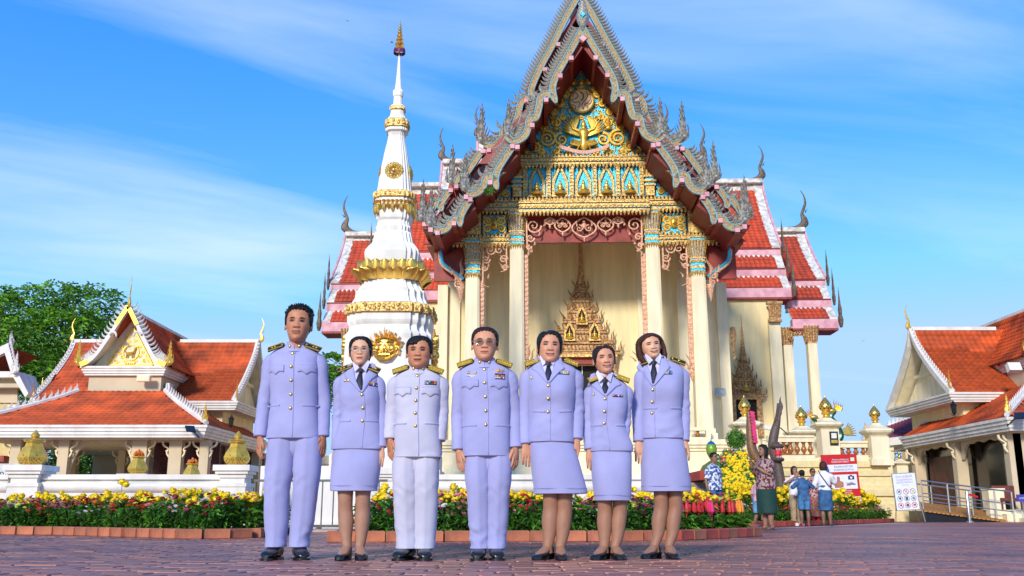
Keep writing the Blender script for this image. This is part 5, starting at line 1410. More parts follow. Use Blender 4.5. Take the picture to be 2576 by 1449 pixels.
  for k in range(21):
   t = (k + .6) / 21.5; f = t * (len(c_) - 1); i = int(f); q = f - i; x = c_[i][0] + (c_[i + 1][0] - c_[i][0]) * q; z = c_[i][1] + (c_[i + 1][1] - c_[i][1]) * q
   tx, tz = c_[i + 1][0] - c_[i][0], c_[i + 1][1] - c_[i][1]; l = math.hypot(tx, tz); nx, nz = (-tz / l, tx / l) if -tz * sx > 0 else (tz / l, -tx / l)
   o = link('bai_raka', claw_w if sx > 0 else claw_wl, pv_, (x + nx * .05, -4.25, z + nz * .05), (0, math.atan2(nx, nz) - sx * .25, 0))
  nf = link('naga_finial', nf_g, pv_, (sx * 1.72, -4.28, 5.82)); nf.scale = (sx * .75, .75, .95)
  # white hook on the board
  B(MB().tube(crom([(sx * .62, -4.38, 6.93), (sx * .52, -4.38, 7.02), (sx * .38, -4.38, 7.0), (sx * .33, -4.38, 6.84)], 4), [.05] * 9 + [.045, .04, .03, .01], 6), 'board_hook', white, True, par=bd)
 chofa('chofa', goldp, pv_, 0, -4.28, 7.95, 1.35, 1, rot=-R(60))
 rl_ = [(-.88, 5.86), (.88, 5.86), (0, 7.35)]
 rp = B(MB().prism(rl_, -3.66, -3.601), 'relief_panel', cream2)
 mb = MB()
 for q in (-1, 1):
  mb.ribbon([(q * .88, 5.86), (0, 7.35)], .05, -3.70, -3.661)
  for (dx, dz, r) in ((.55, .12, .11), (.34, .30, .08), (.62, .32, .06), (.30, .66, .08), (.12, .92, .07), (.16, 1.12, .05), (.2, .10, .07), (.45, .45, .07), (.72, .12, .06)): spiral(mb, q * dx, 5.9 + dz, r, 1.5, 0, q, -3.68, .022)
 mb.ribbon([(-.88, 5.86), (.88, 5.86)], .04, -3.70, -3.661); mb.tube([(.3 * math.cos(a), -3.69, 6.35 + .3 * math.sin(a)) for a in [k * PI / 12 for k in range(25)]], .025, 5)
 for k in range(5): mb.sphere((-.16 + .08 * k, -3.69, 5.93), (.045, .04, .05), 6, 4)
 # small gilt deer-like beast in the ring
 mb.tube([(-.16, -3.70, 6.30), (0, -3.71, 6.32), (.13, -3.70, 6.36), (.17, -3.70, 6.50)], [.05, .06, .05, .035], 6); mb.sphere((.19, -3.71, 6.53), (.06, .04, .04), 6, 4)
 for x in (-.15, -.08, .07, .14): mb.tube([(x, -3.70, 6.30), (x - .01, -3.70, 6.14)], .018, 4)
 mb.tube([(-.18, -3.7, 6.33), (-.23, -3.7, 6.45), (-.18, -3.7, 6.55)], .015, 4)
 B(mb, 'gilt_relief', goldp, True, par=rp)
 B(MB().bx(-.03, .03, -4.12, 2.7, 7.90, 8.02), 'ridge_cap', white)
 # wing ridges, verges, gable ends
 for sx in (-1, 1):
  B(MB().bx(min(sx * .6, sx * 3.95), max(sx * .6, sx * 3.95), -.1, .1, 7.38, 7.52), 'ridge_cap', white)
  for fb in (-1, 1):
   P = [(sx * 3.93, fb * (.02 + 2.98 * v ** 1.15), 7.4 - 2.85 * v ** .85 + .07) for v in [j / 8 for j in range(9)]]
   vb = B(MB().loft([[(p[0] - .12, p[1], p[2] + .03), (p[0] + .08, p[1], p[2] + .03), (p[0] + .08, p[1], p[2] - .22), (p[0] - .12, p[1], p[2] - .22)] for p in P]), 'verge_board', white)
   if fb < 0:
    for k in range(22):
     t = (k + .7) / 22.5; v = t; link('bai_raka', claw_w if fb > 0 else claw_wl, pv_, (sx * 3.95, fb * (.02 + 2.98 * v ** 1.15), 7.4 - 2.85 * v ** .85 + .09), (0, R(-18) , R(90))).scale = (.7, .8, .62)
  chofa('chofa', goldp, pv_, sx * 4.0, 0, 7.4, 1.05, sx)
  nf = link('naga_finial', nf_g, pv_, (sx * 3.98, -2.92, 4.62)); nf.scale = (.25, .6, .85)
  B(MB().xprism([(0, 7.05)] + [(-2.9 * v ** 1.15, 7.4 - 2.85 * v ** .85 - .25) for v in (.3, .6, .95)] + [(2.9 * v ** 1.15, 7.4 - 2.85 * v ** .85 - .25) for v in (.95, .6, .3)], sx * 3.3 - .05, sx * 3.3 + .05), 'wing_gable_wall', cream2)
  B(MB().bx(min(sx * 3.36, sx * 3.5), max(sx * 3.36, sx * 3.5), -1.2, 1.2, 5.6, 5.72), 'gable_tie', cream2)
  # valley strip
  B(MB().tube([(sx * .5, -1.05, 7.15 - .45), (sx * 1.15, -1.65, 6.05 + .1), (sx * 1.75, -2.1, 5.62)], .06, 5), 'valley_strip', hip_red)
 # ground floor: slab, columns, arch plates, ceiling
 B(MB().bx(-4.3, 4.3, -7.2, 3, .02, .42), 'floor_slab', cream2)
 B(MB().bx(-4.0, 4.0, -6.95, 3, 2.80, 2.845), 'ceiling', buff)
 zc_ = 2.798
 for (cx, cy, hw) in cols:
  mb = MB(); mb.bx(cx - hw, cx + hw, cy - .17, cy + .17, .42, zc_); c = B(mb, 'column', buff)
  b2 = MB()
  for q in (-1, 1):
   b2.tube(crom([(cx + q * hw, cy - .1, 2.2), (cx + q * (hw + .09), cy - .1, 2.35), (cx + q * (hw + .05), cy - .1, 2.5), (cx + q * (hw + .22), cy - .1, 2.62), (cx + q * (hw + .26), cy - .1, 2.76)], 4), [.02, .03, .035, .035, .035, .03, .03, .03, .03, .03, .035, .04, .04, .04, .04, .04, .04], 5); b2.sphere((cx + q * (hw + .1), cy - .1, 2.42), .045, 6, 4)
  B(b2, 'column_bracket', cream2, True, par=c)
 return pv_
def scallop_arch(par, x0, x1, y, z0, z1, m=buff):
 n_ = 40; lo = []
 for i in range(n_ + 1):
  t = i / n_; x = x0 + (x1 - x0) * t; e = abs(2 * t - 1); base = z1 - .10 - (z1 - z0) * max(0, (e - .55) / .45) ** 1.5
  lo.append((x, base - .07 + .10 * abs(math.sin(t * PI * 5))))
 MB().prism([(x1, z1), (x0, z1)] + lo, y, y + .1).build('scalloped_arch', m, par)
def PV(px): return at(px, 1150, 34).x + 14.75
colL = [(PV(166), -6.3, .18), (PV(356), -6.3, .26), (PV(446), -6.3, .22), (PV(518), -6.3, .16), (-2.6, -6.3, .17), (-3.9, -6.3, .17), (3.85, -2.8, .17), (3.85, 1.0, .17), (-3.85, -2.8, .17), (-1.2, -.5, .15), (.35, -.5, .15), (1.5, -.5, .15), (-3.2, -.5, .15)]
pL = pavilion(-14.75, 40.2, 1 and -1, 'left pavilion with orange tiled roofs, white eaves and a gilt gable relief', colL, (150, 20, 130))
scallop_arch(pL, PV(180), PV(338), -6.25, 2.0, 2.798); scallop_arch(pL, -2.4, PV(152), -6.25, 2.3, 2.798)
scallop_arch(pL, -1.0, .25, -.4, 2.2, 2.798); scallop_arch(pL, PV(530), 4.0, -6.2, 2.3, 2.798)
for (a, b) in ((PV(377), PV(429)), (PV(462), PV(507)), (PV(530), 3.75)):
 f_ = MB().bx(a, b, -5.2, -5.12, .42, 2.79).build('lattice_screen', latt, pL)
 mb = MB()
 for i in range(5):
  for j in range(9):
   cx = a + (b - a) * (i + .5) / 5; cz = .55 + j * .25; mb.tube([(cx + .1 * math.cos(k * PI / 4), -5.22, cz + .1 * math.sin(k * PI / 4)) for k in range(9)], .012, 4)
 mb.build('lattice_rings', mat('dark_red_lattice', (.17, .035, .025), .5), f_)
MB().bx(-3.9, 3.9, 2.9, 3.0, 1.9, 2.79).build('back_beam', buff, pL)
MB().bx(1.75, 3.7, -5.1, 2.9, .42, 2.79).build('inner_room', latt, pL)
for nm, cx, cy, cz, s_, m in (('speaker_box', .88, -4.32, 5.24, (.55, .25, .26), cream2), ('speaker_box', 1.52, -3.4, 5.05, (.2, .5, .26), white)):
 b_ = MB().box((0, 0, 0), s_).box((0, -s_[1] / 2 - .005, 0), (s_[0] * .86, .02, s_[2] * .8)); o = b_.build(nm, m);
 o.location = (( -14.75 + cx) * PK, (40.2 + cy) * PK - .1, CAM_H + (cz - CAM_H) * PK); tag(o, 'white box fitting hung under the left pavilion gable, %s' % ('front one' if cx < 1 else 'side one'), 'box fitting')
def wall_lantern(x, y, z, label):
 t = thing('wall_lantern', label, 'lantern', (x, y, z), group='black wall lanterns of the pavilions')
 MB().lathe([(.02, -.30), (.05, -.24), (.09, -.20), (.12, .08), (.14, .10), (.06, .2), (.015, .3)], n=6).build('lantern_body', blackp, t); MB().tube([(0, .3, -.2), (0, .15, -.28), (0, .02, -.22)], .015, 5).build('bracket_arm', blackp, t)
 MB().lathe([(.075, -.18), (.10, .06)], n=6).build('glass', mat('smoky_glass', (.25, .2, .12), .2), t)
p = at(583, 1060, 43.2); wall_lantern(p.x, 43.1, p.z, 'black lantern on the left pavilion wall beside the tall man')
def flood(x, y, z, sx, label):
 t = thing('eave_floodlight', label, 'floodlight', (x, y, z))
 MB().box((0, -.25, .0), (.36, .5, .05), rx=.5, rz=sx * .5).build('lamp_head', blackp, t); MB().tube([(sx * .02, 0, -.05), (sx * .18, .35, -.30)], .025, 6).build('arm', blackp, t)
p = at(483, 1080, 37.7); flood(p.x, 37.75, p.z, 1, 'black floodlight clipped to the left pavilion eave')
XR, YR = 19.85, 37.4
def PR(px, Y=31.2): return at(px, 1180, Y).x - XR
colR = [(-3.75, -6.35, .21), (PR(2560), -6.35, .2), (1.5, -6.3, .2), (3.8, -6.3, .2), (-3.75, -2.6, .2), (-3.7, 1.1, .2)]
pR = pavilion(XR, YR, 1, 'right pavilion with orange tiled roofs at the edge of the photo', colR, (200, 0, 100))
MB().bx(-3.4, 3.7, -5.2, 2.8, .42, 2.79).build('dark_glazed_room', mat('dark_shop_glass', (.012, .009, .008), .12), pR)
for (y0, y1) in ((-6.1, -2.9), (-2.35, .9)):
 n_ = 24; P = []
 for i in range(n_ + 1):
  t = i / n_; e = abs(2 * t - 1); P.append((y0 + (y1 - y0) * t, 2.66 - .5 * max(0, (e - .6) / .4) ** 1.5 + .07 * abs(math.sin(t * PI * 4))))
 MB().xprism([(y1, 2.798), (y0, 2.798)] + P, -3.8, -3.7).build('scalloped_arch', buff, pR)
MB().bx(-3.45, -3.41, -1.9, .7, .42, 2.4).build('lattice_screen', latt, pR)
wn = MB(); x0, x1 = PR(2535, 32), PR(2576, 32)
g_ = MB().bx(x0, x0 + .9, -5.26, -5.21, 1.1, 2.1).build('window_pane', mat('pale_green_glass', (.22, .36, .26), .3), pR)
mb = MB()
for k in range(4): mb.bx(x0 + .0 + k * .3 - .015, x0 + k * .3 + .015, -5.3, -5.265, 1.1, 2.1)
for k in range(5): mb.bx(x0, x0 + .9, -5.3, -5.265, 1.1 + k * .25 - .015, 1.1 + k * .25 + .015)
mb.build('window_bars', blackp, g_)
o = tag(MB().box((0, 0, .35), (.55, .5, .7)).box((0, -.02, .72), (.6, .56, .05)).build('counter_block', cream2), 'pale box counter inside the right pavilion doorway', 'counter'); p = at(2497, 1268, 34.6); o.location = (p.x + .2, 34.9, .42)
o = MB(); o.box((0, 0, .35), (.8, .6, .12)); o.box((0, .28, .6), (.8, .08, .5));
for a in (-.35, .35):
 for b in (-.25, .25): o.box((a, b, .15), (.06, .06, .3))
o = tag(o.build('wooden_chair', mat('red_brown_wood', (.16, .04, .02), .4)), 'red brown wooden seat inside the right pavilion doorway', 'chair'); o.location = (at(2545, 1250, 34.6).x, 34.9, .42)
p = at(2382, 1030, 38); wall_lantern(p.x, 37.4, p.z, 'black lantern on the right pavilion wall under the wing roof')
p = at(2553, 1048, 34.6); flood(p.x, 34.5, p.z, -1, 'black floodlight clipped to the right pavilion eave')
p = at(2550, 925, 38.0); o = MB().box((0, 0, 0), (.5, .25, .35), rx=-.4).box((0, .2, .05), (.08, .3, .08)); o = tag(o.build('speaker_box', white), 'white box fitting below the upper eave of the right pavilion', 'box fitting'); o.location = (p.x, 38.0, p.z)
# annex roof behind the right pavilion
an = thing('annex_building', 'low maroon roofed annex left of the right pavilion', 'building', (0, 0, 0))
def atv(px, py, Y): v = at(px, py, Y); return (v.x, v.y, v.z)
A, B_, C_, D_ = atv(2232, 1072, 50), atv(2330, 1037, 50), atv(2332, 1090, 47), atv(2226, 1102, 47)
an_p = lambda u, v: tuple(Vector(A).lerp(Vector(B_), u).lerp(Vector(D_).lerp(Vector(C_), u), v))
MB().add([A, B_, C_, D_], [(0, 3, 2, 1)]).build('roof_deck', mat('maroon_tile', (.22, .03, .05), .5), an)
surf_tiles('maroon', an, an_p, 12, 7, mat('maroon_tile', (.22, .03, .05), .5), 0)
MB().tube([A, B_], .09, 6).build('ridge_cap', white, an)
for k in range(10): link('crest_leaf', crest_me, an, Vector(A).lerp(Vector(B_), (k + .5) / 10) + Vector((0, 0, .06))).scale = (1.2,) * 3
e0, e1 = atv(2223, 1104, 47), atv(2332, 1092, 47); MB().loft([[(e[0], e[1], e[2]), (e[0], e[1] + .5, e[2]), (e[0], e[1] + .5, e[2] - .6), (e[0], e[1], e[2] - .35)] for e in (e0, e1)]).build('eave_cornice', white, an)
for px in (2236, 2290):
 x_ = at(px, 1200, 47.5).x; MB().bx(x_ - .25, x_ + .25, 47.2, 47.7, 0, at(px, 1118, 47.5).z).build('column', cream2, an)
MB().bx(at(2300, 1200, 49).x, at(2340, 1200, 49).x + 2, 48.6, 48.9, 0, at(2300, 1115, 49).z).build('wall', latt, an)
# ================================================================ far left house with white gable, signboard
fh = thing('white_gabled_house', 'yellow house with white flame edged gable at the left edge', 'building', (-23.0, 43, 0))
def H_(px, py, y=0): v = at(px, py, 43 + y); return (v.x + 23.0, y, v.z)
def xz(px, py): a = H_(px, py); return (a[0], a[2])
MB().prism([xz(-260, 1010), xz(30, 1010), xz(30, 1290), xz(-260, 1290)], .6, 3).build('wall', mat('yellow_wall_paint', (.66, .50, .20), .7, var=.05), fh)
MB().prism([xz(-250, 1010), xz(28, 942), xz(30, 1010)], .5, .59).build('gable_wall', buff, fh)
MB().prism([xz(-300, 1035), xz(-5, 882), xz(30, 865), xz(30, 872), xz(48, 940), xz(36, 940), xz(20, 890), xz(-8, 903), xz(-300, 1062)], -.3, .0).build('bargeboard', white, fh)
MB().prism([xz(-320, 1035), xz(-5, 884), xz(20, 872), xz(8, 868), xz(-10, 875), xz(-320, 1012)], .01, 3).build('roof_covering', tile_m, fh)
mb = MB();
for k in range(9): a = xz(32 + k * 1.6, 862 + k * 8); flame(mb, a[0], a[1], .3, .6, -.3, wd=.12)
for k in range(12): a = xz(-4 - k * 9, 880 + k * 4.6); flame(mb, a[0], a[1], .22, -.6, -.3, wd=.12)
flame(mb, xz(30, 872)[0], xz(30, 872)[1], .7, .15, -.15, wd=.35, th=.08); mb.build('bai_raka', white, fh)
nf = link('naga_finial', nf_w, fh, (xz(46, 938)[0], -.3, xz(46, 938)[1])); nf.scale = (.8, .8, .95)
mb = MB(); mb.prism([xz(-300, 935), xz(36, 935), xz(36, 950), xz(-300, 950)], -.1, .5); mb.prism([xz(36, 935), xz(46, 935), xz(74, 990), xz(66, 1000), xz(36, 950)], -.1, 1.5); mb.prism([xz(20, 1019), xz(62, 1019), xz(62, 1030), xz(20, 1030)], 0, 1); mb.build('eave_cornice', white, fh)
MB().prism([xz(-40, 965), xz(48, 965), xz(52, 975), xz(-40, 975)], -.05, .49).build('soffit', buff, fh)
MB().prism([xz(-300, 1150), xz(45, 1150), xz(45, 1165), xz(-300, 1165)], -1.2, .5).build('lower_canopy', redp, fh)
sg = tag(MB().bx(-.85, .85, -.03, .03, -.28, .28).build('name_board', mat('pale_sign_board', (.6, .6, .58), .6)), 'pale name board with dark Thai letters at the left edge', 'sign'); p = at(-8, 1192, 27); sg.location = (p.x, 27, p.z)
text_mesh('ตึกพ', .26, mat('navy_lettering', (.01, .012, .06), .5), sg, (.16, -.034, -.09), extr=.003)
for dx in (-.7, .7): o = link('post', MB().bx(-.03, .03, -.02, .02, -1.2, -.28).mesh('post', blackmetal), sg, (dx, 0, 0))
# gilded guardian figure with red tail behind the left pavilion skirt roof
gs = thing('gilded_statue', 'gilded guardian statue with a tall crown beside the left pavilion', 'statue', (at(98, 1040, 44).x, 44, 0))
zz = at(98, 1040, 44).z; sc_ = at(98, 948, 44).z - zz
mb = MB(); mb.lathe([(.6, 0), (.6, .05)], (0, 0, zz - 1.2), 10); mb.tube([(0, 0, 0.02), (0, 0, zz - 1.1)], .4, 8); mb.build('stone_base', cream2, gs)
fgm = seated_figure(sc_ / 1.2, gold, name='figure'); o = link('figure', fgm, gs, (0, 0, zz - .2)); o.scale = (1.15, 1.15, 1.1)
mb = MB()
for k in range(7): flame(mb, -.9 + .12 * k, zz - .3 + .1 * abs(k - 3), .6, (k - 3) * .3, 0, wd=.2, th=.08)
for k in range(7): flame(mb, .25 + .08 * k, zz - .3, .5, (k - 3) * .3, 0, wd=.18, th=.08)
spiral(mb, -.6, zz + .1, .3, 1.3, 0, 1, -.1, .07); mb.build('gilt_flames', gold, gs, True)
mb = MB(); flame(mb, (at(118, 1000, 44).x - at(98, 1000, 44).x), at(0, 1035, 44).z, 1.75, .2, .2, wd=.45, th=.1); mb.build('red_tail_fin', redp, gs)
# ================================================================ trees
def tree(name, label, x, y, h, blobs, seed, trunk_r=.35, leaves=9000, ls=.32, m=leafm, m2=leafl, group=None):
 rr = random.Random(seed); t = thing(name, label, 'tree', (x, y, 0), group=group)
 tr = MB(); top = Vector((0, 0, h * .45)); tr.tube([(0, 0, 0), (.1, 0, h * .25), top], [trunk_r, trunk_r * .75, trunk_r * .55], 8)
 for (bx_, by_, bz_, br) in blobs:
  c = Vector((bx_, by_, bz_)); mid = top.lerp(c, .5) + Vector((rr.gauss(0, .3), rr.gauss(0, .3), .3)); tr.tube([top * rr.uniform(.8, 1), mid, c], [trunk_r * .4, trunk_r * .22, .03], 6)
  for q in range(3):
   e = c + Vector((rr.gauss(0, 1), rr.gauss(0, 1), rr.gauss(0, .8))) * br * .35; tr.tube([mid.lerp(c, .6), (mid + e) / 2 + Vector((0, 0, .1)), e], [.06, .04, .015], 4)
 tr.build('trunk', barkm, t, True)
 tot = sum(b[3] ** 2 for b in blobs)
 for mi, mm in enumerate((m, m2)):
  lf = MB()
  for (bx_, by_, bz_, br) in blobs:
   n_ = int(leaves * br ** 2 / tot * (.55 if mi == 0 else .45)); k = 0
   while k < n_:
    # clusters of leaflets on twig ends
    d = Vector((rr.gauss(0, 1), rr.gauss(0, 1), rr.gauss(0, 1))).normalized(); q = rr.uniform(.5, 1.05) ** .6
    c = Vector((bx_, by_, bz_)) + Vector((d.x * br, d.y * br, d.z * br * .75)) * q
    if mi == 1 and d.z < -.1 and rr.random() < .7: continue  # second leaf colour, mostly left off the clump undersides
    tw = (d + Vector((rr.gauss(0, .5), rr.gauss(0, .5), rr.gauss(0, .35)))).normalized()
    for s_ in range(7):
     p = c + tw * ls * .45 * s_ - Vector((0, 0, .02 * s_ * s_)); sd_ = tw.cross(Vector((0, 0, 1))); sd_ = sd_ if sd_.length > .1 else Vector((1, 0, 0))
     leaf(lf, p, (sd_.normalized() * (1 if s_ % 2 else -1) + tw * .6 + Vector((0, 0, rr.uniform(-.3, .4)))), ls * rr.uniform(.8, 1.3), ls * .42, rr.uniform(.1, .5)); k += 1
  lf.build('crown' if mi == 0 else 'crown_upper_leaves', mm, t, kind='stuff')
 return t
def tb(px, py, Y, r, x0): v = at(px, py, Y); return (v.x - x0, Y - 60, v.z, r)
x0 = at(150, 1100, 60).x
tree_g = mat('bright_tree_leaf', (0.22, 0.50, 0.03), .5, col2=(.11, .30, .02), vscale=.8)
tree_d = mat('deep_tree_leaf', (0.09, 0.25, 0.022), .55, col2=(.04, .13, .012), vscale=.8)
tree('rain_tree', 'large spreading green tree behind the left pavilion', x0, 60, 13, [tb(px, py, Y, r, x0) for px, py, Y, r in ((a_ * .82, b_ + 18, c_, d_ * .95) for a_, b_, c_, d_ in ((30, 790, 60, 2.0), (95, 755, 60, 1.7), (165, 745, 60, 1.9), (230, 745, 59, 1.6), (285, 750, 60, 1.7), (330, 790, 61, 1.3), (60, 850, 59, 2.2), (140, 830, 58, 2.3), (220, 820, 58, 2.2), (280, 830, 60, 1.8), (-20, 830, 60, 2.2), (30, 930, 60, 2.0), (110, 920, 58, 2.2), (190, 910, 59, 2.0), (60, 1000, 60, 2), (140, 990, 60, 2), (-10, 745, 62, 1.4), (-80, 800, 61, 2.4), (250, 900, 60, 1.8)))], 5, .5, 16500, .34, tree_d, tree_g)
x0 = at(240, 1200, 62).x
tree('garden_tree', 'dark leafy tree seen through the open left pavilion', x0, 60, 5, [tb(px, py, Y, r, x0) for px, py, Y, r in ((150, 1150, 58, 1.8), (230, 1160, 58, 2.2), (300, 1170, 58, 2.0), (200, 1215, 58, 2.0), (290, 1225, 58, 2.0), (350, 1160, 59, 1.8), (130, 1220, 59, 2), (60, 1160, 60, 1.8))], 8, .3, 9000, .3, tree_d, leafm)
x0 = at(834, 900, 64).x
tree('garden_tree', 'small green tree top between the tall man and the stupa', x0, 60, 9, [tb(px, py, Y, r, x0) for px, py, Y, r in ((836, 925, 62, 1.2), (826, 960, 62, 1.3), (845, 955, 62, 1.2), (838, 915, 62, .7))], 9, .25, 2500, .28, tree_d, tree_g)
x0 = at(2246, 1250, 62).x
tree('garden_tree', 'small far green tree left of the right pavilion columns', x0, 60, 3, [tb(px, py, Y, r, x0) for px, py, Y, r in ((2242, 1165, 62, .9), (2246, 1190, 62, .8), (2238, 1200, 62, .7))], 10, .15, 1500, .2, tree_d, tree_g)
# ================================================================ terrace with balustrade on the right
YT = 37.5
def tz(py, Y=YT): return at(1288, py, Y).z
def tx(px, py=1200, Y=YT): return at(px, py, Y).x
te = thing('terrace', 'cream moulded terrace with balustrade right of the temple steps', 'terrace', (tx(1925), YT, 0))
z = [tz(p_) for p_ in (1290, 1268, 1255, 1248, 1232, 1222, 1205, 1198, 1185, 1176, 1160)]
tmb = MB(); xL, xR = tx(1905), tx(2218); outs = [.75, .62, .5, .62, .5, .32, .25, .33, .2, .28, .12]
cy = mat('yellow_cream_paint', (.74, .60, .30), .65, var=.05)
tmb.bx(xL, xR + .8, YT - .8, YT + 12, 0, z[0])
for i in range(10): tmb.bx(xL, xR + outs[i], YT - outs[i], YT + 12, z[i], z[i + 1])
tmb.build('terrace_wall', cy, te, world=True)
MB().bx(xL, xR + .15, YT - .18, YT + 12, z[10], z[10] + .12).build('terrace_kerb', cream2, te, world=True)
zf = z[10] + .12
def rail(x0, x1, y, ztop, n, par=te, z0=None):
 z0 = zf if z0 is None else z0
 mb = MB(); mb.bx(x0, x1, y - .14, y + .14, ztop - .22, ztop - .05); mb.bx(x0, x1, y - .19, y + .19, ztop - .05, ztop + .03); mb.bx(x0, x1, y - .13, y + .13, z0, z0 + .10)
 r_ = mb.build('balustrade_rail', cream2, par, world=True); o_ = OFF[par.name]; hh = (ztop - .22 - z0 - .10)
 for k in range(n):
  x = x0 + (x1 - x0) * (k + .5) / n; o = link('baluster', bal_me, par, (x - o_[0], y - o_[1], z0 + .10 - o_[2])); o.scale = (1.05, 1.05, hh / .8)
rail(tx(1935), tx(2052), YT, tz(1098), 7); rail(tx(1980), tx(2120), YT + 3.5, tz(1106, YT + 3.5), 9); rail(tx(2112), tx(2186), YT, tz(1112), 4)
rail(tx(2100), tx(2200), YT + 3, tz(1116, YT + 3), 6)
def post(px, Y, hw, zb, zcap, ztop, par=te):
 x = at(px, 1100, Y).x; mb = MB(); mb.bx(x - hw, x + hw, Y - hw, Y + hw, zb, zcap)
 def oc(h, zz, c=.72): return [(x + a * h, Y + b * h, zz) for a, b in ((-1, -c), (-c, -1), (c, -1), (1, -c), (1, c), (c, 1), (-c, 1), (-1, c))]
 H = ztop - zcap; mb.loft([oc(hw * 1.02, zcap), oc(hw * 1.12, zcap + H * .1), oc(hw * 1.5, zcap + H * .28), oc(hw * 1.62, zcap + H * .42), oc(hw * 1.55, zcap + H * .55), oc(hw * .95, zcap + H * .72), oc(hw * .6, zcap + H * .9), oc(hw * .5, ztop)])
 mb.bx(x - hw * 1.25, x + hw * 1.25, Y - hw * 1.25, Y + hw * 1.25, zb, zb + .25)
 mb.build('post', cream2, par, world=True); return x
def finial(x, Y, z0, h, label):
 t = thing('gilt_finial', label, 'finial', (x, Y, z0), group='pierced gilt lotus bud finials')
 MB().lathe([(a * h, b * h) for a, b in ((.16, 0), (.17, .05), (.13, .10), (.12, .16), (.17, .20), (.21, .25), (.15, .29), (.13, .31), (.20, .35))], n=12).build('stem_mouldings', goldp, t, smooth=True)
 MB().lathe([(a * h, b * h) for a, b in ((.18, .35), (.25, .42), (.27, .52), (.22, .65), (.13, .78), (.07, .86), (.035, .90), (.04, .92), (.008, 1.0))], n=14).build('bud', gold, t, smooth=True)
 ho = MB()
 for j in range(5):
  for i in range(9):
   a = (i + .5 * (j % 2)) * 2 * PI / 9; zz = (.42 + j * .085) * h; r = interp(zz / h, [.35, .42, .52, .65, .78, .86], [.18, .25, .27, .22, .13, .07]) * h + .004; w_ = .035 * h * (1 - j * .12)
   n_ = Vector((math.cos(a), math.sin(a), 0)); tt = Vector((-math.sin(a), math.cos(a), 0)); c = n_ * r + Vector((0, 0, zz)); sl = -n_ * .018 * h * (j - 1) ; o = len(ho.v)
   ho.v += [tuple(c - tt * w_), tuple(c - Vector((0, 0, w_)) - sl * .5), tuple(c + tt * w_), tuple(c + Vector((0, 0, w_ * 1.5)) + sl)]; ho.f.append((o, o + 1, o + 2, o + 3))
 ho.build('pierced_opening', dark, t); return t
xa_ = post(1877, YT - 1.2, .36, 0, tz(1082, YT - 1.2), tz(1050, YT - 1.2)); finial(xa_, YT - 1.2, tz(1052, YT - 1.2), tz(994, YT - 1.2) - tz(1052, YT - 1.2), 'gilt bud finial in front of the ornate temple window')
xb_ = post(2019, YT + 2, .42, zf, tz(1100, YT + 2), tz(1073, YT + 2)); finial(xb_, YT + 2, tz(1075, YT + 2), tz(1019, YT + 2) - tz(1075, YT + 2), 'gilt bud finial by the leaning porch column')
xc_ = post(2082, YT - .1, .34, zf - .3, tz(1082), tz(1053)); finial(xc_, YT - .1, tz(1055), tz(995) - tz(1055), 'gilt bud finial between the two green naga birds')
xd_ = post(2205, YT - .1, .34, zf - .3, tz(1100), tz(1066)); finial(xd_, YT - .1, tz(1068), tz(1017) - tz(1068), 'gilt bud finial at the right end of the terrace')
xe_ = post(2258, YT + 6, .25, 0, tz(1172, YT + 6), tz(1156, YT + 6), te); finial(xe_, YT + 6, tz(1158, YT + 6), tz(1140, YT + 6) - tz(1158, YT + 6), 'small far gilt finial seen through the annex columns')
MB().bx(tx(2225), tx(2300), YT + 5.8, YT + 6.2, 0, tz(1178, YT + 6)).build('rear_wall', cream2, te, world=True)
pq = tag(MB().bx(-.16, .16, -.02, .02, -.26, .26).build('notice_plaque', blackp), 'small black notice plaque on the terrace post', 'plaque'); pq.location = (xc_ + .12, YT - .47, tz(1105));
MB().bx(-.10, .10, -.026, -.021, 0, .2).build('white_picture', white, pq); MB().bx(-.12, .12, -.026, -.021, -.18, -.06).build('gilt_lines', goldp, pq)
# green naga birds behind the terrace
ngm = mat('green_glass_scales', (.01, .12, .07), .3, .2, var=.3, vscale=25)
def naga_bird(px, Y, fx, s, label):
 v = at(px, 1115, Y); t = thing('naga_bird_statue', label, 'statue', (v.x, Y, 0), group='green and gold naga bird statues')
 zb = v.z; c_ = crom([(0, 0, zb), (fx * .25 * s, 0, zb + .4 * s), (fx * .05 * s, 0, zb + .9 * s), (-fx * .15 * s, 0, zb + 1.25 * s), (fx * .05 * s, 0, zb + 1.5 * s)], 5)
 MB().tube(c_, [.2 * s * (1 - .5 * i / len(c_)) for i in range(len(c_))], 8).build('neck', ngm, t, True)
 MB().lathe([(.3, 0), (.3, zb)], (0, 0, 0), 8).build('statue_base', cream2, t)
 mb = MB(); mb.sphere((-fx * .06 * s, -.02, zb + 1.55 * s), (.24 * s, .12 * s, .15 * s), 8, 5)
 for k in range(5): flame(mb, fx * (.05 + .08 * k) * s, zb + (1.55 + .0 * k) * s, (.55 - .06 * k) * s, fx * (.2 + .2 * k), 0, wd=.14 * s, th=.04)
 mb.tube([(-fx * .2 * s, 0, zb + 1.5 * s), (-fx * .4 * s, 0, zb + 1.48 * s)], [.07 * s, .02 * s], 5)
 for k in range(7):
  a = R(-10 + 13 * k); mb.tube([(fx * .15 * s, -.05, zb + .55 * s), (fx * (.55) * s, -.08, zb + (.40 + .12 * k * .4) * s), (fx * (.45 + .55 * math.cos(a)) * s, -.05, zb + (.45 + .55 * math.sin(a)) * s)], [.05 * s, .07 * s, .02 * s], 5)
 mb.build('gilt_head_and_wing', gold, t, True)
naga_bird(2050, 41.5, -1, .72, 'green naga bird with gold wing left of the terrace post')
naga_bird(2103, 41.5, 1, .9, 'green naga bird with gold wing right of the terrace post')
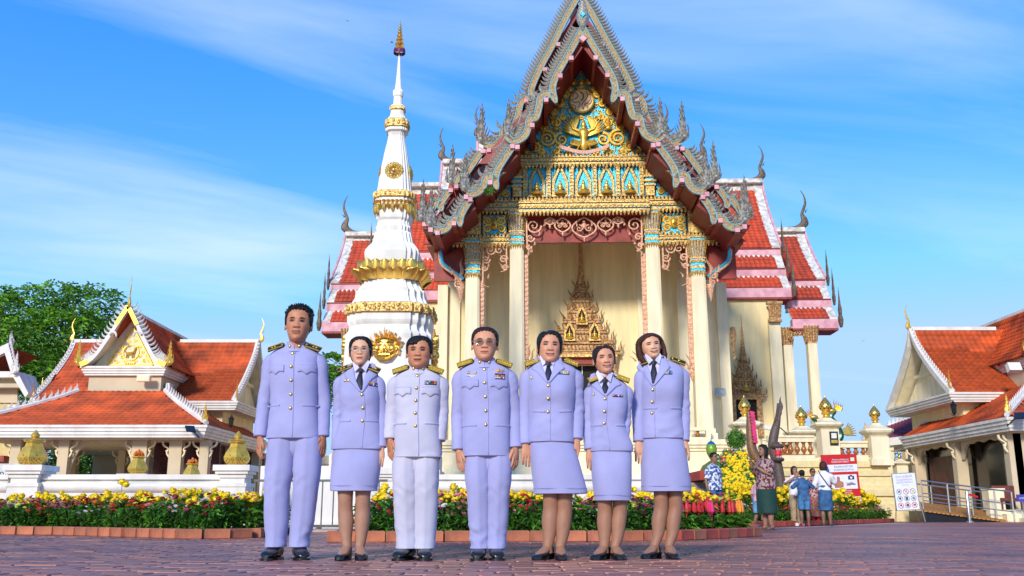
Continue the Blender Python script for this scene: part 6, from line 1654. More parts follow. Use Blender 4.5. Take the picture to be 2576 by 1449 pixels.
nf = link('naga_tail_finial', nf_g, None, (at(2178, 1100, 43).x, 43, tz(1118, 43))); nf.scale = (.9, .9, 1.0); tag(nf, 'small gilt naga head peeping over the right end of the terrace', 'statue')
MB().lathe([(.2, -3), (.2, 0)], n=8).build('statue_base', cream2, nf)
# stair nagas
nb = mat('brown_glass_scales', (.24, .12, .05), .35, .15, col2=(.12, .06, .03), vscale=25, bump=.6, bscale=50)
ng = mat('grey_stone_scales', (.13, .09, .07), .5, .1, col2=(.07, .05, .045), vscale=20, bump=.6, bscale=45)
n1_ = thing('naga_statue', 'brown scaled naga neck with pink crest rising beside the flower mound', 'statue', (at(1900, 1150, 33.5).x, 33.5, 0))
def L1(px, py, y=0): v = at(px, py, 33.5); return (v.x - n1_.location.x, y, v.z)
c_ = crom([L1(1945, 1330), L1(1932, 1230), L1(1922, 1180), L1(1895, 1140), L1(1888, 1100), L1(1886, 1060), L1(1882, 1035)], 6)
MB().tube(c_, [interp(i, [0, 12, 20, 30, 36], [.22, .22, .17, .12, .06]) for i in range(len(c_))], 10).build('scaled_neck', nb, n1_, True)
mb = MB()
for i in range(10): p = L1(1885 + i * .9, 1040 + i * 8); mb.box((p[0] + .05, -.12, p[2]), (.16, .22, .10), ry=.3)
mb.build('pink_crest', mat('hot_pink_paint', (.65, .03, .15), .5), n1_)
n2_ = thing('naga_statue', 'dark grey naga head with open red mouth above the woman in floral shirt', 'statue', (at(1955, 1150, 32.5).x, 32.5, 0))
def L2(px, py, y=0): v = at(px, py, 32.5); return (v.x - n2_.location.x, y, v.z)
c_ = crom([L2(1968, 1330), L2(1966, 1240), L2(1958, 1180), L2(1945, 1130), L2(1946, 1100), L2(1955, 1060), L2(1958, 1030), L2(1957, 1014)], 6)
MB().tube(c_, [interp(i, [0, 12, 20, 26, 32, 38, 42], [.16, .16, .16, .15, .09, .06, .035]) for i in range(len(c_))], 10).build('scaled_neck', ng, n2_, True)
mb = MB(); a = L2(1945, 1140); mb.sphere((a[0] + .10, -.15, a[2] + .22), (.24, .2, .11), 10, 6); mb.sphere((a[0] + .12, -.18, a[2] - .22), (.20, .2, .09), 10, 6); mb.sphere((a[0] - .02, -.2, a[2] + .32), .06, 6, 4)
for k in range(5): flame(mb, L2(1950 + k * 3, 1090 - k * 12)[0], L2(0, 1090 - k * 14)[2], .5, .3, -.1, wd=.16)
hd = mb.build('head', ng, n2_, True)
mb = MB().sphere((a[0] + .12, -.2, a[2]), (.13, .12, .19), 8, 5); mb.build('red_mouth', mat('bright_red_paint', (.6, .015, .03), .4), hd)
mb = MB();
for k in range(4): mb.lathe([(.001, -.08), (.018, 0)], (a[0] + .03 + .055 * k, -.31, a[2] + .14), 5); mb.lathe([(.018, 0), (.001, .07)], (a[0] + .04 + .055 * k, -.31, a[2] - .16), 5)
mb.build('teeth', white, hd)
# stair cheek wall, granite steps, red carpet edge
stp = thing('granite_steps', 'grey granite steps with red edge behind the rightmost woman', 'steps', (at(1760, 1250, 25).x, 25, 0))
gr = mat('speckled_granite', (.30, .23, .19), .6, col2=(.17, .13, .11), vscale=60)
xs0, xs1 = at(1690, 1220, 25).x, at(1795, 1220, 25).x
for k in range(5): MB().bx(xs0 - 1.6, xs1, 25 + .32 * k, 25 + .32 * (k + 1) - .003, .004, at(1288, 1245, 25).z + .0 + .17 * (k - 1)).build('step', gr, stp, world=True)
MB().bx(xs1 - .35, xs1 + .05, 24.95, 26.7, at(1288, 1195, 25).z - .12, at(1288, 1190, 25).z + .06).build('red_carpet_edge', mat('red_carpet', (.42, .05, .03), .8), stp, world=True)
ck = MB().prism([(at(1878, 1130, 34).x, tz(1130, 34)), (at(1888, 1130, 34).x, tz(1128, 34)), (at(1896, 1160, 34).x, tz(1155, 34)), (at(1915, 1185, 34).x, tz(1185, 34)), (at(1925, 1300, 34).x, 0), (at(1850, 1300, 34).x, 0)], 34, 34.5)
tag(ck.build('stair_cheek_wall', cream2), 'curved cream stair cheek wall beside the brown naga', 'wall')
# topiary, peacock-green lamp
tp_ = thing('topiary_bush', 'round clipped bush on a thin stem in front of the temple window', 'plant', (at(1853, 1130, 36.0).x, 36.0, 1.75)); zz = tz(1104, 36.0) - 1.75
MB().tube([(0, 0, 0), (.02, 0, zz)], .05, 6).build('stem', white, tp_); lf = MB(); rr = random.Random(3)
for k in range(1500):
 d = Vector((rr.gauss(0, 1), rr.gauss(0, 1), rr.gauss(0, 1))).normalized(); leaf(lf, d * .36 * rr.uniform(.5, 1) + Vector((0, 0, zz)), d + Vector((rr.gauss(0, .4), rr.gauss(0, .4), .2)), .08, .05)
lf.sphere((0, 0, zz), .27, 12, 8); lf.build('clipped_crown', leafl, tp_)
lp = thing('glass_bud_lamp', 'green and yellow glass bud shaped lamp above the flower mound', 'lamp', (at(1790, 1138, 31).x, 31, 0)); z0_, z1_ = tz(1158, 31), tz(1110, 31); hh = z1_ - z0_
glz = mat('green_lamp_glass', (.03, .32, .05), .25, .2, col2=(.30, .35, .02), vscale=2.5, bump=.5, bscale=25, stretch=(1, 1, .5))
MB().lathe([(.05 * hh, z0_), (.12 * hh, z0_ + .1 * hh), (.26 * hh, z0_ + .35 * hh), (.30 * hh, z0_ + .6 * hh), (.24 * hh, z0_ + .82 * hh), (.15 * hh, z0_ + .93 * hh)], n=16).build('glass_bud', glz, lp, True)
MB().lathe([(.24 * hh, z0_ + .84 * hh), (.14 * hh, z0_ + .95 * hh), (.03 * hh, z0_ + 1.02 * hh), (.01 * hh, z0_ + 1.18 * hh)], n=12).build('blue_cap', mat('blue_lamp_glass', (.01, .1, .35), .3), lp, True)
MB().tube([(0, 0, 0), (0, 0, z0_ + .05)], .04, 6).build('lamp_post', mosaic, lp)
# flower mound
mdn = MB(); P = [(1800, 1150), (1835, 1142), (1870, 1148), (1885, 1190), (1900, 1240), (1908, 1300), (1830, 1310), (1770, 1300), (1775, 1200)]
pts = [atv(a, b, 28.5 - (b - 1140) * .012) for a, b in P]; pt2 = [(p[0], p[1] + 2.0, p[2] - .15) for p in pts]
mdn.loft([pts, pt2]); tag(mdn.build('planted_bank', leafm), 'sloping planted bank under the yellow flowers beside the steps', 'bank', kind='structure')
xsum = sum(p[0] for p in pts) / len(pts)
k = 0; rr = random.Random(11)
while k < 150:
 px, py = rr.uniform(1772, 1908), rr.uniform(1140, 1300); lo_ = interp(py, [1140, 1150, 1200, 1300], [1825, 1800, 1785, 1785]); hi_ = interp(py, [1140, 1150, 1190, 1240, 1300], [1860, 1875, 1890, 1902, 1908])
 if not lo_ < px < hi_: continue
 Y = 28.5 - (py - 1140) * .012 - .12; v = at(px, py, Y); c = -1
 if px < lo_ + 26 and py < 1260: c = rr.choice([1, 4, 2, 0])
 o = link('marigold_plant' if c < 0 else 'zinnia_plant', rr.choice(zin_f), None, (v.x, Y + .05, v.z - .12), (R(50), 0, 0)); o.scale = (.85,) * 3
 tag(o, 'yellow flowering plant on the tall mound beside the steps' if c < 0 else 'orange and pinkish flowering plant on the left flank of the mound', 'plant', 'yellow plants of the mound' if c < 0 else 'mixed plants of the mound')
 for q in range(5):
  b = bpy.data.objects.new('bloom', rr.choice(mar_b) if c < 0 else zin_b[c][0]); COL.objects.link(b); b.parent = o; b.location = (rr.uniform(-.15, .15), rr.uniform(-.12, .12), .30 + rr.uniform(-.03, .05)); b.scale = (.85,) * 3
 k += 1
# lamp on an arm over the terrace
al = thing('arm_lamp', 'white lamp head on a thin arm above the terrace rail', 'lamp', (at(1945, 1085, 38.5).x, 38.5, zf)); v0 = at(1945, 1078, 38.5); v1 = at(1984, 1095, 38.5); x0_ = al.location.x
MB().tube([(v0.x - x0_, 0, v0.z - zf), ((v0.x + v1.x) / 2 - x0_, 0, v0.z - zf + .02), (v1.x - x0_, 0, v1.z - zf), (v1.x - x0_, 0, 0)], .025, 6).build('arm', blackmetal, al); MB().box((v0.x - x0_ - .15, 0, v0.z - zf + .02), (.45, .2, .16), ry=.2).build('lamp_head', white, al)
# ================================================================ signs
def board(name, label, px0, px1, pyt, pyb, Y, m, rxa=0.0, lean=0.0):
 x0, x1 = at(px0, (pyt + pyb) / 2, Y).x, at(px1, (pyt + pyb) / 2, Y).x; z0, z1 = at(1288, pyb, Y).z, at(1288, pyt, Y).z
 t = thing(name, label, 'sign', ((x0 + x1) / 2, Y, z0)); w_, h_ = x1 - x0, z1 - z0; t.rotation_euler = (0, lean, 0)
 MB().bx(-w_ / 2, w_ / 2, -.02, .02, 0, h_).build('board', m, t); return t, w_, h_
redm = mat('red_vinyl', (.55, .005, .012), .45, var=.04); whm = mat('white_vinyl', (.72, .74, .80), .5, var=.03); navy = mat('navy_print', (.02, .03, .12), .5); greyp = mat('grey_print', (.25, .27, .33), .5)
t, w_, h_ = board('red_notice_board', 'tall red and white English notice board in front of the terrace', 2073, 2163, 1143, 1272, 32.3, redm, lean=-R(2))
def rect(x0, x1, z0, z1, m, nm='printed_panel', y=-.024): return MB().bx(-w_ / 2 + x0 * w_, -w_ / 2 + x1 * w_, y, -.0205, z0 * h_, z1 * h_).build(nm, m, t)
rect(.01, .99, .655, .80, whm); rect(.22, .94, .32, .60, whm); rect(.01, .99, .01, .17, whm); rect(.82, .93, .86, .93, mat('pale_green_print', (.5, .7, .4), .5))
def tt(s, x, z, size, m, sx=.8): return text_mesh(s, size, m, t, (-w_ / 2 + x * w_, -.026, z * h_), extr=.001, sx=sx)
tt('Welcome to Buddha Land', .53, .885, .072, whm, .72); tt('PLEASE SHOW RESPECT', .53, .835, .088, whm, .64); tt('BUDDHA IS NOT FOR', .60, .738, .095, navy, .68); tt('DECORATION OR TATTOO', .60, .677, .085, navy, .62)
tt('Please dress appropriately', .55, .275, .06, whm); tt('It is Strictly Prohibited to Step', .53, .235, .072, whm, .64); tt('or Climb on Buddha Statues', .53, .195, .072, whm, .66)
for q in range(3): rect(.15, .85, .125 - q * .035, .132 - q * .035, greyp, 'small_print_line')
mb = MB(); mb.sphere((0, 0, .30), (.055, .006, .07), 10, 6); mb.loft([[(a * x, b * .006, z) for a, b in ((-1, -1), (1, -1), (1, 1), (-1, 1))] for x, z in ((.14, 0), (.16, .12), (.15, .18), (.05, .22), (.04, .27))]); o = mb.build('tattooed_back_picture', mat('skin_print', (.45, .18, .12), .5), t); o.location = (-w_ / 2 + .42 * w_, -.028, .35 * h_)
mb = MB(); mb.bx(-.10, .10, -.004, .004, 0, .12); mb.bx(-.04, .04, -.004, .004, .12, .15); o = mb.build('camera_pictogram', navy, t); o.location = (-w_ / 2 + .78 * w_, -.028, .50 * h_); mb = MB().prism([(.04 * math.cos(k * PI / 6), .06 + .04 * math.sin(k * PI / 6)) for k in range(12)], -.008, -.005).build('lens', whm, o)
mb = MB(); mb.tube([(-.12, 0, 0), (-.02, 0, .05), (.12, 0, .01)], [.03, .045, .02], 6); o = mb.build('shoe_pictogram', greyp, t); o.location = (-w_ / 2 + .78 * w_, -.03, .40 * h_); mb = MB(); mb.box((-.13, -.01, .02), (.13, .008, .02), ry=.8); mb.box((-.13, -.01, .02), (.13, .008, .02), ry=-.8); mb.build('red_cross_mark', redm, o)
mb = MB(); mb.lathe([(.01, 0), (.07, .05), (.09, .14), (.07, .22), (.05, .28), (.012, .40), (.002, .50)], (0, 0, 0), 10); mb.v = [(a, b * .06, c) for a, b, c in mb.v]; o = mb.build('blue_head_picture', mat('blue_print', (.03, .10, .35), .5), t, True); o.location = (-w_ / 2 + .12 * w_, -.03, .60 * h_)
for q in (-.4, .4): MB().bx(q * w_ - .02, q * w_ + .02, .03, .07, -.6, h_ * .9).build('support_post', steel, t)
t, w_, h_ = board('easel_sign', 'white Thai rules sign with round pictograms on an easel', 2252, 2309, 1191, 1282, 31.0, whm, lean=-R(3))
fr_ = MB()
for (a, b, c, d) in ((-w_ / 2 - .02, -w_ / 2, 0, h_), (w_ / 2, w_ / 2 + .02, 0, h_), (-w_ / 2, w_ / 2, -.02, 0), (-w_ / 2, w_ / 2, h_, h_ + .02)): fr_.bx(a, b, -.025, .025, c, d)
fr_.build('metal_frame', steel, t)
lav = mat('violet_print', (.25, .22, .5), .5)
text_mesh('ข้อควรปฏิบัติ', .105, lav, t, (0, -.022, h_ * .885), extr=.001); text_mesh('การปฏิบัติศาสนกิจ', .085, lav, t, (0, -.022, h_ * .80), extr=.001, sx=.85); text_mesh('และวัตถุทางศาสนา', .085, lav, t, (0, -.022, h_ * .73), extr=.001, sx=.85); text_mesh('วัดพระธาตุ', .05, greyp, t, (0, -.022, h_ * .665), extr=.001)
redl = mat('red_ring_print', (.6, .02, .03), .5); cols_ = [mat('blue_print', (.03, .10, .35), .5), greyp, mat('yellow_print', (.8, .6, .05), .5), navy, navy, greyp, blackp, blackp, blackp]
for i in range(9):
 cx, cz = (-.3 + .3 * (i % 3)) * w_, h_ * (.50 - .19 * (i // 3)); r = .115 * w_ ; s_ = .12 if i % 2 else .09
 g_ = MB().tube([(cx + r * math.cos(a), -.024, cz + r * math.sin(a)) for a in [k * PI / 8 for k in range(17)]], .008, 4).build('pictogram_ring', redl if i > 5 or i in (1,) else greyp, t)
 mb = MB(); mb.box((cx, -.024, cz), (r * .9, .004, r * [.7, .3, .8, .6, 1.2, .9, .3, .9, .4][i]), ry=[0, .8, .4, .5, 0, .8, .2, .7, -.2][i]); mb.sphere((cx + r * .2, -.024, cz + r * .35), (r * .22, .004, r * .22), 6, 4); mb.build('pictogram', cols_[i], g_)
 MB().box((cx, -.027, cz), (r * 1.9, .003, .012), ry=.8).build('strike_bar', redl if i in (1, 6, 8) else greyp, g_)
for q in (-.35, .45): MB().tube([(q * w_, .05, h_ * .7), (q * w_ * 1.3, -.15 if q > 0 else .3, -at(1288, 1282, 31.0).z + .02)], .015, 5).build('easel_leg', steel, t)
MB().tube([(.3 * w_, .05, .1), (.62 * w_, .35, -at(1288, 1282, 31.0).z + .02)], .015, 5).build('easel_leg', steel, t)
# ================================================================ ramp with rails and steps to the right pavilion
rmp = thing('wooden_ramp', 'orange slatted ramp with steel handrails before the right pavilion', 'ramp', (at(2400, 1290, 34.5).x, 34.5, 0)); RX = rmp.location.x
wd_ = mat('orange_decking', (.50, .22, .05), .6, var=.2, vscale=8)
xa, xb = at(2312, 1290, 34.5).x - RX, at(2530, 1290, 34.5).x - RX
pk = MB().bx(-.055, .055, -.85, .85, -.02, .02).mesh('plank', wd_); n_ = int((xb - xa) / .15)
for k in range(n_):
 t_ = k / n_; link('plank', pk, rmp, (xa + (xb - xa) * t_, .2, .56 - .40 * t_), (R(13), .1, 0))
MB().loft([[(xa, y, .38), (xb, y, .0), (xb, y, -.0), (xa, y, .0)] for y in (-.5, .9)]).build('ramp_side', blackp, rmp)
def handrail(y, xs, ztop, nm='handrail'):
 z_ = lambda x: .42 - .38 * (x - xa) / (xb - xa)
 mb = MB();
 for h in (.98, .55, .30): mb.tube([(xs[0], y, z_(xs[0]) + h), (xs[-1], y, z_(xs[-1]) + h)], .028 if h > .9 else .02, 6)
 for x in xs: mb.tube([(x, y, z_(x)), (x, y, z_(x) + .98)], .026, 6)
 mb.build(nm, steel, rmp)
handrail(-.65, [xa - .1, xa + .8, xa + 1.6, xa + 2.4, xb - .05], 1); handrail(1.05, [xa, xa + .95, xa + 1.9, xb - .2], 1)
bp_ = thing('steel_bollard', 'short thick steel post at the foot of the ramp', 'post', (at(2438, 1298, 33.2).x, 33.2, 0)); MB().lathe([(.14, 0), (.14, .02), (.055, .05), (.055, 1.02), (.045, 1.04)], n=12).build('tube', steel, bp_, True); MB().box((.22, 0, .88), (.3, .04, .07), ry=.3).build('red_ribbon', redm, bp_)
st2 = thing('entrance_steps', 'pale stone steps at the right pavilion door', 'steps', (at(2540, 1290, 34).x, 34, 0)); gx = at(2500, 1290, 34).x
for k in range(3): MB().bx(gx + .0 + .5 * (2 - k) * .8, gx + 6, 33.6 + .32 * k, 33.6 + .32 * (k + 1) - .003, .004, .14 * (k + 1)).build('step', cream2, st2, world=True)
sgb = tag(MB().bx(-.2, .2, -.02, .02, -.12, .12).build('blue_step_sign', mat('violet_blue_vinyl', (.05, .05, .35), .5)), 'small violet sign on the entrance steps at the right edge', 'sign'); p = at(2572, 1253, 33.5); sgb.location = (p.x, 33.5, p.z); text_mesh('ทางขึ้น', .09, whm, sgb, (0, -.022, -.03), extr=.001); link('post', MB().bx(-.02, .02, -.01, .01, -p.z + .01, -.12).mesh('post', steel), sgb)
# birds in the sky
def bird(px, py, Y, s, a, label):
 v = at(px, py, Y); t = MB(); t.tube([(-.2 * s, 0, 0), (0, 0, .02 * s), (.2 * s, 0, 0)], [.02 * s, .06 * s, .01 * s], 6)
 for q in (-1, 1): t.loft([[(-.06 * s, 0, 0), (.08 * s, 0, 0), (.07 * s, 0, .015 * s), (-.05 * s, 0, .015 * s)], [(-.08 * s, q * .25 * s, .10 * s), (.02 * s, q * .25 * s, .10 * s), (.02 * s, q * .25 * s, .11 * s), (-.08 * s, q * .25 * s, .11 * s)], [(-.14 * s, q * .5 * s, .04 * s), (-.10 * s, q * .5 * s, .04 * s), (-.10 * s, q * .5 * s, .045 * s), (-.14 * s, q * .5 * s, .045 * s)]])
 o = t.build('bird', blackp, None, True); o.location = v; o.rotation_euler = (0.3, 0, a); tag(o, label, 'bird')
bird(874, 53, 40, .25, 1.2, 'small dark bird flying high left of the stupa tip'); bird(2171, 858, 40, .25, .9, 'small dark bird flying between temple and right pavilion'); bird(986, 107, SY - .5, .3, 0.2, 'small dark bird perched by the stupa umbrella'); bird(746, 924 if False else 923, 42, .01, 0, 'x') if False else None
for px, py, Y, n_, l_ in ((1230, 478, 39.2, 60, 'fern like green weed growing on the left gable board'), (1884, 536, 40.5, 20, 'small green weed growing on the right roof corner')):
 wm = MB(); rr = random.Random(n_)
 for k in range(n_): a = rr.uniform(0, 6.28); leaf(wm, (rr.gauss(0, .06), 0, rr.gauss(0, .05)), (math.cos(a), -.4, math.sin(a) - .4), .22 if n_ > 30 else .14, .06)
 o = tag(wm.build('roof_weed', leafl), l_, 'plant'); o.location = at(px, py, Y)
# ================================================================ people
def gss(x, m_, s_): return np.exp(-((x - m_) / s_) ** 2)
def sst(x): x = np.clip(x, 0, 1); return x * x * (3 - 2 * x)
HZ = [0, .015, .05, .12, .22, .35, .5, .65, .78, .88, .95, .985, 1.0]
def ringfun(jaw):
 W_ = np.array([.07, .125, .175, .222, .262, .298, .322, .335, .325, .28, .20, .11, .0]); W_[:5] *= jaw
 F_ = [.30, .345, .385, .405, .41, .41, .405, .415, .405, .35, .24, .13, 0]
 B_ = [-.02, .0, .03, .10, .20, .31, .39, .42, .41, .35, .24, .13, 0]
 zf = np.linspace(0, 1, 400); k = np.ones(15) / 15
 def sm(v):
  q = np.interp(zf, HZ, v); p = np.concatenate([np.full(7, q[0]), q, np.full(7, q[-1])]); r = np.convolve(p, k, 'valid'); r[-6:] = q[-6:]; return r
 a, b, c = sm(W_), sm(F_), sm(B_)
 return lambda z: (np.interp(z, zf, a), np.interp(z, zf, b), np.interp(z, zf, c))
def head_grid(jaw, nz=100, nf=150):
 t = np.linspace(0, 1, nz); z = .75 * t + .25 * (.5 - .5 * np.cos(PI * t)); z[-1] = .999
 q = np.linspace(-PI, PI, nf, endpoint=False); f = q - .45 * np.sin(q)
 Zg, Fg = np.meshgrid(z, f, indexing='ij'); w_, fr, bk = ringfun(jaw)(Zg)
 s_, c_ = np.sin(Fg), np.cos(Fg); e = .88
 X = w_ * np.sign(s_) * np.abs(s_) ** e; Y = np.where(c_ > 0, -fr * np.abs(c_) ** e, bk * np.abs(c_) ** e)
 return X, Y, Zg, Fg
def gridfaces(nz, nf, off=0):
 F = []
 for i in range(nz - 1):
  for j in range(nf):
   k = (j + 1) % nf; F.append((off + i * nf + j, off + i * nf + k, off + (i + 1) * nf + k, off + (i + 1) * nf + j))
 F.append(tuple(off + j for j in range(nf))[::-1]); F.append(tuple(off + (nz - 1) * nf + j for j in range(nf)))
 return F
def make_head(sp, detail=1.0):
 jaw = sp.get('jaw', 1.0); sm = sp.get('smile', .3); S_ = np.array(sp['skin']); nz, nf = int(104 * detail), int(156 * detail)
 X, Y, Z_, Fg = head_grid(jaw, nz, nf); ax = np.abs(X); fw = sst(np.cos(Fg) * 2.2)
 a = np.clip((.60 - Z_) / .205, 0, 1) ** 1.2; drop = np.clip((Z_ - .345) / .045, 0, 1) ** .5; nl = sp.get('nose', 1.0)
 d = .062 * nl * a * drop * gss(X, 0, .040 + .036 * a) + .028 * gss(ax, .066, .028) * gss(Z_, .378, .030)
 d -= .026 * gss(ax, .135, .072) * gss(Z_, .548, .042); d += .013 * gss(ax, .135, .045) * gss(Z_, .535, .024)
 d += .014 * gss(ax, .12, .09) * gss(Z_, .615, .026); d += (.016 + .018 * sm) * gss(ax, .195, .07) * gss(Z_, .405, .075)
 fold = .075 + (.36 - Z_) * .55; d -= (.006 + .012 * sm) * gss(ax, fold, .014) * sst((Z_ - .2) / .05) * sst((.37 - Z_) / .05)
 mw = .108 + .030 * sm; zc = .238 + (sm - .1) * 3.4 * X ** 2 - .014 * sm; op = sp.get('open', 0.0)
 Wm = sst((mw - ax) / .04)
 d += (.018 * gss(Z_, zc + .022 + op, .016) + (.022 - .010 * sm) * gss(Z_, zc - .026 - op, .019)) * Wm - (.012 + op * .5) * gss(Z_, zc, .007 + op) * Wm
 d -= .013 * gss(Z_, .163, .02) * gss(X, 0, .08); d += .022 * gss(Z_, .085, .045) * gss(X, 0, .085)
 Y = Y - d * fw
 C = np.ones(X.shape + (3,)) * S_
 def mix(mask, col):
  mask = np.clip(mask * fw, 0, 1)[..., None]; return C * (1 - mask) + np.array(col) * mask
 C = mix(.35 * gss(ax, .2, .08) * gss(Z_, .40, .07), S_ * [1.06, .80, .78])
 C = mix(.38 * gss(ax, .125, .085) * gss(Z_, .565, .035), S_ * [.60, .50, .48]); C = mix(.3 * gss(X, 0, .1) * gss(Z_, .16, .018), S_ * .5)  # shade of eye sockets and under-lip hollow painted into the skin colour
 if sp.get('male'): C = mix(.22 * gss(Z_, .14, .10) * sst((.28 - ax) / .05), S_ * [.72, .70, .72]);
 br = .612 + .012 * np.sin((ax - .06) * 18) - .25 * np.clip(ax - .17, 0, 1)
 C = mix(.95 * sst((.023 * sp.get('brow', 1) * sst((.26 - ax) / .12) - np.abs(Z_ - br)) / .008 + .5) * sst((ax - .055) / .02) * sst((.225 - ax) / .03), [.02, .013, .01])
 el = np.clip(1 - ((ax - .138) / .074) ** 2, 0, 1); eh = (.025 - .010 * sm) * el; ez = .535 + .05 * (ax - .135)
 C = mix(sst((eh - np.abs(Z_ - ez)) / .004 + .5) * (el > .02), [.26, .19, .16])
 C = mix(sst((.040 - np.hypot(ax - .135, (Z_ - ez) * 1.0)) / .006 + .5) * sst((eh - np.abs(Z_ - ez)) / .004 + .5), [.012, .007, .005])
 C = mix(.95 * sst((.0125 - np.abs(Z_ - ez - eh - .003)) / .005 + .5) * sst(el * 5), [.015, .01, .008])
 C = mix(.65 * sst((.005 - np.abs(Z_ - ez + eh)) / .004 + .5) * sst(el * 4), [.06, .03, .02])
 C = mix(.4 * sst((.004 - np.abs(Z_ - ez - eh - .022)) / .005 + .5) * sst(el * 4), S_ * .35)
 C = mix(.95 * gss(ax, .036, .022) * gss(Z_, .347, .014), S_ * .08); C = mix(.30 * gss(X, 0, .09) * gss(Z_, .325, .02), S_ * .4)  # nostril and under-nose shade painted into the skin colour
 C = mix(.35 * gss(ax, .085, .012) * gss(Z_, .37, .02), S_ * .4)
 C = mix(.30 * gss(ax, fold, .008) * sst((Z_ - .22) / .04) * sst((.36 - Z_) / .04) * (.4 + sm), S_ * .35)  # smile fold shade painted in as well
 lip = np.array(sp.get('lip', S_ * [.72, .38, .40])); lh = (.036 - .010 * sm) * sst((mw - ax) / .06) + .004
 C = mix(.85 * sst((lh + op - np.abs(Z_ - zc)) / .006 + .5) * sst((mw - ax) / .012), lip)
 C = mix(.95 * sst((.0085 + op * 1.25 - np.abs(Z_ - zc)) / .003 + .5) * sst((mw - ax) / .01), [.035, .012, .01])
 if op > .004:
  oh = op * .8 * np.clip(1 - (ax / mw) ** 2, 0, 1); C = mix(sst((oh - np.abs(Z_ - zc - .003)) / .003 + .4) * (ax < mw * .72), [.55, .50, .45])
 V = np.stack([X, Y, Z_], -1).reshape(-1, 3); C = C.reshape(-1, 3)
 mb = MB(); mb.v = [tuple(p) for p in V]; mb.f = gridfaces(nz, nf); cols = [C]
 n0 = len(mb.v)
 for q in (-1, 1):
  ex = .318 * (1 if jaw < 1.1 else 1.02)
  mb.loft([[(q * (ex + .055 * o_ + .0), .01 + .055 * math.cos(a_) * r_ + .03 * o_, .475 + .105 * math.sin(a_) * r_) for a_ in [2 * PI * j / 12 for j in range(12)]] for o_, r_ in ((-.6, .6), (0, .9), (.7, 1.2), (1.0, 1.1), (.85, .82), (.5, .5), (.45, .1))])
 mb.tube([(0, .09, -.75), (0, .07, -.3), (0, .05, .0), (0, .06, .22)], [.30, .235, .222, .22], 20)
 C2 = np.tile(S_ * .92, (len(mb.v) - n0, 1));
 return mb, np.concatenate([C, C2])
def hair_shell(sp, hl, th, part=None, spiky=0, seed=1, nz=70, nf=120, fringe=None, low=None):
 X, Y, Z_, Fg = head_grid(1.0, nz, nf); rng = np.random.RandomState(seed)
 af = np.abs(Fg); H_ = np.interp(af, [h[0] for h in hl], [h[1] for h in hl])
 H_ = H_ + .012 * np.sin(Fg * 23 + seed) + .008 * np.sin(Fg * 51 + 2 * seed)
 if fringe is not None: H_ = H_ + np.interp(Fg, fringe[0], fringe[1])
 S_ = sst((Z_ - H_) / .05 + .3)
 st_ = 1 + .10 * np.sin(Fg * 47 + 3 * Z_) + .06 * np.sin(Fg * 83 + seed)
 off = np.interp(Z_, [0, .5, .8, 1], [th * .7, th * .8, th * 1.1, th * 1.25]) * st_
 if part is not None: off = off * (1 - .6 * gss(Fg if part == 0 else X - part, 0, .06) * (Y < .1))
 off = off * S_ - .05 * (1 - S_)
 nrm = np.stack([X, Y * .9, (Z_ - .55) * 1.0], -1); nrm /= np.linalg.norm(nrm, axis=-1, keepdims=True) + 1e-9
 V = np.stack([X, Y, Z_], -1) + nrm * off[..., None]
 mb = MB(); mb.v = [tuple(p) for p in V.reshape(-1, 3)]; mb.f = gridfaces(nz, nf)
 if spiky:
  for k in range(spiky):
   i = rng.randint(int(nz * .74), nz - 1); j = rng.randint(nf); p = V[i, j]; n_ = nrm[i, j]
   if off[i, j] < th * .5: continue
   n_ = Vector(n_) + Vector((rng.normal() * .3, rng.normal() * .3, .25)); p = Vector(p)
   mb.tube([p - n_ * .03, p + n_ * .012, p + n_ * .032 + Vector((0, 0, .016))], [.018, .012, .002], 4)
 return mb
def bob_hair(open_top=.86, low=-.12, wmax=.47, seed=3):
 mb = MB(); rings = []; zs_ = np.linspace(1.07, low, 34)
 for z in zs_:
  wo = interp(z, [low, -.02, .1, .3, .5, .7, .85, .95, 1.02, 1.07], [wmax * .82, wmax * .93, wmax, wmax, wmax * .98, wmax * .93, wmax * .80, wmax * .58, wmax * .36, .02])
  bo = interp(z, [low, .1, .4, .7, .9, 1.02, 1.07], [.36, .45, .52, .53, .44, .25, .02]); fo = interp(z, [low, .3, .6, .8, .92, 1.02, 1.07], [.22, .30, .34, .46, .42, .24, .02])
  po = interp(z, [low, .0, .3, .5, .66, .76, .84, .88], [.75, .86, .98, 1.0, .92, .70, .35, .02]) if z < .88 else .02
  n_ = 40; out = []; inn = []
  for k in range(n_ + 1):
   f = po + (2 * PI - 2 * po) * k / n_; s_, c_ = math.sin(f), math.cos(f); r = 1 + .018 * math.sin(f * 37 + z * 3) + .012 * math.sin(f * 71)
   y = (-fo * c_ if c_ > 0 else -bo * c_) * r; out.append((wo * s_ * r, y, z + .015 * math.sin(f * 13))); inn.append((wo * s_ * .80, y * .80, z - .01))
  rings.append(out + inn[::-1])
 return mb.loft(rings)
HM = {}
def hairmat(nm, c, c2):
 m = mat(nm, c, .45, col2=c2, vscale=60, stretch=(1, 1, .12), bump=.5, bscale=220, spec=.25); return m
hair_blk = hairmat('black_hair', (.016, .013, .012), (.005, .004, .004)); hair_brn = hairmat('brown_hair', (.085, .028, .016), (.03, .010, .007)); hair_dk = hairmat('dark_brown_hair', (.035, .018, .013), (.012, .007, .006))
skin_m = mat('skin', (1, 1, 1), .5, var=.05, vscale=30, vcol=True, bump=.08, bscale=200, spec=.4)
MATS['skin'].node_tree.nodes['Principled BSDF'].inputs['Subsurface Weight'].default_value = .08
MATS['skin'].node_tree.nodes['Principled BSDF'].inputs['Subsurface Radius'].default_value = (.01, .004, .002)
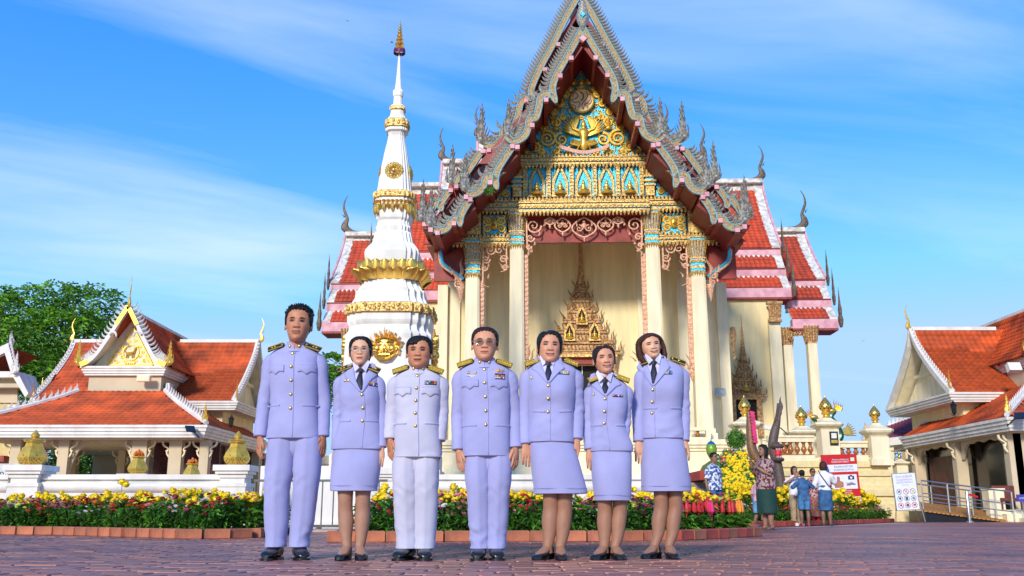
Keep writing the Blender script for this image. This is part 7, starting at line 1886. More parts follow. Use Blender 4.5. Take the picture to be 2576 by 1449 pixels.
uni = [weave(mat('sky_tinted_white_uniform', (.355, .36, .64), .8, var=.06, vscale=3.5, sheen=.25), 500, .3), weave(mat('paler_white_uniform', (.53, .52, .66), .8, var=.06, vscale=3.5, sheen=.25), 500, .3)]  # white cloth; the blue of sky shade is put into its colour
shirt_m = mat('white_shirt_cotton', (.62, .60, .80), .7); tie_m = mat('navy_tie', (.012, .013, .035), .6); brass = mat('brass_button', (.72, .50, .20), .28, .85)
seam_m = mat('darker_seam_thread', (.30, .30, .60), .8); shoe_m = mat('black_polished_leather', (.010, .010, .013), .28, coat=.25); stock = None  # seams and garment edges drawn in a slightly darker lilac
board_m = mat('black_felt', (.012, .012, .014), .8); braid = mat('gold_braid', (.80, .52, .06), .4, .5, var=.15, vscale=80)
def ellipse(cx, cy, z, a, d, n=56, e=.82, crease=0):
 P = []
 for j in range(n):
  f = 2 * PI * j / n; s_, c_ = math.sin(f), math.cos(f)
  x = a * math.copysign(abs(s_) ** e, s_); y = -d * math.copysign(abs(c_) ** e, c_)
  if crease: y -= crease * math.exp(-(x / (a * .16)) ** 2) * (1 if c_ > 0 else .3)
  P.append((cx + x, cy + y, z))
 return P
def dense(keys, step=.014):
 c_ = crom([Vector(k[:3]) for k in keys], 8); e_ = crom([Vector((k[3], k[4], 0)) for k in keys], 8)
 return [(a.x, a.y, a.z, b.x, b.y) for a, b in zip(c_, e_)]      # z, cx, cy, a, d
def wrk(V, amp, seed, fz=85, fx=16):
 V = np.array(V); x, y, z = V[:, 0], V[:, 1], V[:, 2]
 a = .5 * (z * fz + 3.1 * np.sin(x * fx + seed) + 2 * np.sin(y * 11 + seed * 2)); b = .5 * (z * fz * .55 - x * fx * 2.2 + seed * 3)
 c = .5 * (z * fz * 1.7 + x * fx * 3 + seed * 5)
 k = .45 + .55 * np.sin(z * 9 + seed * 1.7) * np.sin(x * 13 + seed)
 return ((1 - 2 * np.abs(np.sin(a))) * .5 + (1 - 2 * np.abs(np.sin(b))) * .4 + (1 - 2 * np.abs(np.sin(c))) * .22) * amp * k
def hand_mb(side, curl=1.0):
 mb = MB(); s_ = -side
 mb.loft([[(w_ * math.cos(2 * PI * j / 14), t_ * math.sin(2 * PI * j / 14) + yo, z) for j in range(14)] for z, w_, t_, yo in ((.05, .026, .022, 0), (0, .027, .020, 0), (-.02, .030, .019, 0), (-.045, .037, .018, .001), (-.07, .041, .016, .001), (-.09, .041, .013, .002), (-.101, .036, .008, .003))])
 for i, (x, l) in enumerate(((.030, .070), (.010, .079), (-.011, .074), (-.030, .058))):
  x *= s_; P = [(x, .001, -.078), (x * 1.03, 0, -.095), (x * 1.06, .004 * curl, -.093 - .42 * l), (x * 1.05, .013 * curl, -.092 - .72 * l), (x * 1.03, .022 * curl, -.09 - .93 * l), (x * 1.03, .025 * curl, -.09 - l)]
  mb.tube(P, [.0092, .0095, .0085, .0082, .0070, .0025], 8, up=(0, 1, 0))
  mb.sphere((x * 1.06, .003 * curl, -.093 - .42 * l), (.0095, .0092, .0088), 7, 4)
 mb.tube([(s_ * .018, .004, -.018), (s_ * .036, .004, -.040), (s_ * .050, .006, -.062), (s_ * .054, .012, -.085), (s_ * .053, .017, -.102), (s_ * .052, .019, -.107)], [.015, .0155, .0125, .0115, .009, .003], 8, up=(0, 1, 0))
 return mb
def man_shoe(mb, x, yaw, z0=FT, L=.285, wd=.052):
 tmp = MB(); K = [(.085, .030, .065), (.075, .038, .085), (.04, .042, .098), (0, .044, .100), (-.04, .047, .090), (-.085, .051, .070), (-.125, .052, .060), (-.16, .048, .052), (-.185, .036, .042), (-.199, .018, .026)]
 sc = L / .285
 def sec(y, a, h, zb): return [(a * math.copysign(abs(math.sin(f)) ** .8, math.sin(f)), y * sc, zb + h * (.5 - .5 * math.cos(f)) ** .75) for f in [2 * PI * j / 16 for j in range(16)]]
 tmp.loft([sec(y, a * wd / .050, h, .010) for y, a, h in K])
 tmp.loft([[(a * wd / .050 * 1.05 * q, (y - .003) * sc, z) for q, z in ((-1, 0), (1, 0), (1, .017), (-1, .017))] for y, a, h in K])
 m = Matrix.Translation((x, 0, z0)) @ Matrix.Rotation(yaw, 4, 'Z')
 return [tuple(m @ Vector(v)) for v in tmp.v], tmp.f
def person(label, X0, Y0, sp, uniform=True, rz=0, grp=None):
 P = thing('person', label, 'person', (X0, Y0, 0), rz=rz, group=grp)
 S_ = np.array(sp['skin']); J = sp['top_mat']; K = sp['bot_mat']; seed = sp.get('seed', 1); det = sp.get('detail', 1.0)
 body = MB(); cols = []
 def addc(mb, c, M4=None):
  v = [tuple(M4 @ Vector(p)) for p in mb.v] if M4 is not None else mb.v
  body.add(v, mb.f); cols.append(np.tile(np.array(c), (len(v), 1)) if np.ndim(c) == 1 else c)
 # head
 hx, hz, hh, hwid = sp['head']; yaw, roll, pitch = sp.get('turn', (0, 0, 0)); sx_ = hwid / .67 / hh
 HMx = Matrix.Translation((hx, sp.get('heady', -.02), hz)) @ Matrix.Translation((0, .02, .02)) @ Matrix.Rotation(yaw, 4, 'Z') @ Matrix.Rotation(roll, 4, 'Y') @ Matrix.Rotation(pitch, 4, 'X') @ Matrix.Translation((0, -.02, -.02)) @ Matrix.Diagonal((hh * sx_, hh * .95, hh, 1))
 mb, c = make_head(sp, det); addc(mb, c, HMx)
 zs, zh = sp['zs'], sp['zh']; sw = sp['sw']
 # trunk under the clothes, arms
 tk = sp['torso']; body_keys = [(zh + .02, tk[0][1], 0, .09, .07), (zs - .2, tk[3][1], 0, .09, .07), (zs - .05, sp['ncx'], 0, .05, .05), (zs + .03, sp['ncx'], 0, .035, .035)]
 tr = MB().loft([ellipse(a[1], a[2], a[0], a[3], a[4], 16) for a in body_keys]); addc(tr, S_)
 for side, (sh, el, wr, hr) in sp['arms'].items():
  sd = 1 if side == 'R' else -1
  sh, el, wr = Vector(sh), Vector(el), Vector(wr); n_ = 0
  ar = MB().tube([sh, (sh + el) / 2, el, el.lerp(wr, .35), wr], [.03, .03, .03, .032, .025], 12); addc(ar, S_)
  h = hand_mb(sd, hr.get('curl', 1.0)); dirv = Vector(hr.get('dir', (0, 0, -1))).normalized()
  q = Vector((0, 0, -1)).rotation_difference(dirv).to_matrix().to_4x4(); hs_ = hr.get('s', 1.0)
  addc(h, S_ * .93, Matrix.Translation(wr) @ q @ Matrix.Rotation(hr.get('twist', 0), 4, 'Z') @ Matrix.Scale(hs_, 4))
 leg = sp['legs']       # list of (hipx, kneex, anklex, footyaw)
 zk = sp.get('zk', .46); la = sp.get('legskin', S_ * .8)
 if sp['bottom'] in ('skirt', 'shorts', 'bare'):
  for (hxx, kx, axx, fy, fyo) in leg:
   ks = sp.get('calf', 1.0); T0 = zk * 1.75
   tb_ = MB().loft([ellipse(cx_, cy_, z_, r_ * ks, r_ * ks * 1.05, 22, 1.0) for z_, cx_, cy_, r_ in [(v.x, v.y, v.z, w.x) for v, w in zip(crom([(T0, hxx, 0), (zk * 1.3, (hxx + kx) / 2, 0), (zk, kx, -.01), (zk * .80, kx, .008), (zk * .62, (kx * .7 + axx * .3), .014), (zk * .40, (kx + axx) / 2, .008), (zk * .22, axx, fyo * .6), (.085, axx, fyo), (.05, axx, fyo)], 4), crom([(.082, 0, 0), (.066, 0, 0), (.053, 0, 0), (.052, 0, 0), (.055, 0, 0), (.043, 0, 0), (.033, 0, 0), (.031, 0, 0), (.034, 0, 0)], 4))]])
   addc(tb_, la)
   ft = MB(); ln_ = .21; zb_ = FT + (.03 if sp.get('heels') else .012)
   ft.loft([[(a * math.copysign(abs(math.sin(f)) ** .85, math.sin(f)), y, zb_ + dz + h * (.5 - .5 * math.cos(f))) for f in [2 * PI * j / 14 for j in range(14)]] for y, a, h, dz in ((.05, .018, .03, .015), (.035, .027, .06, .01), (0, .030, .075, .005), (-.04, .033, .062, 0), (-.09, .038, .042, -.005), (-.13, .040, .028, -.012), (-.165, .033, .022, -.014), (-.185, .015, .014, -.012))])
   addc(ft, la, Matrix.Translation((axx, fyo, 0)) @ Matrix.Rotation(fy, 4, 'Z'))
 bm_ = body; bm_.c = np.concatenate(cols); bm_.c = np.concatenate([bm_.c, np.ones((len(bm_.c), 1))], 1)
 bm_.build('body', skin_m, P, smooth='all')
 # hair
 hk = sp['hair']
 if hk[0] == 'bob': hb = bob_hair(*hk[2:])
 else: hb = hair_shell(sp, hk[2], hk[3], **hk[4])
 if sp.get('bun'):
  bx_, by_, bz_, br_ = sp['bun']; hb.sphere((bx_, by_, bz_), (br_, br_ * .8, br_ * 1.1), 14, 9)
 hb.v = [tuple(HMx @ Vector(p)) for p in hb.v]; hb.build('hair', hk[1], P, smooth='all')
 # ---- upper garment
 keys = sp['torso']; dn = dense(keys); nn = 64
 rings = [ellipse(a[1], a[2], a[0], a[3], a[4], nn, .80) for a in dn]
 jk = MB().loft(rings); ntor = len(jk.v)
 V = np.array(jk.v); cx = np.interp(V[:, 2], [a[0] for a in dn], [a[1] for a in dn]); dirn = np.stack([V[:, 0] - cx, V[:, 1], 0 * V[:, 2]], 1); dirn /= np.linalg.norm(dirn, axis=1, keepdims=True) + 1e-6
 zw_ = keys[2][0]; amp = (.0062 if uniform else .007) * (gss(V[:, 2], zw_, .10) * .8 + .35 + .5 * gss(V[:, 2], zh, .1)) * sst((zs - V[:, 2]) / .15)
 V += dirn * (wrk(V, 1, seed) * amp)[:, None]
 jk.v = [tuple(p) for p in V]
 bust = sp.get('bust', 0)
 if bust:
  V = np.array(jk.v); zb = zs - .20
  for q in (-1, 1): V[:, 1] -= bust * gss(V[:, 0], keys[3][1] + q * .075, .075) * gss(V[:, 2], zb, .075) * (V[:, 1] < 0)
  jk.v = [tuple(p) for p in V]
 torso_v, torso_f = list(jk.v), list(jk.f)
 if sp.get('top_name', 'jacket'):
  for side, (sh, el, wr, hr) in sp['arms'].items():
   sd = 1 if side == 'R' else -1; sh, el, wr = Vector(sh), Vector(el), Vector(wr); sr = sp.get('sleeve', 1.0); sl_ = sp.get('sleeve_len', 1.0)
   root = Vector((sh.x - sd * .055, sh.y, sh.z + .0)); path = [root, Vector((sh.x, sh.y, sh.z - .012)), sh.lerp(el, .18) + Vector((sd * .012, 0, 0)), sh.lerp(el, .55), el, el.lerp(wr, .4), el.lerp(wr, .8), el.lerp(wr, 1.02)]
   rad = [.048, .052, .0565, .055, .052, .050, .048, .047]
   c_ = crom(path, 7); rr_ = [v.x for v in crom([(r_, 0, 0) for r_ in rad], 7)]; cut = max(6, int(len(c_) * (.18 + .82 * sl_))); c_, rr_ = c_[:cut], [r_ * sr for r_ in rr_[:cut]]
   sv = MB().tube(c_, rr_, 26, up=(0, 1, 0)); V = np.array(sv.v); cc = np.repeat(np.array([tuple(v) for v in c_]), 26, 0)
   dd = V[:len(cc)] - cc; dd /= np.linalg.norm(dd, axis=1, keepdims=True); am = .0068 * (gss(V[:, 2], el.z, .11) + .25 + .4 * gss(V[:, 2], sh.z - .1, .06))
   V += dd * (wrk(V, 1, seed + sd, 105, 22) * am)[:, None]; o0 = len(jk.v); jk.add([tuple(p) for p in V], sv.f)
 top = jk.build(sp.get('top_name', 'jacket'), J, P, smooth='all')
 bvh = BVHTree.FromPolygons([Vector(v) for v in torso_v], torso_f)
 def fy(x, z):
  h_ = bvh.ray_cast(Vector((x, -1.0, z)), Vector((0, 1, 0)))
  return h_[0].y if h_[0] is not None else -.03
 def patch(A, B, n, m, th, nm, mt, par=top, skirt=.004, puff=0):
  A = [Vector((a[0], 0, a[1])) for a in A]; B = [Vector((b[0], 0, b[1])) for b in B]
  def smp(C, t):
   f = t * (len(C) - 1); i = min(int(f), len(C) - 2); return C[i].lerp(C[i + 1], f - i)
  mb = MB(); rows = []
  for i in range(n + 1):
   a, b = smp(A, i / n), smp(B, i / n); r = []
   for j in range(m + 1):
    p = a.lerp(b, j / m); r.append((p.x, fy(p.x, p.z) - th - puff * math.sin(PI * j / m), p.z))
   r = [(r[0][0], r[0][1] + th + skirt, r[0][2])] + r + [(r[-1][0], r[-1][1] + th + skirt, r[-1][2])]; rows.append(r)
  e0 = [(p[0], p[1] + th + skirt, p[2]) for p in rows[0]]; e1 = [(p[0], p[1] + th + skirt, p[2]) for p in rows[-1]]
  mb.loft([e0] + rows + [e1], cap=False, close=False); return mb.build(nm, mt, par, smooth='all')
 # ---- lower garment
 zt = sp['torso'][1][0] + .03
 if sp['bottom'] == 'trousers':
  tro = MB(); hm_ = sum(l[0] for l in leg) / 2; tro.loft([ellipse(hm_, 0, z_, a_, d_, 40, .86) for z_, a_, d_ in ((zt, .10, .075), (zh - .02, .10, .082), (zh - .08, .07, .080), (zh - .13, .015, .05))])
  for (hxx, kx, axx, fyw, fyo), wd in zip(leg, sp.get('legw', ((.105, .088, .075),) * 2)):
   ks = [(zt, hxx * .78, .0, wd[0] * .80, .088), (zh + .02, hxx * .92, .0, wd[0] * .90, .098), (zh - .06, hxx * .98, .0, wd[0] * .95, .106), (zk * 1.22, (hxx + kx) / 2, 0, wd[0] * .94, .102), (zk, kx, 0, wd[1], .090), (zk * .55, (kx + axx) / 2, .006, wd[1] * .93, .082), (.16, axx, .01, wd[2] * 1.02, .086), (sp.get('cuff', .075), axx, -.002, wd[2], .094)]
   dn2 = dense(ks); t1 = MB().loft([ellipse(a[1], a[2], a[0], a[3], a[4], 40, .88, crease=.010) for a in dn2])
   V = np.array(t1.v); cc = np.interp(-V[:, 2], [-a[0] for a in dn2], [a[1] for a in dn2]); dd = np.stack([V[:, 0] - cc, V[:, 1], 0 * cc], 1); dd /= np.linalg.norm(dd, axis=1, keepdims=True) + 1e-6
   brk = gss(V[:, 2], .15, .08); V += dd * (wrk(V, 1, seed + axx * 9, 75, 26) * (.002 + .014 * brk + .005 * gss(V[:, 2], zk, .12)))[:, None]
   tro.add([tuple(p) for p in V], t1.f)
  tro.build('trousers', K, P, smooth='all')
  for (hxx, kx, axx, fyw, fyo) in leg:
   v, f = man_shoe(None, axx, fyw, L=sp.get('shoe', .285)); s_ = MB(); s_.v = [(a, b + fyo, c) for a, b, c in v]; s_.f = f; s_.build('shoe', sp.get('shoe_mat', shoe_m), P, smooth=True)
 else:
  ks = sp['skirt']; dn2 = dense(ks)
  if sp['bottom'] == 'skirt':
   sk = MB().loft([ellipse(a[1], a[2], a[0], a[3], a[4], 64, .86) for a in dn2])
  else:
   sk = MB()
   for q in (-1, 1): sk.loft([ellipse(a[1] + q * a[3] * .48, a[2], a[0], a[3] * .56, a[4], 30, .9) for a in dn2])
  V = np.array(sk.v); am = .003 + .004 * gss(V[:, 2], ks[-1][0], .1); w_ = np.sin(V[:, 0] * 30 + seed * 2 + V[:, 2] * 6) * am * .8 + wrk(V, 1, seed + 5, 22, 9) * am * .6; V[:, 1] += w_ * np.sign(V[:, 1]) ; sk.v = [tuple(p) for p in V]
  sk.build({'skirt': 'skirt', 'shorts': 'shorts'}[sp['bottom']], K, P, smooth='all')
  if uniform:
   hz2 = ks[-1][0] + .035; i_ = min(range(len(dn2)), key=lambda i: abs(dn2[i][0] - hz2)); h_ = dn2[i_]; MB().loft([ellipse(h_[1], h_[2], hz2 + dz, h_[3] + .0035, h_[4] + .0035, 64, .86) for dz in (-.0018, .0018)], cap=False).build('hem_stitch', seam_m, P.children[-1])
  for (hxx, kx, axx, fyw, fyo) in leg:
   s_ = MB(); M4 = Matrix.Translation((axx, fyo, FT)) @ Matrix.Rotation(fyw, 4, 'Z')
   if sp.get('heels') or sp.get('flats'):
    hz_ = .03 if sp.get('heels') else .006
    def sc2(y, a, zb, h, open_):   # upper wall section with an open top
     return [(-a, y, zb), (a, y, zb), (a * 1.02, y, zb + h), (a * .80, y, zb + h + .002 + open_), (-a * .80, y, zb + h + .002 + open_), (-a * 1.02, y, zb + h)]
    s_.loft([sc2(*k) for k in ((-.05, .039, hz_ * .35, .026, -.004), (-.085, .043, hz_ * .15, .036, .010), (-.12, .045, .0, .036, .008), (-.155, .040, 0, .032, .006), (-.185, .027, .002, .026, .003), (-.200, .010, .006, .016, 0))])
    s_.loft([[(-a, y, z0_), (a, y, z0_), (a, y, z0_ + .012), (-a, y, z0_ + .012)] for y, a, z0_ in ((.060, .026, hz_), (.02, .031, hz_), (-.03, .034, hz_ * .7), (-.09, .041, .004), (-.15, .040, 0))])
    s_.loft([[(a * math.sin(f), .012 + .055 * math.cos(f) * k_, hz_ + z_) for f in [PI / 2 * (-1 + j / 5) for j in range(11)]] + [(a * .85 * math.sin(f), .012 + .046 * math.cos(f) * k_, hz_ + z_) for f in [PI / 2 * (1 - j / 5) for j in range(11)]] for a, k_, z_ in ((.031, 1, 0), (.033, 1, .03), (.031, .98, .055))])
    if sp.get('heels'): s_.box((0, .045, hz_ / 2), (.035, .035, hz_ + .006), taper=1.2)
   else:
    s_.loft([[(a, y, 0), (-a, y, 0), (-a, y, .022), (a, y, .022)] for y, a in ((.07, .03), (.03, .038), (-.06, .042), (-.14, .045), (-.19, .03))]); s_.tube([(-.042, -.10, .02), (-.02, -.08, .06), (.02, -.08, .06), (.042, -.10, .02)], .012, 5)
   s_.v = [tuple(M4 @ Vector(v)) for v in s_.v]; s_.build('shoe', sp.get('shoe_mat', shoe_m), P, smooth=True)
 P['_k'] = 0; del P['_k']
 # ---- uniform details
 if not uniform: return P, top, patch, fy, HMx
 cxn = sp['ncx']; sgn_ = sp.get('seamx', 0)
 def cxz(z): return interp(z, [a[0] for a in dn], [a[1] for a in dn]) + (sgn_ if sp.get('male') else 0)
 if sp.get('male'):
  zn = sp['zn']
  cl = MB(); cr_ = []
  for z, r_, d_ in ((zn - .040, .092, .088), (zn - .02, .083, .080), (zn + .015, .077, .075), (zn + .027, .075, .073), (zn + .025, .069, .067), (zn - .02, .069, .067)):
   cr_.append([(cxn + r_ * math.sin(f), .012 - d_ * math.cos(f), z - .016 * math.cos(f)) for f in [2 * PI * j / 40 for j in range(40)]])
  cl.loft(cr_, cap=False); cl.build('collar', J, top, smooth='all')
  MB().box((cxn, .012 - .0805, zn - .020), (.005, .006, .044)).build('collar_opening', seam_m, top)
  for q in (-1, 1):
   MB().lathe([(.002, 0), (.010, .004), (.008, .010), (.001, .014)], (0, 0, 0), 8).sphere((0, 0, .003), (.012, .005, .003), 6, 4)
   pn = MB().sphere((cxn + q * .034, .012 - .080 * math.cos(.45) - .004, zn - .016), (.010, .005, .013), 8, 5); pn.build('collar_badge', brass, top, smooth=True)
  bz = np.linspace(sp['zn'] - .075, sp['zbut'], 5)
  patch([(cxz(z) + .016, z) for z in np.linspace(zn - .05, zh + .004, 12)], [(cxz(z) + .020, z) for z in np.linspace(zn - .05, zh + .004, 12)], 24, 1, .0035, 'placket_edge', seam_m)
  # chest pockets and hip pocket slits
  zp = sp['zpk']; pw_ = .062
  for q in (-1, 1):
   xc_ = cxz(zp) + q * sp.get('pkx', .095)
   A = [(xc_ - pw_, zp), (xc_ - pw_ / 2, zp + .002), (xc_, zp + .003), (xc_ + pw_ / 2, zp + .002), (xc_ + pw_, zp)]; B = [(xc_ - pw_, zp - .048), (xc_ - pw_ * .5, zp - .043), (xc_, zp - .066), (xc_ + pw_ * .5, zp - .043), (xc_ + pw_, zp - .048)]
   patch([(a, b + .0035) for a, b in A], A, 16, 1, .0042, 'pocket_seam', seam_m); patch(A, B, 16, 5, .006, 'pocket_flap', J, puff=.002)
   patch([(a, b + .001) for a, b in B], [(a, b - .003) for a, b in B], 16, 1, .0025, 'pocket_seam', seam_m)
  for q in (-1, 1):
   zq = sp['zhp']; xc_ = cxz(zq) + q * sp.get('hpx', .12)
   patch([(xc_ - .055, zq + .004), (xc_ + .055, zq + .004)], [(xc_ - .055, zq - .005), (xc_ + .055, zq - .005)], 10, 2, .003, 'pocket_welt', J); patch([(xc_ - .055, zq - .005), (xc_ + .055, zq - .005)], [(xc_ - .055, zq - .008), (xc_ + .055, zq - .008)], 10, 1, .0032, 'pocket_seam', seam_m)
  for q, (hxx, kx, axx, fyw, fyo) in zip((-1, 1), leg):
   pass
 else:
  z0_, z1_ = sp['zv'], sp['zn']; c0 = cxz(z0_) + sgn_   # V bottom and neck height
  # shirt, tie, lapels
  Vw = .060
  patch([(c0, z0_), (cxn - .035, (z0_ + z1_) / 2), (cxn - Vw, z1_ + .012)], [(c0, z0_), (cxn + .035, (z0_ + z1_) / 2), (cxn + Vw, z1_ + .012)], 16, 8, .0035, 'shirt_front', shirt_m)
  for q in (-1, 1):
   zc_ = z1_; K_ = MB()
   K_.loft([[(cxn + q * .008, -.092, zc_ - .028), (cxn + q * .040, -.088, zc_ - .058), (cxn + q * .062, -.060, zc_ + .012), (cxn + q * .050, -.055, zc_ + .034)], [(cxn + q * .008, -.088, zc_ - .028), (cxn + q * .040, -.080, zc_ - .058), (cxn + q * .062, -.050, zc_ + .010), (cxn + q * .050, -.045, zc_ + .032)]])
   K_.build('shirt_collar', shirt_m, top, smooth=True)
  tn = Vector((cxn, fy(cxn, z1_ - .045) - .022, z1_ - .032)); kn = MB().loft([[(tn.x + a * w_, tn.y + b * .010 - oo, z) for a, b in ((-1, -.4), (0, -1), (1, -.4), (.8, 1), (-.8, 1))] for z, w_, oo in ((tn.z + .012, .020, 0), (tn.z, .022, .002), (tn.z - .028, .012, 0))])
  td = sp.get('tie_dx', 0); kn.build('tie_knot', tie_m, top, smooth=True)
  zm = (z0_ + tn.z) / 2
  patch([(tn.x - .010, tn.z - .022), (tn.x - .024 + td, zm - .005), (c0 - .010, z0_ + .012)], [(tn.x + .010, tn.z - .022), (tn.x + .024 + td, zm - .005), (c0 + .006, z0_ + .012)], 12, 3, .009, 'tie', tie_m, puff=.003)
  for q in (-1, 1):
   A = [(c0 + q * .002, z0_ - .004), (cxn + q * .030, z0_ * .55 + z1_ * .45), (cxn + q * .052, z1_ - .025), (cxn + q * .068, z1_ + .018)]
   Bq = [(c0 + q * .006, z0_ - .010), (cxn + q * .085, z0_ * .48 + z1_ * .52 - .012), (cxn + q * .122, z1_ - .075), (cxn + q * .105, z1_ - .040), (cxn + q * .108, z1_ - .030), (cxn + q * .098, z1_ + .006)]
   def rs(C, n_=12):
    C = [Vector((a, b, 0)) for a, b in C]; d_ = [0]
    for i in range(1, len(C)): d_.append(d_[-1] + (C[i] - C[i - 1]).length)
    o_ = []
    for k in range(n_ + 1):
     t_ = d_[-1] * k / n_; i = max(j for j in range(len(C)) if d_[j] <= t_ + 1e-9); i = min(i, len(C) - 2); f = (t_ - d_[i]) / (d_[i + 1] - d_[i]); v = C[i].lerp(C[i + 1], f); o_.append((v.x, v.y))
    return o_
   patch(rs(A, 20), rs(Bq, 20), 20, 5, .009, 'lapel', J, skirt=.006, puff=.002)
   bq = rs(Bq, 20)[1:16]; patch([(a, b) for a, b in bq], [(a + q * .0035, b - .0035) for a, b in bq], 16, 1, .003, 'lapel_edge', seam_m)
   # notch
   patch([(cxn + q * .104, z1_ - .036), (cxn + q * .085, z1_ - .024)], [(cxn + q * .105, z1_ - .041), (cxn + q * .085, z1_ - .028)], 4, 1, .0105, 'lapel_notch', seam_m)
  bz = sp['zbuts']
  patch([(cxz(z) + sgn_ + .014, z) for z in np.linspace(z0_ - .01, zh + .004, 12)], [(cxz(z) + sgn_ + .0175, z) for z in np.linspace(z0_ - .01, zh + .004, 12)], 24, 1, .0035, 'placket_edge', seam_m)
  for q in (-1, 1):
   zq = sp['zhp']; xc_ = cxz(zq) + q * sp.get('hpx', .095); sl = q * sp.get('hps', .0)
   patch([(xc_ - .045, zq + .005 - sl), (xc_ + .045, zq + .005 + sl)], [(xc_ - .045, zq - .006 - sl), (xc_ + .045, zq - .006 + sl)], 10, 2, .0035, 'pocket_welt', J); patch([(xc_ - .045, zq - .005 - sl), (xc_ + .045, zq - .005 + sl)], [(xc_ - .045, zq - .0085 - sl), (xc_ + .045, zq - .0085 + sl)], 10, 1, .004, 'pocket_seam', seam_m)
 for z in bz:
  x = cxz(z) + (0 if sp.get('male') else sgn_); link('button', BTN, top, (x, fy(x, z) - .001, z))
 # ribbons and badges
 for (x, z, nx_, nz_, wv, cl_) in sp.get('ribbons', ()):
  bwid, bh = wv, .0125; bk = patch([(x - bwid / 2 - .002, z + nz_ * bh / 2 + .002), (x + bwid / 2 + .002, z + nz_ * bh / 2 + .002)], [(x - bwid / 2 - .002, z - nz_ * bh / 2 - .003), (x + bwid / 2 + .002, z - nz_ * bh / 2 - .003)], 6, 2, .0045, 'ribbon_backing', board_m)
  for r_ in range(nz_):
   for k in range(nx_):
    x0 = x - bwid / 2 + bwid * k / nx_; zt_ = z + nz_ * bh / 2 - bh * r_
    patch([(x0, zt_), (x0 + bwid / nx_ - .0008, zt_)], [(x0, zt_ - bh + .0015), (x0 + bwid / nx_ - .0008, zt_ - bh + .0015)], 1, 1, .0062, 'ribbon', RIB[cl_[(r_ * nx_ + k) % len(cl_)]], par=bk)
 for (x, z, kd) in sp.get('badges', ()):
  y = fy(x, z); mb = MB()
  if kd == 'drop': mb.loft([[(x, y - .004, z - .014)] * 1 + [(x + .010, y - .006, z - .004), (x + .005, y - .006, z + .008), (x, y - .006, z + .018), (x - .005, y - .006, z + .008), (x - .010, y - .006, z - .004)], [(x, y + .003, z - .014), (x + .010, y + .003, z - .004), (x + .005, y + .003, z + .008), (x, y + .003, z + .018), (x - .005, y + .003, z + .008), (x - .010, y + .003, z - .004)]]); o = mb.build('badge', RIB['g'], top); MB().sphere((x, y - .008, z), (.005, .004, .007), 6, 4).build('badge_centre', brass, o)
  elif kd == 'round': mb.sphere((x, y - .004, z), (.012, .005, .013), 10, 5); mb.build('badge', brass, top)
  elif kd == 'wings':
   mb.sphere((x, y - .006, z + .010), (.008, .006, .016), 8, 5); mb.sphere((x, y - .008, z), (.012, .006, .009), 8, 5)
   for q in (-1, 1): mb.loft([[(x, y - .006, z + .006), (x, y - .001, z + .002), (x, y - .004, z - .010)], [(x + q * .03, y - .006, z + .008), (x + q * .03, y + .001, z + .004), (x + q * .028, y - .004, z - .006)], [(x + q * .048, y - .003, z + .014), (x + q * .048, y + .004, z + .012), (x + q * .047, y, z + .010)]])
   mb.build('wing_badge', goldold, top, smooth=True)
  elif kd == 'white_wings':
   for q in (-1, 1): mb.loft([[(x, y - .006, z + .004), (x, y - .001, z), (x, y - .004, z - .008)], [(x + q * .04, y - .004, z + .012), (x + q * .04, y + .002, z + .010), (x + q * .04, y, z + .006)]])
   mb.build('wing_badge', white, top, smooth=True)
 # shoulder boards
 for q in (-1, 1):
  sh = Vector(sp['arms']['R' if q > 0 else 'L'][0]); o_ = Vector((sh.x + q * .026, -.030, zs - .002)); i_ = Vector((o_.x - q * (.108 if sp.get('male') else .100), -.030, zs + .036)); ex = (o_ - i_); L_ = ex.length; ex.normalize()
  up = Vector((0, -.62, .78)); ey = up.cross(ex).normalized(); up = ex.cross(ey).normalized() if ex.cross(ey).z > 0 else -ex.cross(ey).normalized(); M4 = Matrix((ex, ey, up)).transposed().to_4x4(); M4.translation = i_ + up * .009
  bd = MB().loft([[(x, w_ * s__, z) for s__, z in ((-1, -.005), (1, -.005), (1, .005), (-1, .005))] for x, w_ in ((-.012, .010), (-.004, .020), (L_ * .15, .024), (L_, .030))]); bd.v = [tuple(M4 @ Vector(v)) for v in bd.v]; b_ = bd.build('shoulder_board', board_m, top)
  g_ = MB(); g_.box((L_ / 2, -.026 if True else 0, .006), (L_, .008, .004)); g_.box((L_ / 2, .024, .006), (L_, .008, .004)); g_.sphere((.004, 0, .007), (.008, .008, .004), 8, 4)
  if sp.get('fullgold'): g_.box((L_ * .52, 0, .0055), (L_ * .9, .034, .003));
  for k in range(sp.get('pips', 2)): g_.sphere((L_ * (.5 + .2 * k), 0, .008), (.009, .009, .005), 8, 4)
  if sp.get('fullgold'):
   for k in range(9): g_.sphere((L_ * (.15 + .09 * k), .010 * (-1) ** k, .008), (.007, .007, .003), 6, 4)
  g_.v = [tuple(M4 @ Vector(v)) for v in g_.v]; g_.build('gold_braid', braid, b_)
 return P, top, patch, fy, HMx
BTN = MB().lathe([(.0105, 0), (.0115, -.0)], n=4)
b_ = MB().sphere((0, -.003, 0), (.0125, .007, .0125), 12, 6); BTN = b_.mesh('button', brass, 'all')
RIB = dict(g=mat('green_enamel', (.04, .12, .08), .4), y=mat('yellow_ribbon', (.75, .45, .05), .6), r=mat('red_ribbon', (.40, .03, .04), .6), b=mat('blue_ribbon', (.03, .08, .35), .6), w=mat('white_ribbon', (.7, .68, .75), .6), o=mat('orange_ribbon', (.7, .28, .08), .6), n=mat('dark_ribbon', (.03, .03, .06), .6), l=mat('light_blue_ribbon', (.15, .4, .65), .6))
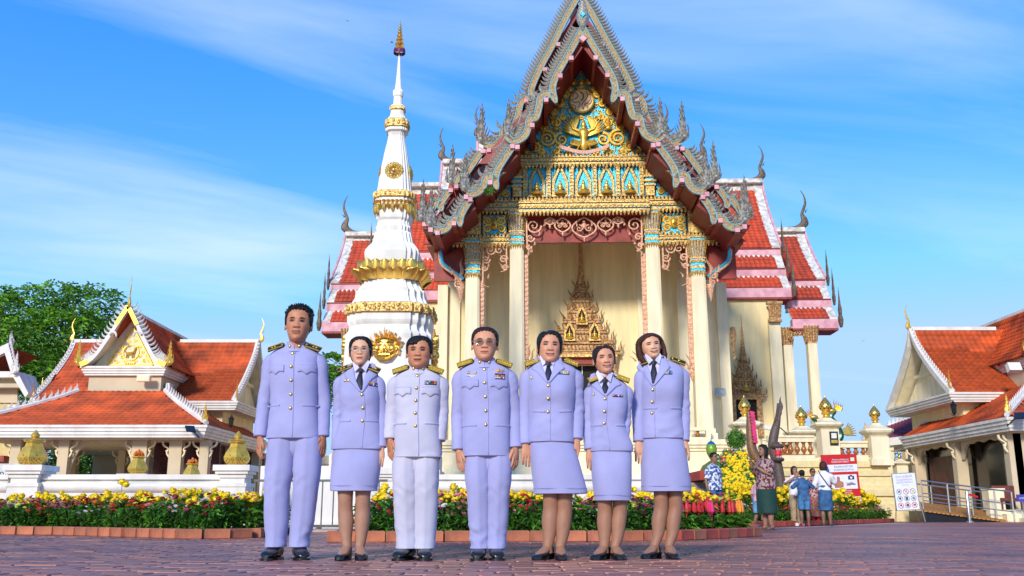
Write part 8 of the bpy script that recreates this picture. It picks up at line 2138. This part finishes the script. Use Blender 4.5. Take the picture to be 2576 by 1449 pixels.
def glasses(P, HMx, m, lens=None, s=1.0):
 mb = MB(); ln_ = MB()
 for q in (-1, 1):
  c = Vector((q * .140, -.475, .53)); n_ = 20; ring = []
  for k in range(n_ + 1):
   a = 2 * PI * k / n_; e = .75; ring.append(c + Vector((.108 * math.copysign(abs(math.cos(a)) ** e, math.cos(a)), .02 * abs(math.cos(a)) * (1 if math.cos(a) * q > 0 else 0), .078 * s * math.copysign(abs(math.sin(a)) ** e, math.sin(a)) - .015)))
  mb.tube(ring, .007, 6, cap=False); ln_.add([tuple(p) for p in ring[:-1]] , [tuple(range(n_))])
  mb.tube([c + Vector((q * .108, .01, .02)), (q * .335, -.28, .55), (q * .345, .0, .52)], .008, 5)
 mb.tube([(-.035, -.485, .555), (0, -.50, .565), (.035, -.485, .555)], .007, 5)
 for t in (mb, ln_): t.v = [tuple(HMx @ Vector(v)) for v in t.v]
 g_ = mb.build('glasses', m, P)
 if lens: ln_.build('lens', lens, g_)
def lensmat(nm, c, a):
 m = mat(nm, c, .05); b = m.node_tree.nodes['Principled BSDF']; b.inputs['Alpha'].default_value = a; return m
MEN_HL = [(0, .84), (.5, .84), (.8, .78), (1.05, .66), (1.22, .52), (1.45, .47), (1.75, .50), (2.1, .34), (3.2, .16)]
WOM_HL = [(0, .85), (.35, .83), (.65, .74), (.9, .60), (1.1, .46), (1.35, .34), (1.6, .42), (1.9, .22), (2.4, .08), (3.2, .04)]
def uspec(Y, cx, head, zs_py, sh, waist, hem, handL, handR, feet, male, skin, top_mat=None, depth=.125, **kw):
 """metric build sheet from where the figure's landmarks are in the photograph; feet in px, all at distance Y"""
 X0 = at(cx, 1400, Y).x; q = lambda px, py: at(px, py, Y).x - X0; zz = lambda py: at(1288, py, Y).z
 hcx, htop, hchin, hw = head; zs = zz(zs_py); ncx = (q(sh[0], zs_py) + q(sh[1], zs_py)) / 2; sw = (q(sh[1], zs_py) - q(sh[0], zs_py)) / 2; nk = q(kw.get('nx', hcx), zs_py)
 hair = kw.get('hairth', .035); hh = (zz(htop) - zz(hchin)) / (1 + hair * 1.2)
 wz, w0, w1 = waist; ez, e0, e1 = hem; wcx = (q(w0, wz) + q(w1, wz)) / 2; wa = (q(w1, wz) - q(w0, wz)) / 2; hcx_ = (q(e0, ez) + q(e1, ez)) / 2; ha = (q(e1, ez) - q(e0, ez)) / 2
 zw_, zh_ = zz(wz), zz(ez); za = zs - .13; ca = kw.get('chest', (wa + sw) / 2 * .93); dp = depth
 T_ = [(zh_, hcx_, 0, ha, dp * 1.02), (zh_ + .05, hcx_, 0, ha * .985, dp * 1.02), (zw_, wcx, 0, wa, dp * kw.get('belly', .95)), (za - .04, (wcx + ncx) / 2, 0, ca, dp * 1.0), (za + .04, ncx, 0, min(ca * 1.0, sw - .035), dp * .92), (zs - .045, ncx, .005, sw - .034, dp * .80), (zs - .015, ncx, .01, sw - .042, dp * .64), (zs + .006, ncx, .01, sw - .066, dp * .56), (zs + .026, ncx * .6 + nk * .4, .012, sw * .52, dp * .53), (zs + .042, ncx * .2 + nk * .8, .012, sw * .34 + .012, dp * .52), (zs + .052, nk, .012, .078, .070), (zs + .064, nk, .012, .060, .060)]
 arms = {}
 for s_, sd, hd in (('L', -1, handL), ('R', 1, handR)):
  (wx, wy, tw, dirv) = hd; shx = ncx + sd * (sw - .052); wp = Vector((q(wx, wy), -.03 if not male else -.01, zz(wy))); sp_ = Vector((shx, .005, zs - .055)); el = sp_.lerp(wp, .52) + Vector((sd * kw.get('elb', .014), .035, 0))
  arms[s_] = (tuple(sp_), tuple(el), tuple(wp + Vector((0, 0, .0))), dict(twist=tw * sd, dir=dirv, s=kw.get('hs', 1.0)))
 legs = []
 for (fx, kx, hx_, fy_) in feet: legs.append((q(hx_, 1200), q(kx, 1290), q(fx, 1395), fy_, 0.0))
 d = dict(skin=skin, male=male, top_mat=top_mat or uni[0], bot_mat=top_mat or uni[0], head=(q(hcx, hchin), zz(hchin), hh, (q(hcx + hw / 2, hchin) - q(hcx - hw / 2, hchin))), zs=zs, zh=zh_, sw=sw, ncx=nk, torso=T_, arms=arms, legs=legs, zn=zs + .045)
 d.update(kw); d['X0'] = X0; d['_q'] = q; d['_z'] = zz
 return d
GB = 'seven officials in white uniforms'
tan = (.56, .25, .14); tan2 = (.54, .225, .12); fair = (.74, .40, .25); rosy = (.66, .31, .185)
# 1 tall man
d = uspec(6.95, 728, (748, 769, 866, 62), 884, (669, 817), (1010, 681, 800), (1104, 671, 806), (655, 1096, 1.0, (.02, -.1, -1)), (813, 1096, 1.0, (0, -.1, -1)), [(692, 694, 705, -.10), (752, 766, 772, .38)], True, tan2, jaw=1.0, nx=745, smile=.2, open=.009, turn=(R(5), R(2), R(-3)), hair=('s', hair_blk, MEN_HL, .05, dict(spiky=300, seed=2)), hairth=.05, bottom='trousers', zk=.50, pips=2, seed=1, legw=((.108, .092, .072), (.105, .09, .072)), cuff=.095, elb=.018, hs=1.02)
z = d['_z']; d.update(zpk=z(925), zbut=z(1031), zhp=z(1023), pkx=.112, hpx=.135)
P1 = person('tallest man in lilac white uniform with short spiky black hair, leftmost of the row', d['X0'], 6.95, d, grp=GB)
# 2 woman with glasses
pale = (.30, .155, .105)
def wsk(d, top_py, hem_py, h0, h1, Y, dep=.13):
 q, zz = d['_q'], d['_z']; zt_, zb = d['zh'] + .10, zz(hem_py); a = (q(h1, hem_py) - q(h0, hem_py)) / 2; c = (q(h1, hem_py) + q(h0, hem_py)) / 2; c0 = d['torso'][0][1]; a0 = d['torso'][0][3] * .95
 jd = d['torso'][0][4]
 d['skirt'] = [(zt_, c0, 0, a0 * .9, jd * .84), (d['zh'] + .01, c0, 0, a0 * .98, jd * .89), (zb + (d['zh'] - zb) * .6, c0 * .6 + c * .4, 0, (a0 + a) / 2 * 1.01, dep * 1.03), (zb + .03, c, 0, a, dep), (zb, c, 0, a * .995, dep)]
 d['skirt'] = d['skirt']
d = uspec(6.95, 890, (907, 848, 925, 54), 937, (843, 965), (1045, 858, 955), (1131, 834, 965), (850, 1124, -.1, (.05, -.05, -1)), (960, 1124, -.1, (-.15, -.05, -1)), [(872, 868, 866, -.12), (905, 912, 915, .25)], False, fair, depth=.118, jaw=.92, smile=.05, nose=.85, turn=(R(3), R(-1), R(-4)), hair=('s', hair_blk, WOM_HL, .042, dict(part=0, seed=4)), lip=(.40, .10, .10), bottom='skirt', zk=.44, heels=True, pips=2, seed=2, nx=911, seamx=.035, sleeve=.88, legskin=np.array((.42, .22, .145)), bust=.018, elb=.014, hs=.95, brow=.9)
z = d['_z']; wsk(d, 1131, 1235, 831, 950, 6.95); d.update(zv=z(990), zbuts=[z(998), z(1030), z(1062)], zhp=z(1061), zn=d['zs'] + .05, ribbons=[(d['_q'](944, 972), z(970), 5, 2, .055, 'oywrnbrwbl')], badges=[(d['_q'](874, 962), z(962), 'drop'), (d['_q'](882, 962), z(962), 'round')])
P2 = person('young woman in lilac white uniform with thin round glasses and hair parted in the middle', d['X0'], 6.95, d, grp=GB)
glasses(P2[0], P2[4], mat('rose_gold_wire', (.75, .5, .42), .25, .9), lensmat('clear_lens', (.9, .9, .9), .06), 1.1)
# 3 man with fringe
d = uspec(6.93, 1045, (1054, 846, 931, 60), 940, (981, 1124), (1050, 994, 1104), (1151, 990, 1112), (981, 1103, 1.0, (.08, -.1, -1)), (1105, 1107, 1.0, (-.05, -.1, -1)), [(1024, 1020, 1018, -.25), (1066, 1070, 1072, .15)], True, tan2, top_mat=uni[1], jaw=1.14, smile=.35, open=.004, turn=(R(-2), R(1), R(-3)), hair=('s', hair_blk, MEN_HL, .05, dict(seed=7, fringe=([-3.2, -1.0, -.8, -.45, -.1, .12, .3, 3.2], [0, 0, -.08, -.17, -.14, -.02, 0, 0]))), hairth=.05, bottom='trousers', zk=.44, pips=3, fullgold=True, seed=3, legw=((.098, .090, .080), (.098, .090, .080)), cuff=.085, belly=1.05, hs=.98)
z = d['_z']; d.update(zpk=z(980), zbut=z(1075), zhp=z(1068), pkx=.10, hpx=.12, ribbons=[(d['_q'](1086, 968), z(967), 6, 2, .078, 'obygrolwbgro')])
P3 = person('man in paler white uniform with a black fringe over one eyebrow', d['X0'], 6.93, d, grp=GB)
# 4 man with tinted glasses
d = uspec(6.93, 1228, (1219, 824, 912, 62), 924, (1143, 1296), (1040, 1163, 1283), (1148, 1162, 1284), (1153, 1130, 1.0, (.12, -.1, -1)), (1297, 1124, 1.0, (-.02, -.1, -1)), [(1207, 1204, 1200, -.06), (1248, 1252, 1256, .08)], True, rosy, jaw=1.0, smile=.2, turn=(0, R(1), R(-2)), hair=('s', hair_dk, MEN_HL, .045, dict(seed=9, fringe=([-3.2, -.9, -.6, 0, .6, .9, 3.2], [0, 0, -.02, .02, 0, 0, 0]))), hairth=.045, bottom='trousers', zk=.45, pips=3, fullgold=True, seed=4, legw=((.098, .084, .072), (.098, .084, .072)), cuff=.085, hs=1.0)
z = d['_z']; d.update(zpk=z(962), zbut=z(1072), zhp=z(1073), pkx=.105, hpx=.12, ribbons=[(d['_q'](1258, 951), z(951), 5, 3, .068, 'bbrbnyyroowwwrw')], badges=[(d['_q'](1254, 938), z(938), 'wings'), (d['_q'](1180, 945), z(943), 'drop'), (d['_q'](1197, 945), z(943), 'round'), (d['_q'](1188, 950), z(951), 'white_wings')])
P4 = person('man in lilac white uniform with tinted glasses and a wing badge, centre of the row', d['X0'], 6.93, d, grp=GB)
glasses(P4[0], P4[4], mat('gold_wire', (.65, .5, .35), .25, .9), lensmat('brown_tinted_lens', (.16, .07, .04), .55))
# 5 woman
d = uspec(6.95, 1395, (1381, 834, 918, 58), 922, (1313, 1462), (1035, 1332, 1443), (1113, 1328, 1446), (1322, 1116, -.1, (.10, -.05, -1)), (1450, 1104, -.1, (-.25, -.05, -1)), [(1378, 1386, 1390, -.55), (1410, 1420, 1424, .0)], False, rosy, depth=.135, jaw=1.06, smile=.7, open=.008, turn=(R(2), R(2), R(-3)), hair=('s', hair_blk, WOM_HL, .050, dict(part=-.10, seed=5)), bun=(.26, .25, .10, .15), lip=(.42, .08, .08), bottom='skirt', zk=.44, heels=True, pips=3, fullgold=True, seed=5, nx=1378, seamx=-.03, sleeve=.98, legskin=np.array((.38, .19, .12)), bust=.026, calf=1.08, elb=.016)
z = d['_z']; wsk(d, 1113, 1242, 1343, 1476, 6.95, .15); d.update(zv=z(967), zbuts=[z(977), z(1008), z(1040)], zhp=z(1038), hps=.004, ribbons=[(d['_q'](1416, 942), z(942), 5, 2, .078, 'wywywblwwyoy')], badges=[(d['_q'](1337, 954), z(954), 'round')], zn=d['zs'] + .05)
P5 = person('smiling woman in lilac uniform with side parted hair, directly right of the centre man', d['X0'], 6.95, d, grp=GB)
# 6 small woman
d = uspec(6.98, 1540, (1522, 870, 945, 53), 962, (1471, 1590), (1070, 1484, 1573), (1136, 1480, 1592), (1483, 1130, -.1, (.10, -.05, -1)), (1565, 1118, -.1, (-.22, -.12, -1)), [(1520, 1522, 1524, -.5), (1548, 1560, 1560, .15)], False, rosy, depth=.115, jaw=.94, smile=.95, open=.013, turn=(R(6), R(-4), R(-4)), hair=('s', hair_dk, WOM_HL, .040, dict(part=-.03, seed=6)), bun=(.22, .28, .12, .12), lip=(.42, .09, .09), bottom='skirt', zk=.42, heels=True, pips=3, fullgold=True, seed=6, nx=1519, seamx=-.035, sleeve=.90, legskin=np.array((.38, .19, .12)), bust=.018, hs=.92, elb=.014)
z = d['_z']; wsk(d, 1136, 1259, 1494, 1588, 6.98, .13); d.update(zv=z(998), zbuts=[z(1008), z(1039), z(1068)], zhp=z(1072), ribbons=[(d['_q'](1550, 1000), z(1000), 6, 1, .072, 'orbwbo')], badges=[(d['_q'](1480, 996), z(996), 'drop'), (d['_q'](1492, 995), z(995), 'round')], zn=d['zs'] + .048)
P6 = person('shortest woman in lilac white uniform smiling with hair tied back, second from the right', d['X0'], 6.98, d, grp=GB)
# 7 woman with bob
d = uspec(7.12, 1655, (1640, 838, 906, 50), 918, (1601, 1730), (1040, 1614, 1714), (1104, 1610, 1722), (1606, 1110, -.1, (.05, -.05, -1)), (1718, 1108, -.1, (0, -.05, -1)), [(1648, 1664, 1672, -.6), (1684, 1700, 1705, .05)], False, fair, depth=.125, jaw=1.0, smile=.9, open=.012, turn=(R(8), R(-9), R(-4)), hair=('bob', hair_brn, .86, -.10, .52), lip=(.45, .10, .10), bottom='skirt', zk=.45, heels=True, pips=1, fullgold=False, seed=7, sleeve=.92, legskin=np.array((.36, .18, .115)), bust=.024, hairth=.07, seamx=-.085, nx=1641, elb=.018)
z = d['_z']; wsk(d, 1104, 1236, 1614, 1738, 7.12, .14); d.update(zv=z(974), zbuts=[z(986), z(1015), z(1043)], zhp=z(1030), ribbons=[(d['_q'](1674, 942), z(942), 6, 2, .062, 'wwownlwwwlbl')], zn=d['zs'] + .05, tie_dx=-.008)
P7 = person('woman in lilac white uniform with a chin length brown bob, rightmost of the row', d['X0'], 7.12, d, grp=GB)
# ================================================================ visitors in the background
def vspec(H, skin, tm_, bm, bottom='trousers', sw=.19, wa=.14, ha=.16, dep=.11, zh=None, arms=None, **kw):
 zs = H * .815; zh = zh or H * .50; hh = H * .132
 T_ = [(zh, 0, 0, ha, dep * 1.1), (zh + .05, 0, 0, ha, dep * 1.1), (H * .62, 0, 0, wa, dep), (zs - .17, 0, 0, (wa + sw) / 2 * .95, dep * 1.05), (zs - .09, 0, 0, sw - .04, dep * .95), (zs - .035, 0, .005, sw - .05, dep * .75), (zs + .004, 0, .01, sw * .72, dep * .62), (zs + .03, 0, .012, sw * .45, dep * .5), (zs + .05, 0, .012, .065, .06), (zs + .06, 0, .012, .055, .05)]
 A = {}
 for s_, sd in (('L', -1), ('R', 1)):
  sp_ = (sd * (sw - .05), .005, zs - .055)
  if arms and s_ in arms: el, wr, hr = arms[s_]
  else: el, wr, hr = (sd * (sw + .01), .03, H * .62), (sd * (sw + .01), -.02, H * .475), dict(twist=sd * .9)
  hr.setdefault('s', .95); A[s_] = (sp_, el, wr, hr)
 d = dict(skin=skin, male=False, top_mat=tm_, bot_mat=bm, head=(0, H * .868, hh, hh * .68), zs=zs, zh=zh, sw=sw, ncx=0, torso=T_, arms=A, legs=[(-.09, -.08, -.08, -.1, .0), (.09, .08, .08, .12, .03)], zk=H * .27, detail=.45, bottom=bottom, top_name='shirt', sleeve_len=.42, smile=.2)
 d['skirt'] = [(zh + .12, 0, 0, ha * .9, dep), (zh - .02, 0, 0, ha * 1.0, dep * 1.1), (H * .40, 0, 0, ha * 1.02, dep * 1.15), (H * .32, 0, 0, ha, dep * 1.1), (kw.pop('hem', H * .27), 0, 0, ha * .98, dep * 1.05)]
 d.update(kw); return d
def patt(nm, c1, c2, sc):
 m = mat(nm, c1, .8, col2=c2, vscale=sc); m.node_tree.nodes['Color Ramp'].color_ramp.elements[0].position = .47 if 'Color Ramp' in m.node_tree.nodes else .4; m.node_tree.nodes['Color Ramp'].color_ramp.elements[1].position = .53; return m
floral = patt('maroon_grey_floral', (.34, .24, .22), (.10, .01, .025), 22); leafshirt = patt('white_blue_leaf_print', (.62, .66, .75), (.04, .08, .25), 16); denim = mat('blue_denim', (.03, .11, .26), .8, var=.2, vscale=12); denim2 = mat('light_denim', (.12, .28, .48), .8, var=.2, vscale=12); dgreen = mat('dark_green_cloth', (.006, .045, .035), .8); wht = mat('white_cotton', (.75, .74, .78), .8, var=.04); khaki = mat('khaki_cloth', (.36, .27, .16), .8); pinkc = mat('pale_pink_cotton', (.70, .38, .45), .8); redc = mat('red_cloth', (.55, .015, .015), .8); marp = patt('maroon_white_print', (.45, .30, .28), (.22, .01, .015), 20); batik = patt('brown_batik', (.20, .06, .045), (.36, .16, .11), 30)
brn = mat('brown_sandal', (.10, .045, .03), .6); purp = mat('violet_sandal', (.06, .03, .2), .6)
LONG_HL = [(0, .84), (.5, .80), (.8, .68), (1.1, .52), (1.3, .2), (1.5, -.1), (3.2, -.2)]
SKB = (.33, .17, .11)
def place(px, Yv): return at(px, 1330, Yv).x
Y_ = gY(1334); d = vspec(1.60, SKB, floral, dgreen, 'skirt', sw=.21, wa=.185, ha=.195, dep=.15, zh=.76, hem=.31, zk=.42, hair=('bob', hair_blk, .86, -.45, .46), shoe_mat=brn, arms={'L': ((-.20, -.08, 1.02), (-.06, -.26, 1.18), dict(dir=(.3, -.5, .9), twist=.5)), 'R': ((.20, -.06, 1.02), (.10, -.26, 1.16), dict(dir=(-.3, -.4, .9), twist=-.5))}, sleeve=1.25, seed=11, legskin=np.array(SKB) * .95)
person('woman in maroon floral blouse and dark green skirt with hands raised', place(1933, Y_), Y_, d, False, rz=R(-65))
Y_ = gY(1329); d = vspec(1.10, SKB, pinkc, denim2, 'shorts', sw=.15, wa=.12, ha=.13, dep=.09, zh=.56, hem=.32, hair=('bob', hair_blk, .86, -.1, .42), shoe_mat=purp, seed=12, legs=[(-.07, -.10, -.18, -.3, .02), (.07, .10, .16, .2, -.04)], zk=.30, calf=.7)
person('child in pink top and light denim shorts half hidden behind the woman in floral blouse', place(1913, Y_), Y_, d, False, rz=R(120))
Y_ = gY(1327.5) ; zf_ = 25.5
d = vspec(1.45, (.36, .19, .13), wht, khaki, 'trousers', sw=.17, wa=.14, ha=.15, hair=('bob', hair_dk, .86, -.08, .44), seed=13, shoe=.24, shoe_mat=wht, arms={'L': ((-.30, -.02, 1.02), (-.10, -.22, 1.20), dict(dir=(.5, -.2, .6))), 'R': ((.20, -.1, 1.03), (.05, -.24, 1.20), dict(dir=(-.5, -.2, .6)))}, legw=((.08, .07, .06),) * 2)
person('girl in white tee and khaki trousers covering her face with raised hands', place(2006, 24.3), 24.3, d, False, rz=R(20))
d = vspec(1.33, (.28, .14, .09), denim, mat('mid_denim', (.05, .18, .36), .8, var=.2, vscale=10), 'shorts', sw=.165, wa=.135, ha=.145, dep=.10, zh=.60, hem=.40, hair=('s', hair_blk, [(0, .86), (.8, .7), (1.3, .45), (3.2, .05)], .05, dict(seed=3)), shoe_mat=redc, seed=14, sleeve_len=.5, zk=.36, calf=.85, arms={'L': ((-.24, -.05, .92), (-.06, -.25, .98), dict(dir=(.5, -.6, .4))), 'R': ((.24, -.05, .92), (.06, -.25, .98), dict(dir=(-.5, -.6, .4)))})
person('boy in blue denim shirt and denim shorts seen from behind', place(2027, 23.6), 23.6, d, False, rz=R(172))
d = vspec(1.45, (.28, .14, .09), marp, batik, 'skirt', sw=.175, wa=.145, ha=.15, dep=.13, zh=.70, hem=.22, hair=('s', hair_dk, [(0, .84), (.8, .74), (1.3, .45), (3.2, .1)], .02, dict(seed=8)), shoe_mat=brn, seed=15, legskin=np.array((.5, .015, .015)), flats=True, zk=.38, calf=1.35, arms={'L': ((-.24, -.08, .95), (-.10, -.25, 1.12), dict(dir=(.2, -.4, .9)))})
P_ = person('elderly woman with cropped hair, sunglasses and brown patterned skirt over red trousers', place(2053, 25.4), 25.4, d, False, rz=R(10))
glasses(P_[0], P_[4], blackp, lensmat('dark_lens', (.02, .01, .01), .9))
d = vspec(1.56, (.30, .15, .10), wht, denim, 'skirt', sw=.19, wa=.145, ha=.165, dep=.12, zh=.86, hem=.38, hair=('bob', hair_brn, .86, -.05, .44), seed=16, sleeve_len=1.0, sleeve=1.2, zk=.42, flats=True, shoe_mat=brn, arms={'L': ((-.24, -.12, 1.05), (-.05, -.42, 1.12), dict(dir=(0, -1, .1))), 'R': ((.24, .02, .98), (.12, -.22, .92), dict(dir=(-.3, -.8, 0)))})
P_ = person('woman in white blouse and long denim skirt seen from behind, with bag strap', place(2082, 24.0), 24.0, d, False, rz=R(160))
MB().tube([(.12, .02, 1.34), (.06, .16, 1.22), (-.08, .17, 1.0), (-.18, .10, .88)], .010, 5).build('bag_strap', blackp, P_[0])
d = vspec(1.62, (.28, .14, .09), leafshirt, denim, 'trousers', sw=.21, wa=.18, ha=.19, dep=.13, hair=('s', hair_blk, MEN_HL, .05, dict(seed=13)), seed=17, legw=((.09, .08, .075),) * 2)
person('man in white and blue leaf print shirt looking down behind the flower bed', place(1802, 21.5), 21.5, d, False, rz=R(35))
